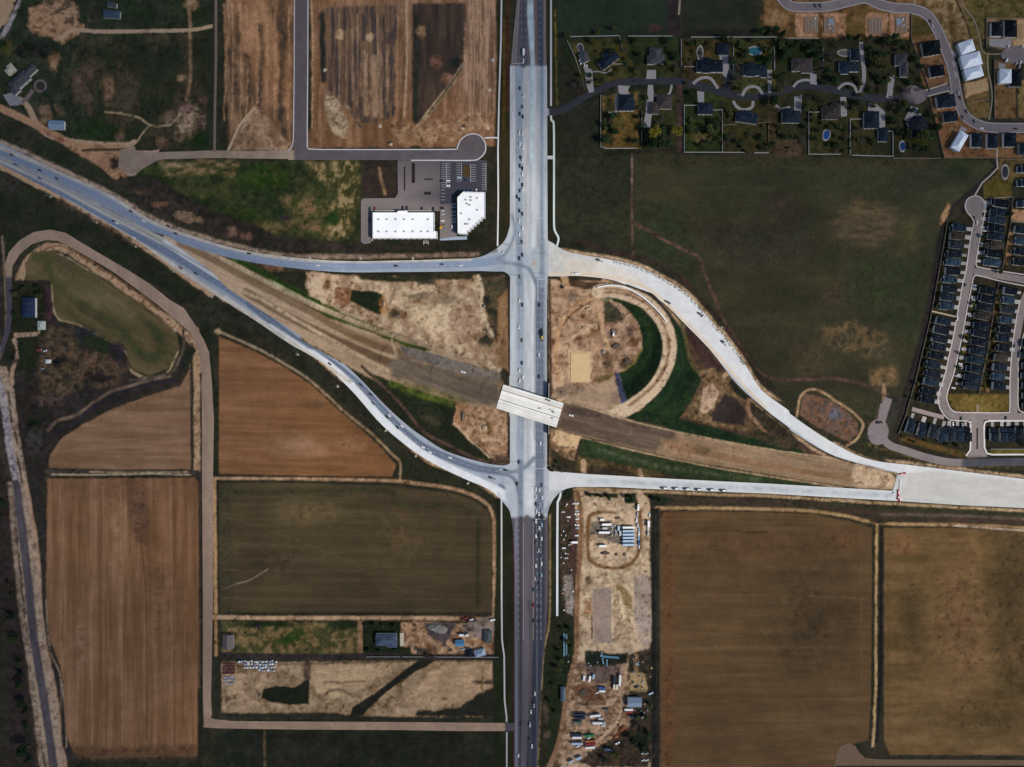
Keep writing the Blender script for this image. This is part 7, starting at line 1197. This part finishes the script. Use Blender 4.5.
cars('in the bays west of the angled white building', 'cars in the white building car park', 0, [(453.8,204.4,'pale blue'),(453.8,207.5,'light blue'),(453.8,212,'silver'),(453.8,215.6,'pale blue'),(453.8,219,'light blue'),(453.8,222,'silver')]); cars('in the middle bays between the white buildings', 'cars in the white building car park', 0, [(442.5,211,'silver'),(442.5,214.5,'silver'),(442.5,221,'white')])
cars('in the dark bays of the car park', 'cars in the white building car park', 0, [(448,181,'white'),(448,186,'white'),(459,178,'light blue'),(466,180,'navy'),(442,181,'black')]); cars('parked in front of the long white building', 'cars in the white building car park', 90, [(370,209,'black'),(375,208.6,'red'),(403,208,'black'),(407,208,'black'),(422,208.8,'black'),(433.6,209,'black'),(369.6,220,'black'),(452,227,'white'),(455,227,'blue')], order='from the west'); cars('north of the angled white building', 'cars in the white building car park', 90, [(464,190.4,'blue'),(468,190.6,'blue'),(472,190.6,'blue'),(476.4,191,'white')], order='from the west')
cars('on the winding estate street', 'cars in the estate', 0, [(635,81,'black'),(738,95,'grey'),(891,97,'grey')], .2, 'from the west'); cars('beside the grey outbuilding', 'cars in the estate', 70, [(581,63.5,'white'),(584.4,66.5,'white'),(586.6,67,'white'),(580,60,'white')], .3, 'from the west')
cars('on the curving street of new houses', 'cars on the curving street', lambda a, b_: -60 if a < 975 else -5, [(815,6,'black'),(820,6,'black'),(930,21.6,'black'),(932,26,'silver'),(958,93,'silver'),(959.6,98,'black'),(966,111.6,'black'),(962,117.4,'black'),(974,121.6,'grey'),(981,128.6,'white'),(1015.6,129,'black')], .2, 'from the west')
cars('on the long subdivision street', 'cars in the subdivision', 80, [(976.6,222.6,'white'),(965,285,'grey'),(957,318.6,'white'),(961,418.6,'black'),(1014,346,'grey')], .2); cars('on driveways east of the long street', 'cars in the subdivision', 170, [(984,206,'light blue'),(983.8,231,'white'),(974,285.6,'light blue'),(973,300,'silver'),(969.6,316,'silver'),(966,331,'silver'),(961,356.6,'silver'),(960,364,'white'),(956,376,'silver'),(953,388,'white')], .26)
cars('on driveways below the parkway loop', 'cars in the subdivision', 90, [(1005.6,418,'black'),(952.6,424,'white'),(962,425,'silver')], .26, 'from the west'); cars('at the turning head of black roofed houses', 'cars at the eastern turning head', 60, [(1006,61,'white','van'),(1016,64,'silver'),(1020,63,'white'),(1019,67,'silver'),(1008,47,'white'),(1022,47,'white')], .3, 'from the west')
cars('in the western column of the contractor yard', 'pickups in the contractor yard', 0, [(576.4,503.4,'white','pickup_truck'),(576.6,511,'silver'),(576.8,514,'white','pickup_truck'),(577,519,'white'),(577,525,'white','pickup_truck'),(577,528,'silver'),(576.4,535.4,'white'),(563,512,'silver'),(568.4,517,'white'),(563.6,548,'white'),(566,558,'silver')], .05)
cars('in the eastern column of the contractor yard', 'pickups in the contractor yard', 88, [(638,507,'white','lorry'),(637.4,514.6,'silver','pickup_truck'),(636.4,520.6,'white','pickup_truck'),(637.6,524.6,'silver','van'),(639,529,'light blue'),(639,533.6,'white','pickup_truck'),(638.6,538,'light blue','pickup_truck'),(639,542.6,'blue','van'),(639,546.4,'white'),(649.4,515,'white'),(648,532.6,'silver','van'),(648,528.4,'white')], .05)
cars('scattered in the lower contractor yard', 'cars in the lower yard', 20, [(597,692.6,'white'),(602.8,725.4,'white'),(577.4,746.2,'white'),(617.4,742.6,'white','van'),(606,749,'light blue'),(608.6,749.6,'white'),(611,750.4,'blue'),(643,753,'white'),(646.4,753.4,'silver'),(643,760,'white'),(646.6,760,'white'),(650.6,693,'pale blue','van'),(588.6,738,'white'),(636.6,686.6,'navy','pickup_truck'),(609,532,'blue'),(611,535,'grey')], .05)
cars('in the junk yard west of the avenue', 'cars in the junk yard', 8, [(471.4,619.4,'white'),(466,618,'red'),(468.8,620.6,'black'),(463,649,'pale blue'),(481,649.6,'white'),(492.6,619.6,'white','van'),(433,629.4,'silver'),(475,621,'grey')], .05, 'from the west'); cars('in the scrub below the homestead', 'cars near the homestead', 20, [(42,346,'grey'),(45.6,351,'white'),(41,356,'grey'),(43,369,'silver')], .05, 'from the west')
cars('on the unfinished freeway', 'work vehicles on the freeway bed', -15, [(463.6,372.2,'white','pickup_truck'),(570.8,415.2,'white','pickup_truck'),(552,410,'white','pickup_truck')], 0.1, 'from the west'); cars('on the fresh concrete ramp', 'work vehicles on the ramp', -5, [(574.4,273.6,'white','pickup_truck'),(577.4,273.8,'white','van')], .15, 'from the west')
bpy.data.objects  # the pickup on the deck stands on the bridge
for i,(x_,y_) in enumerate(((664.6,488.2),(676,488.6),(687,489),(698.6,489.6),(711.4,490),(723.4,490.6))): put(car('white','dump_truck'), x_, y_, 178, 'white tipper lorry on the straight ramp, %s from the west in its row' % nth(i), 'tipper lorry', 'tipper lorries parked in a row on the ramp', .18)
for i,y_ in enumerate((527,530.6,534,537.3,540.6,544.2)): put(box_unit('pale blue' if i else 'white', 14.6), 628.2, y_, 1, 'long pale trailer, %s from the top of the six side by side' % nth(i), 'trailer', 'six trailers parked side by side')
YB = [(574.5,541.8,0,'white',7.5,'trailer','short white trailer west of the oval yard track'),(606.5,524,2,'white',12,'trailer','upper long white trailer inside the oval track'),(604,532,0,'white',13.6,'trailer','lower long white trailer inside the oval track'),(604.6,528,0,'silver',6,'shipping_container','small grey container between two long trailers'),(602,519.4,0,'white',5,'shipping_container','tiny white container at the top of the oval track'),(602.4,545.5,2,'white',9,'trailer','lone white trailer in the lower half of the oval track'),
(618.4,528,90,'pale blue',6,'shipping_container','pale blue container just west of the six trailers'),(620,533,90,'silver',6,'shipping_container','grey container just west of the six trailers'),(648.2,523.4,90,'white',8,'trailer','upright white trailer at the eastern yard edge'),
(584,677.4,84,'white',7,'shipping_container','western of two upright white containers in the lower yard'),(589.6,678.2,80,'white',7.4,'shipping_container','eastern of two upright white containers in the lower yard'),(593.4,676,78,'pale blue',6,'shipping_container','pale blue container beside two white ones'),(619.6,679.4,86,'white',13.6,'trailer','upright long white trailer in the middle of the lower yard'),(614,686.2,88,'cream',6.2,'shipping_container','western cream container below the upright trailer'),(616.8,686.2,88,'cream',6.2,'shipping_container','eastern cream container below the upright trailer'),(614,679.6,88,'navy',9,'trailer','dark trailer beside the upright white trailer'),(602,687.4,-6,'blue',9,'shipping_container','blue container in the middle of the lower yard'),(602,690.4,-2,'white',7.4,'shipping_container','white container just below the blue one'),
(628.4,709,0,'white',10.4,'shipping_container','white container below the blue grey shed'),(628.6,711.4,0,'red',9,'shipping_container','red container below the blue grey shed'),(635,716,0,'navy',14,'trailer','dark blue trailer at the eastern yard edge'),(580,713.6,0,'navy',15.4,'trailer','upper dark trailer on the western side of the lorry park'),(580,717,0,'navy',13,'trailer','lower dark trailer on the western side of the lorry park'),(577.4,721,0,'teal',10,'shipping_container','dark teal container west of the white lorry'),(595,714.8,6,'white',13.4,'trailer','white trailer north of the white articulated lorry'),(600.6,718,0,'silver',6,'shipping_container','small grey container between trailer and lorry'),
(576.6,734,0,'navy',13,'shipping_container','dark blue container at the top of the coloured row'),(576.8,736.8,0,'white',12,'shipping_container','white container west of the green one'),(589.2,735,4,'green',12,'shipping_container','green container in the lower yard'),(577,742.6,0,'pale blue',13.6,'trailer','pale blue trailer west of the red trailer'),(590,740.4,4,'rust',13,'shipping_container','rusty red container above the bright red one'),(590.4,743.2,4,'red',13,'shipping_container','bright red container in the lower yard'),(590,746.4,4,'white',12,'trailer','white trailer below the red container'),(571,760.4,25,'silver',7,'trailer','grey trailer at the bottom of the yard track'),(578.6,757,22,'pale blue',7,'trailer','pale blue trailer at the bottom of the yard'),(464,634.4,0,'white',11.6,'trailer','long white trailer in the junk yard'),(606,709,0,'grey',6,'shipping_container','small dark container beside the middle of the yard')]
for x_,y_,a_,c_,L_,k_,lb in YB: put(box_unit(c_, L_, kind=k_), x_, y_, a_, lb, 'container' if k_ != 'trailer' else 'trailer', 'yard containers and trailers')
put(car('white','semi_truck'), 598.6, 722, 0, 'white articulated lorry with a pale blue cab in the yard', 'lorry')
# machines
M_YEL = PC['yellow']; M_OR = mat('barrier_orange', (.75,.10,.03), .6, .05); M_RB = mat('barrier_red', (.62,.02,.03), .6, .05)
def excavator(px, py, deg, label, colour='yellow', s=1.):
    X, Y = W(px, py); t = empty('excavator', (X, Y, H(px, py)+.05), R(deg), label, 'excavator', 'earth moving machines')
    for s_ in (-1.1,1.1): MB().box(0, s_, 0, 3.8, .6, .8, bev=.15).build('track', M_TYRE, t)
    MB().box(-.4, 0, .95, 3.2, 2.5, 1.2, bev=.15).build('body', PC[colour], t); MB().box(.5, .75, 2.1, 1.3, .95, 1.1, bev=.08).build('cab', M_GLASS, t)
    MB().cyl((1,-.2,1.7), (3.6,-.2,3.8), .26, .2).build('boom', PC[colour], t); MB().cyl((3.6,-.2,3.8), (5.2,-.2,1.5), .18, .14).build('stick', PC[colour], t); MB().box(5.3, -.2, .5, .9, 1.1, 1, bev=.1).build('bucket', M_TYRE, t)
def loader(px, py, deg, label, colour='yellow', cat='loader', name='wheel_loader', grp='earth moving machines', dz=.05):
    X, Y = W(px, py); t = empty(name, (X, Y, H(px, py)+dz), R(deg), label, cat, grp)
    MB().box(-1.6, 0, .8, 2.9, 2.1, 1.4, bev=.2).build('engine_cover', PC[colour], t); MB().box(.2, 0, 1, 1.4, 1.7, 2, bev=.1).build('cab', M_GLASS, t); MB().box(.2, 0, 3, 1.5, 1.8, .12).build('roof', PC[colour], t)
    for s_ in (-.6,.6): MB().cyl((.8,s_,1.3), (3,s_,.7), .16).build('arm', PC[colour], t)
    MB().box(3.3, 0, .2, .9, 2.7, 1).build('blade' if name != 'wheel_loader' else 'bucket', M_TYRE, t); wheels(t, (1.2,-1.8), 1.05, .7)
loader(542, 338, -90, 'yellow grader driving on the avenue above the bridge', cat='grader', name='motor_grader', dz=.22); put(car('black','lorry'), 541.9, 333, 90, 'dark lorry just ahead of the yellow grader', 'lorry', None, .22)
excavator(598.4, 260.2, -20, 'dark excavator on the upper edge of the fresh ramp', 'grey'); excavator(562.6, 287, 40, 'black excavator beside the dirt entrance below the ramp', 'black'); loader(667.6, 302.2, -30, 'dark roller on the inner edge of the curved ramp', 'grey', 'roller', 'road_roller'); loader(613.4, 333.8, 80, 'machine with a white roof inside the loop', 'white'); excavator(722.8, 342, -50, 'dark excavator on the outer edge of the curved ramp', 'grey'); loader(700.2, 314.4, -40, 'dark machine halfway along the outer ramp edge', 'grey'); loader(609.6, 498, 90, 'dark machine in the northern contractor yard', 'black'); loader(878.8, 422.6, 10, 'dark machine parked on the turning area', 'black', 'loader'); excavator(491, 477.8, -15, 'dark excavator on the concrete by the southern junction', 'grey'); loader(441.6, 227, 45, 'yellow machine beside the long white building', 'yellow')
for i,(x_,y_,c_) in enumerate(((546.4,399.6,'black'),(549.2,400.6,'black'),(540,408.4,'silver'),(553,411.8,'black'),(552.6,418,'silver'))):
    X, Y = W(x_, y_); t = empty('generator', (X, Y, 7.36), R(-15), 'small %s generator on the bridge deck, %s from the top' % (c_, nth(i)), 'generator', 'equipment on the bridge'); MB().box(0, 0, .25, 2.4, 1.4, 1.3, bev=.1).build('housing', PC[c_], t); MB().box(0, 0, 0, 2.6, 1.2, .25).build('skid', M_TYRE, t)
for o in COL.objects:
    if o.get('label', '').endswith('on the unfinished freeway, third from the west') or o.get('label', '') == 'white pickup on the unfinished freeway, second from the west': 
        if abs(o.location.x-W(552,0)[0]) < 2: o.location.z = 7.37
# ================================================================== STREET LAMPS, SIGNALS, CONES
M_POLE = mat('galvanised_steel', (.45,.46,.47), .4, .05, 1, .5); M_PAD = mat('lamp_footing_concrete', (.36,.30,.23), .9, .1, .5); LAMP = None
def lamp(px, py, deg, label, group):
    global LAMP
    if LAMP is None:
        t = empty('street_lamp'); MB().cyl((0,0,-.2), (0,0,.5), .45, n=10).build('base', M_PAD, t); MB().cyl((0,0,.4), (0,0,11), .16, .09).build('pole', M_POLE, t); MB().cyl((0,0,10.9), (3,0,11.5), .08, .06).build('arm', M_POLE, t); MB().box(3.5, 0, 11.4, 1.2, .4, .16, bev=.04).build('lamp_head', M_POLE, t); MB().prism([(1.6*math.cos(a)*(1+.15*math.sin(3*a)), 1.3*math.sin(a)) for a in th[:-1]], -.3, .1).build('footing', M_PAD, t); LAMP = proto(t)
    o = use(LAMP); X, Y = W(px, py); o.location = (X, Y, 0); o.rotation_euler = (0,0,R(deg)); tag(o, label, 'street lamp', group)
for side, rows, a_, lb in (('n', P(27,152.6,73,177,118,197.6,163,221,210,238.6,257,251.4,310,258,361,258.6,413,258.4), -80, 'north edge of the north highway branch'), ('s', P(51,196.8,97,222.6,136,246.6,174,271.6,212,297,298,354.6,338,386.6,386,430.6,416,456,468,483.4), 50, 'outer edge of the south highway branch'), ('r', P(687,292.4,722,327.6,756.6,381,917,464.2,961,470), -100, 'outer edge of the curved ramp'), ('q', P(694,492.4,796,497.8,847,501,895,503.8,940,506,984,508), 90, 'southern edge of the straight ramp')):
    for i,(x_,y_) in enumerate(rows): lamp(x_, y_, a_, 'steel street lamp, %s from the west on the %s' % (nth(i), lb), 'street lamps on the '+lb)
def signal(px, py, deg, L_, label):
    X, Y = W(px, py); t = empty('traffic_signal', (X, Y, .1), R(deg), label, 'traffic light', 'traffic lights'); MB().cyl((0,0,-.2), (0,0,7.2), .2, .15).build('pole', M_POLE, t); MB().cyl((0,0,6.6), (L_,0,7), .16, .09).build('mast_arm', M_POLE, t)
    for k in range(3): MB().box(L_*(.45+.25*k), 0, 6, .4, .4, 1.1).build('signal_head', PC['black'], t)
for a_ in ((510,277.4,0,17,'mast arm traffic light on the south west corner of the northern junction'),(549.6,276,180,14,'mast arm traffic light on the south east corner of the northern junction'),(550,256,180,15,'mast arm traffic light on the north east corner of the northern junction'),(508,246,-10,16,'mast arm traffic light on the north west corner of the northern junction'),(510.6,485,0,17,'mast arm traffic light on the south west corner of the southern junction'),(549,489,180,16,'mast arm traffic light on the south east corner of the southern junction'),(550,464.6,180,15,'mast arm traffic light on the north east corner of the southern junction'),(510,463.6,-5,14,'mast arm traffic light on the north west corner of the southern junction')): signal(*a_)
M_BW = mat('barrier_white', (.8,.8,.8), .6, .05)
for i,(x_,y_,a_,n_) in enumerate(((903,473.6,10,4),(898,491.6,90,3),(898,496.4,80,3),(899.6,499.6,90,2))):
    for k in range(n_):
        a = R(a_); px_, py_ = x_+math.cos(a)*(k-n_/2)*1.6, y_-math.sin(a)*(k-n_/2)*1.6; X, Y = W(px_, py_); t = empty('road_barrier', (X, Y, .17), a+.2*(k % 2), 'red and white road barrier, %s of the %s closure group at the ramp merge' % (nth(k), nth(i)), 'barrier', 'road closure barriers')
        MB().box(0, 0, .1, 1.9, .7, 1.1, taper=(1,.5)).build('shell', M_OR if (k+i) % 3 else M_RB, t); MB().box(0, 0, .9, 1.7, .5, .4).build('stripe', M_BW if k % 3 == 1 else M_RB, t); t.scale = (1.5, 1.9, 1.2)
for k in range(6): X, Y = W(899.6-.1*k, 480.5+1.9*k); t = tag(MB().box(0, 0, 0, .8, 2.2, .9, taper=(.5,1)).build('concrete_barrier', M_BW, None, (X, Y, .2)), 'white concrete barrier, %s from the top at the ramp merge' % nth(k), 'barrier', 'white barriers at the merge')
# ================================================================== STACKS, PILES, PIPES
r_ = random.Random(5); SM = {}
def stack(px, py, sx, sy, h_, c_, rz, label, group, name='pallet_stack'):
    X, Y = W(px, py); t = empty(name, (X, Y, 0), R(rz), label, 'stack', group); MB().box(0, 0, -.1, sx, sy, .25).build('pallet', M_WOOD, t); b = MB()
    for k in range(3): b.box(0, 0, .15+k*h_/3, sx*(.96-.05*k), sy*(.94-.04*k), h_/3-.05)
    b.build('load', c_, t)
LD = (mat('white_wrapped_load', (.62,.68,.76), .5, .1), mat('blue_wrapped_load', (.25,.34,.48), .5, .1), M_HV, mat('dark_red_load', (.10,.03,.03), .8, .15))
n_ = 0
for row, (x0_, x1_, y_, m_) in enumerate(((239.5,276,661.2,13),(246,276,664,11),(245,275,667,11),(260,274,670,6))):
    for k in range(m_): stack(lerp((x0_,0),(x1_,0),k/(m_-1))[0]+r_.uniform(-.5,.5), y_+r_.uniform(-.5,.5), r_.uniform(1.8,3), r_.uniform(1.6,2.6), r_.uniform(1,2), LD[(k+row) % 3 if (k*7+row) % 4 else 0], r_.uniform(-6,6), 'pale wrapped stack, %s from the west in the %s row of the vacant lot' % (nth(k), nth(row)), 'pale stacks on the vacant lot')
for row in range(4):
    for k in range(5): stack(224.6+k*2.4+r_.uniform(-.4,.4), 663.5+row*3.1+r_.uniform(-.3,.3), 2.6, 2.8, 1.2, LD[3], r_.uniform(-4,4), 'dark red stack, %s from the west in row %s by the gravel road' % (nth(k), ('one','two','three','four')[row]), 'dark red stacks')
for row in range(3):
    for k in range(5): stack(224.8+k*2.4+r_.uniform(-.5,.5), 677+row*3+r_.uniform(-.5,.5), r_.uniform(1.4,2.6), r_.uniform(1,2.2), 1.2, LD[1 if (k+row) % 3 else 2], r_.uniform(-20,20), 'blue grey stack, %s from the west in the %s row below the red ones' % (nth(k), nth(row)), 'blue grey stacks')
for k in range(22): 
    x_, y_ = r_.uniform(600,624), r_.uniform(524,537); stack(x_, y_, r_.uniform(1.4,2.8), r_.uniform(1,2), 1.1, (M_HV, LD[1], M_WOOD, M_GREY)[k % 4], r_.uniform(0,90), 'small material stack inside the oval track, number %s counted from the west' % nth(k), 'material stacks inside the oval track') if False else None
for i, (x_, y_) in enumerate(sorted([(r_.uniform(611,621), r_.uniform(524,537)) for _ in range(16)])): stack(x_, y_, r_.uniform(1.4,2.8), r_.uniform(1,2), 1.1, (M_HV, LD[1], M_WOOD, M_GREY)[i % 4], r_.uniform(0,90), 'small material stack inside the oval track, %s from the west' % nth(i), 'material stacks inside the oval track')
for i, (x_, y_) in enumerate(sorted([(r_.uniform(632,652), r_.uniform(656,722)) for _ in range(24)], key=lambda q: q[1])): stack(x_, y_, r_.uniform(1.2,3), r_.uniform(1,2.4), 1.1, (M_HV, LD[1], M_WOOD, M_GREY, PC['teal'])[i % 5], r_.uniform(0,90), 'scrap stack, %s from the north along the eastern yard edge' % nth(i), 'scrap along the yard edge')
for i, (x_, y_) in enumerate(sorted([(r_.uniform(561,573), r_.uniform(500,612)) for _ in range(26)], key=lambda q: q[1])): stack(x_, y_, r_.uniform(1,2.4), r_.uniform(1,2), 1., (M_HV, LD[0], M_WOOD, M_GREY)[i % 4], r_.uniform(0,90), 'scrap stack, %s from the north west of the yard track' % nth(i), 'scrap west of the yard track')
for i, (x_, y_) in enumerate(sorted([(r_.uniform(560,604), r_.uniform(652,668)) for _ in range(12)])): stack(x_, y_, r_.uniform(1,2.6), r_.uniform(1,2), .9, (LD[1], M_HV, PC['teal'])[i % 3], r_.uniform(0,90), 'blue grey scrap stack, %s from the west in the dark strip' % nth(i), 'scrap in the dark strip')
M_PIPE = mat('blue_pipe', (.12,.26,.36), .5, .1)
for i,(x0_,y0_,x1_,y1_,n__,lb) in enumerate(((563.6,633,563.6,656,2,'western bundle of long blue pipes in the grass strip'),(566,634,566,655,2,'eastern bundle of long blue pipes in the grass strip'),(602,657,619,658.4,3,'long blue pipes lying across the dark strip'),(606.4,659,606.4,666,2,'short blue pipes lying upright below the long ones'),(601,652,603,664,2,'slanting blue pipes in the dark strip'))):
    A_, B_ = W(x0_, y0_), W(x1_, y1_); t = empty('pipe_bundle', (*A_, 0), 0, lb, 'pipes'); dx, dy = B_[0]-A_[0], B_[1]-A_[1]; L_ = math.hypot(dx, dy)
    for k in range(n__): ox, oy = -dy/L_*.9*k, dx/L_*.9*k; MB().cyl((ox,oy,.45), (ox+dx,oy+dy,.45), .4, n=8).build('pipe', M_PIPE, t)
def mound(px, py, rx, ry, h_, mt_, label, rot=0, name='soil_heap', seed=0):
    b = MB(); bmesh.ops.create_icosphere(b.b, subdivisions=4, radius=1); me = b.mesh(name, True); n__ = len(me.vertices); c_ = np.empty(n__*3); me.vertices.foreach_get('co', c_); c_ = c_.reshape(-1, 3)
    q = 1+.7*(fbm(c_[:,0]*3+9*seed+c_[:,2], c_[:,1]*3+4*seed+c_[:,2], 1.2, 4, seed)-.5); c_ *= q[:, None]*np.array([rx*K, ry*K, h_])[None, :]; me.vertices.foreach_set('co', c_.ravel()); me.update(); X, Y = W(px, py)
    o = meshobj(name, me, mt_, None, (X, Y, H(px, py)-.2)); o.rotation_euler = (0,0,-R(rot)); return tag(o, label, 'heap')
M_H1 = mat('tan_spoil', (.34,.24,.15), .95, .25, .6); M_H2 = mat('dark_spoil', (.10,.075,.055), .95, .3, .6); M_H3 = mat('grey_gravel', (.16,.145,.135), .95, .3, .9); M_H4 = mat('rusty_scrap', (.28,.09,.035), .8, .5, 1.2)
for i,(x_,y_,rx,ry,h_,m_,lb,rt) in enumerate(((588,308.6,3,1.6,2,M_H1,'pale spoil heap on the slope inside the loop',-10),(584.6,327.6,3.4,2,1.8,M_H1,'pale flat heap in the middle of the loop ground',0),(613,331,2.4,2,2.4,M_H3,'grey heap beside the machine inside the loop',0),(616,346,5,2.4,2,M_H2,'dark long heap in the eastern loop ground',-10),(627,361,3.4,3,2.2,M_H2,'dark round heap near the grass slope',0),(603,352,2,2,1.6,M_H3,'small grey heap near the graded pad',0),(484.4,428,3,3,2,M_H1,'round tan heap west of the avenue',0),(463,414,2,7,2,M_H2,'long brown heap west of the bridge',6),(605,553,5,1.8,1.6,M_H2,'long dark heap at the foot of the oval track',0),(616.4,554.6,1.6,1.8,1.4,M_H2,'western small dark heap at the foot of the oval track',0),(624.6,554.4,1.8,1.8,1.4,M_H2,'eastern small dark heap at the foot of the oval track',0),(617.6,518,3,1.4,1.4,M_H2,'dark heap at the top of the oval track',0),(622,728.6,4.4,2.4,2,M_H4,'rusty orange scrap heap in the lower yard',-50),(616,736.6,2.6,1.6,1.4,M_H4,'smaller rusty scrap heap in the lower yard',-20),(440,629,7,4.4,1.6,M_H3,'dark grey rubble heap in the junk yard',10),(430.6,627,4,3,1.4,M_H3,'western grey rubble heap in the junk yard',0),(484,306,2,1.6,1.6,M_H3,'small grey heap in the scrub west of the avenue',0),(398,316,3,1.6,1.6,M_H2,'brown heap on the edge of the construction ground',0),(384,304,1.6,3.6,2,M_H1,'tan heap beside the dark basin',0),(583,693,5,4,1.2,M_H2,'broad brown heap in the lower yard',10))): mound(x_, y_, rx, ry, h_, m_, lb, rt, seed=i)
# spilled soil along the outer edge of the fresh ramp
EDGE = smoothpts(P(612,261,637,267,662,279,687,295,712,323,737,353,744,364), 10); b = MB()
for p, q in zip(EDGE, EDGE[1:]):
    d = math.hypot(q[0]-p[0], q[1]-p[1]) or 1; nx_, ny_ = -(q[1]-p[1])/d, (q[0]-p[0])/d
    for k in range(5):
        f = r_.random(); o_ = r_.uniform(-.6, 3.2)*r_.random(); x_, y_ = p[0]+(q[0]-p[0])*f+nx_*o_, p[1]+(q[1]-p[1])*f+ny_*o_; X, Y = W(x_, y_); s_ = r_.uniform(.4,1.7)*(1.15-o_/4)
        b.box(X, Y, .0, s_*r_.uniform(1,2), s_, r_.uniform(.15,.45), rz=r_.uniform(0,3), taper=(.5,.5))
tag(b.build('rubble', mat('spilled_soil', (.27,.23,.19), .95, .4, .5)), 'lumps of soil and rubble spilled along the outer ramp edge', 'rubble', kind='stuff')
# scrub clumps on verges and rough ground
V = []; F = []; rr = np.random.default_rng(3)
SC = [((362,245),(490,255),90),((120,180),(250,245),160),((190,300),(215,345),60),((50,205),(190,290),120),((400,455),(500,500),90),((552,446),(576,474),50),((560,495),(574,560),70),((590,465),(636,475),60),((650,498),(900,506),200),((20,380),(50,470),120),((776,42),(920,155),260),((686,40),(776,92),90),((604,100),(680,150),70),((820,395),(880,440),60),((880,404),(900,440),30),((480,280),(506,345),60),((600,720),(652,765),160),((556,625),(574,700),60),((604,302),(625,322),40),((745,404),(800,448),90),((870,446),(1020,468),80),((100,30),(210,150),160),((20,40),(80,110),60),((950,230),(1010,440),70)]
for (xa,ya),(xb,yb),n__ in SC:
    for _ in range(n__):
        x_, y_ = rr.uniform(xa,xb), rr.uniform(ya,yb)
        if PAVED[int(y_-Y0), int(x_-X0)]: continue
        X, Y = W(x_, y_); z_ = H(x_, y_); s_ = rr.uniform(.4,1.3)
        for __ in range(7):
            c_ = np.array([X+rr.normal(0,s_*.5), Y+rr.normal(0,s_*.5), z_+rr.uniform(.05,.55)*s_]); u = rr.normal(0,1,3); u /= np.linalg.norm(u); v = np.cross(u, rr.normal(0,1,3)+[0,0,1.5]); v /= np.linalg.norm(v)+1e-6; q = s_*.32; k0 = len(V); V += [c_-u*q-v*q, c_+u*q-v*q, c_+u*q+v*q, c_-u*q+v*q]; F.append((k0,k0+1,k0+2,k0+3))
tag(meshobj('undergrowth', npmesh('undergrowth', V, F), mat('scrub_leaves', (.045,.045,.025), .95, .35, .1)), 'low dark scrub scattered over verges and rough ground', 'scrub', kind='stuff')
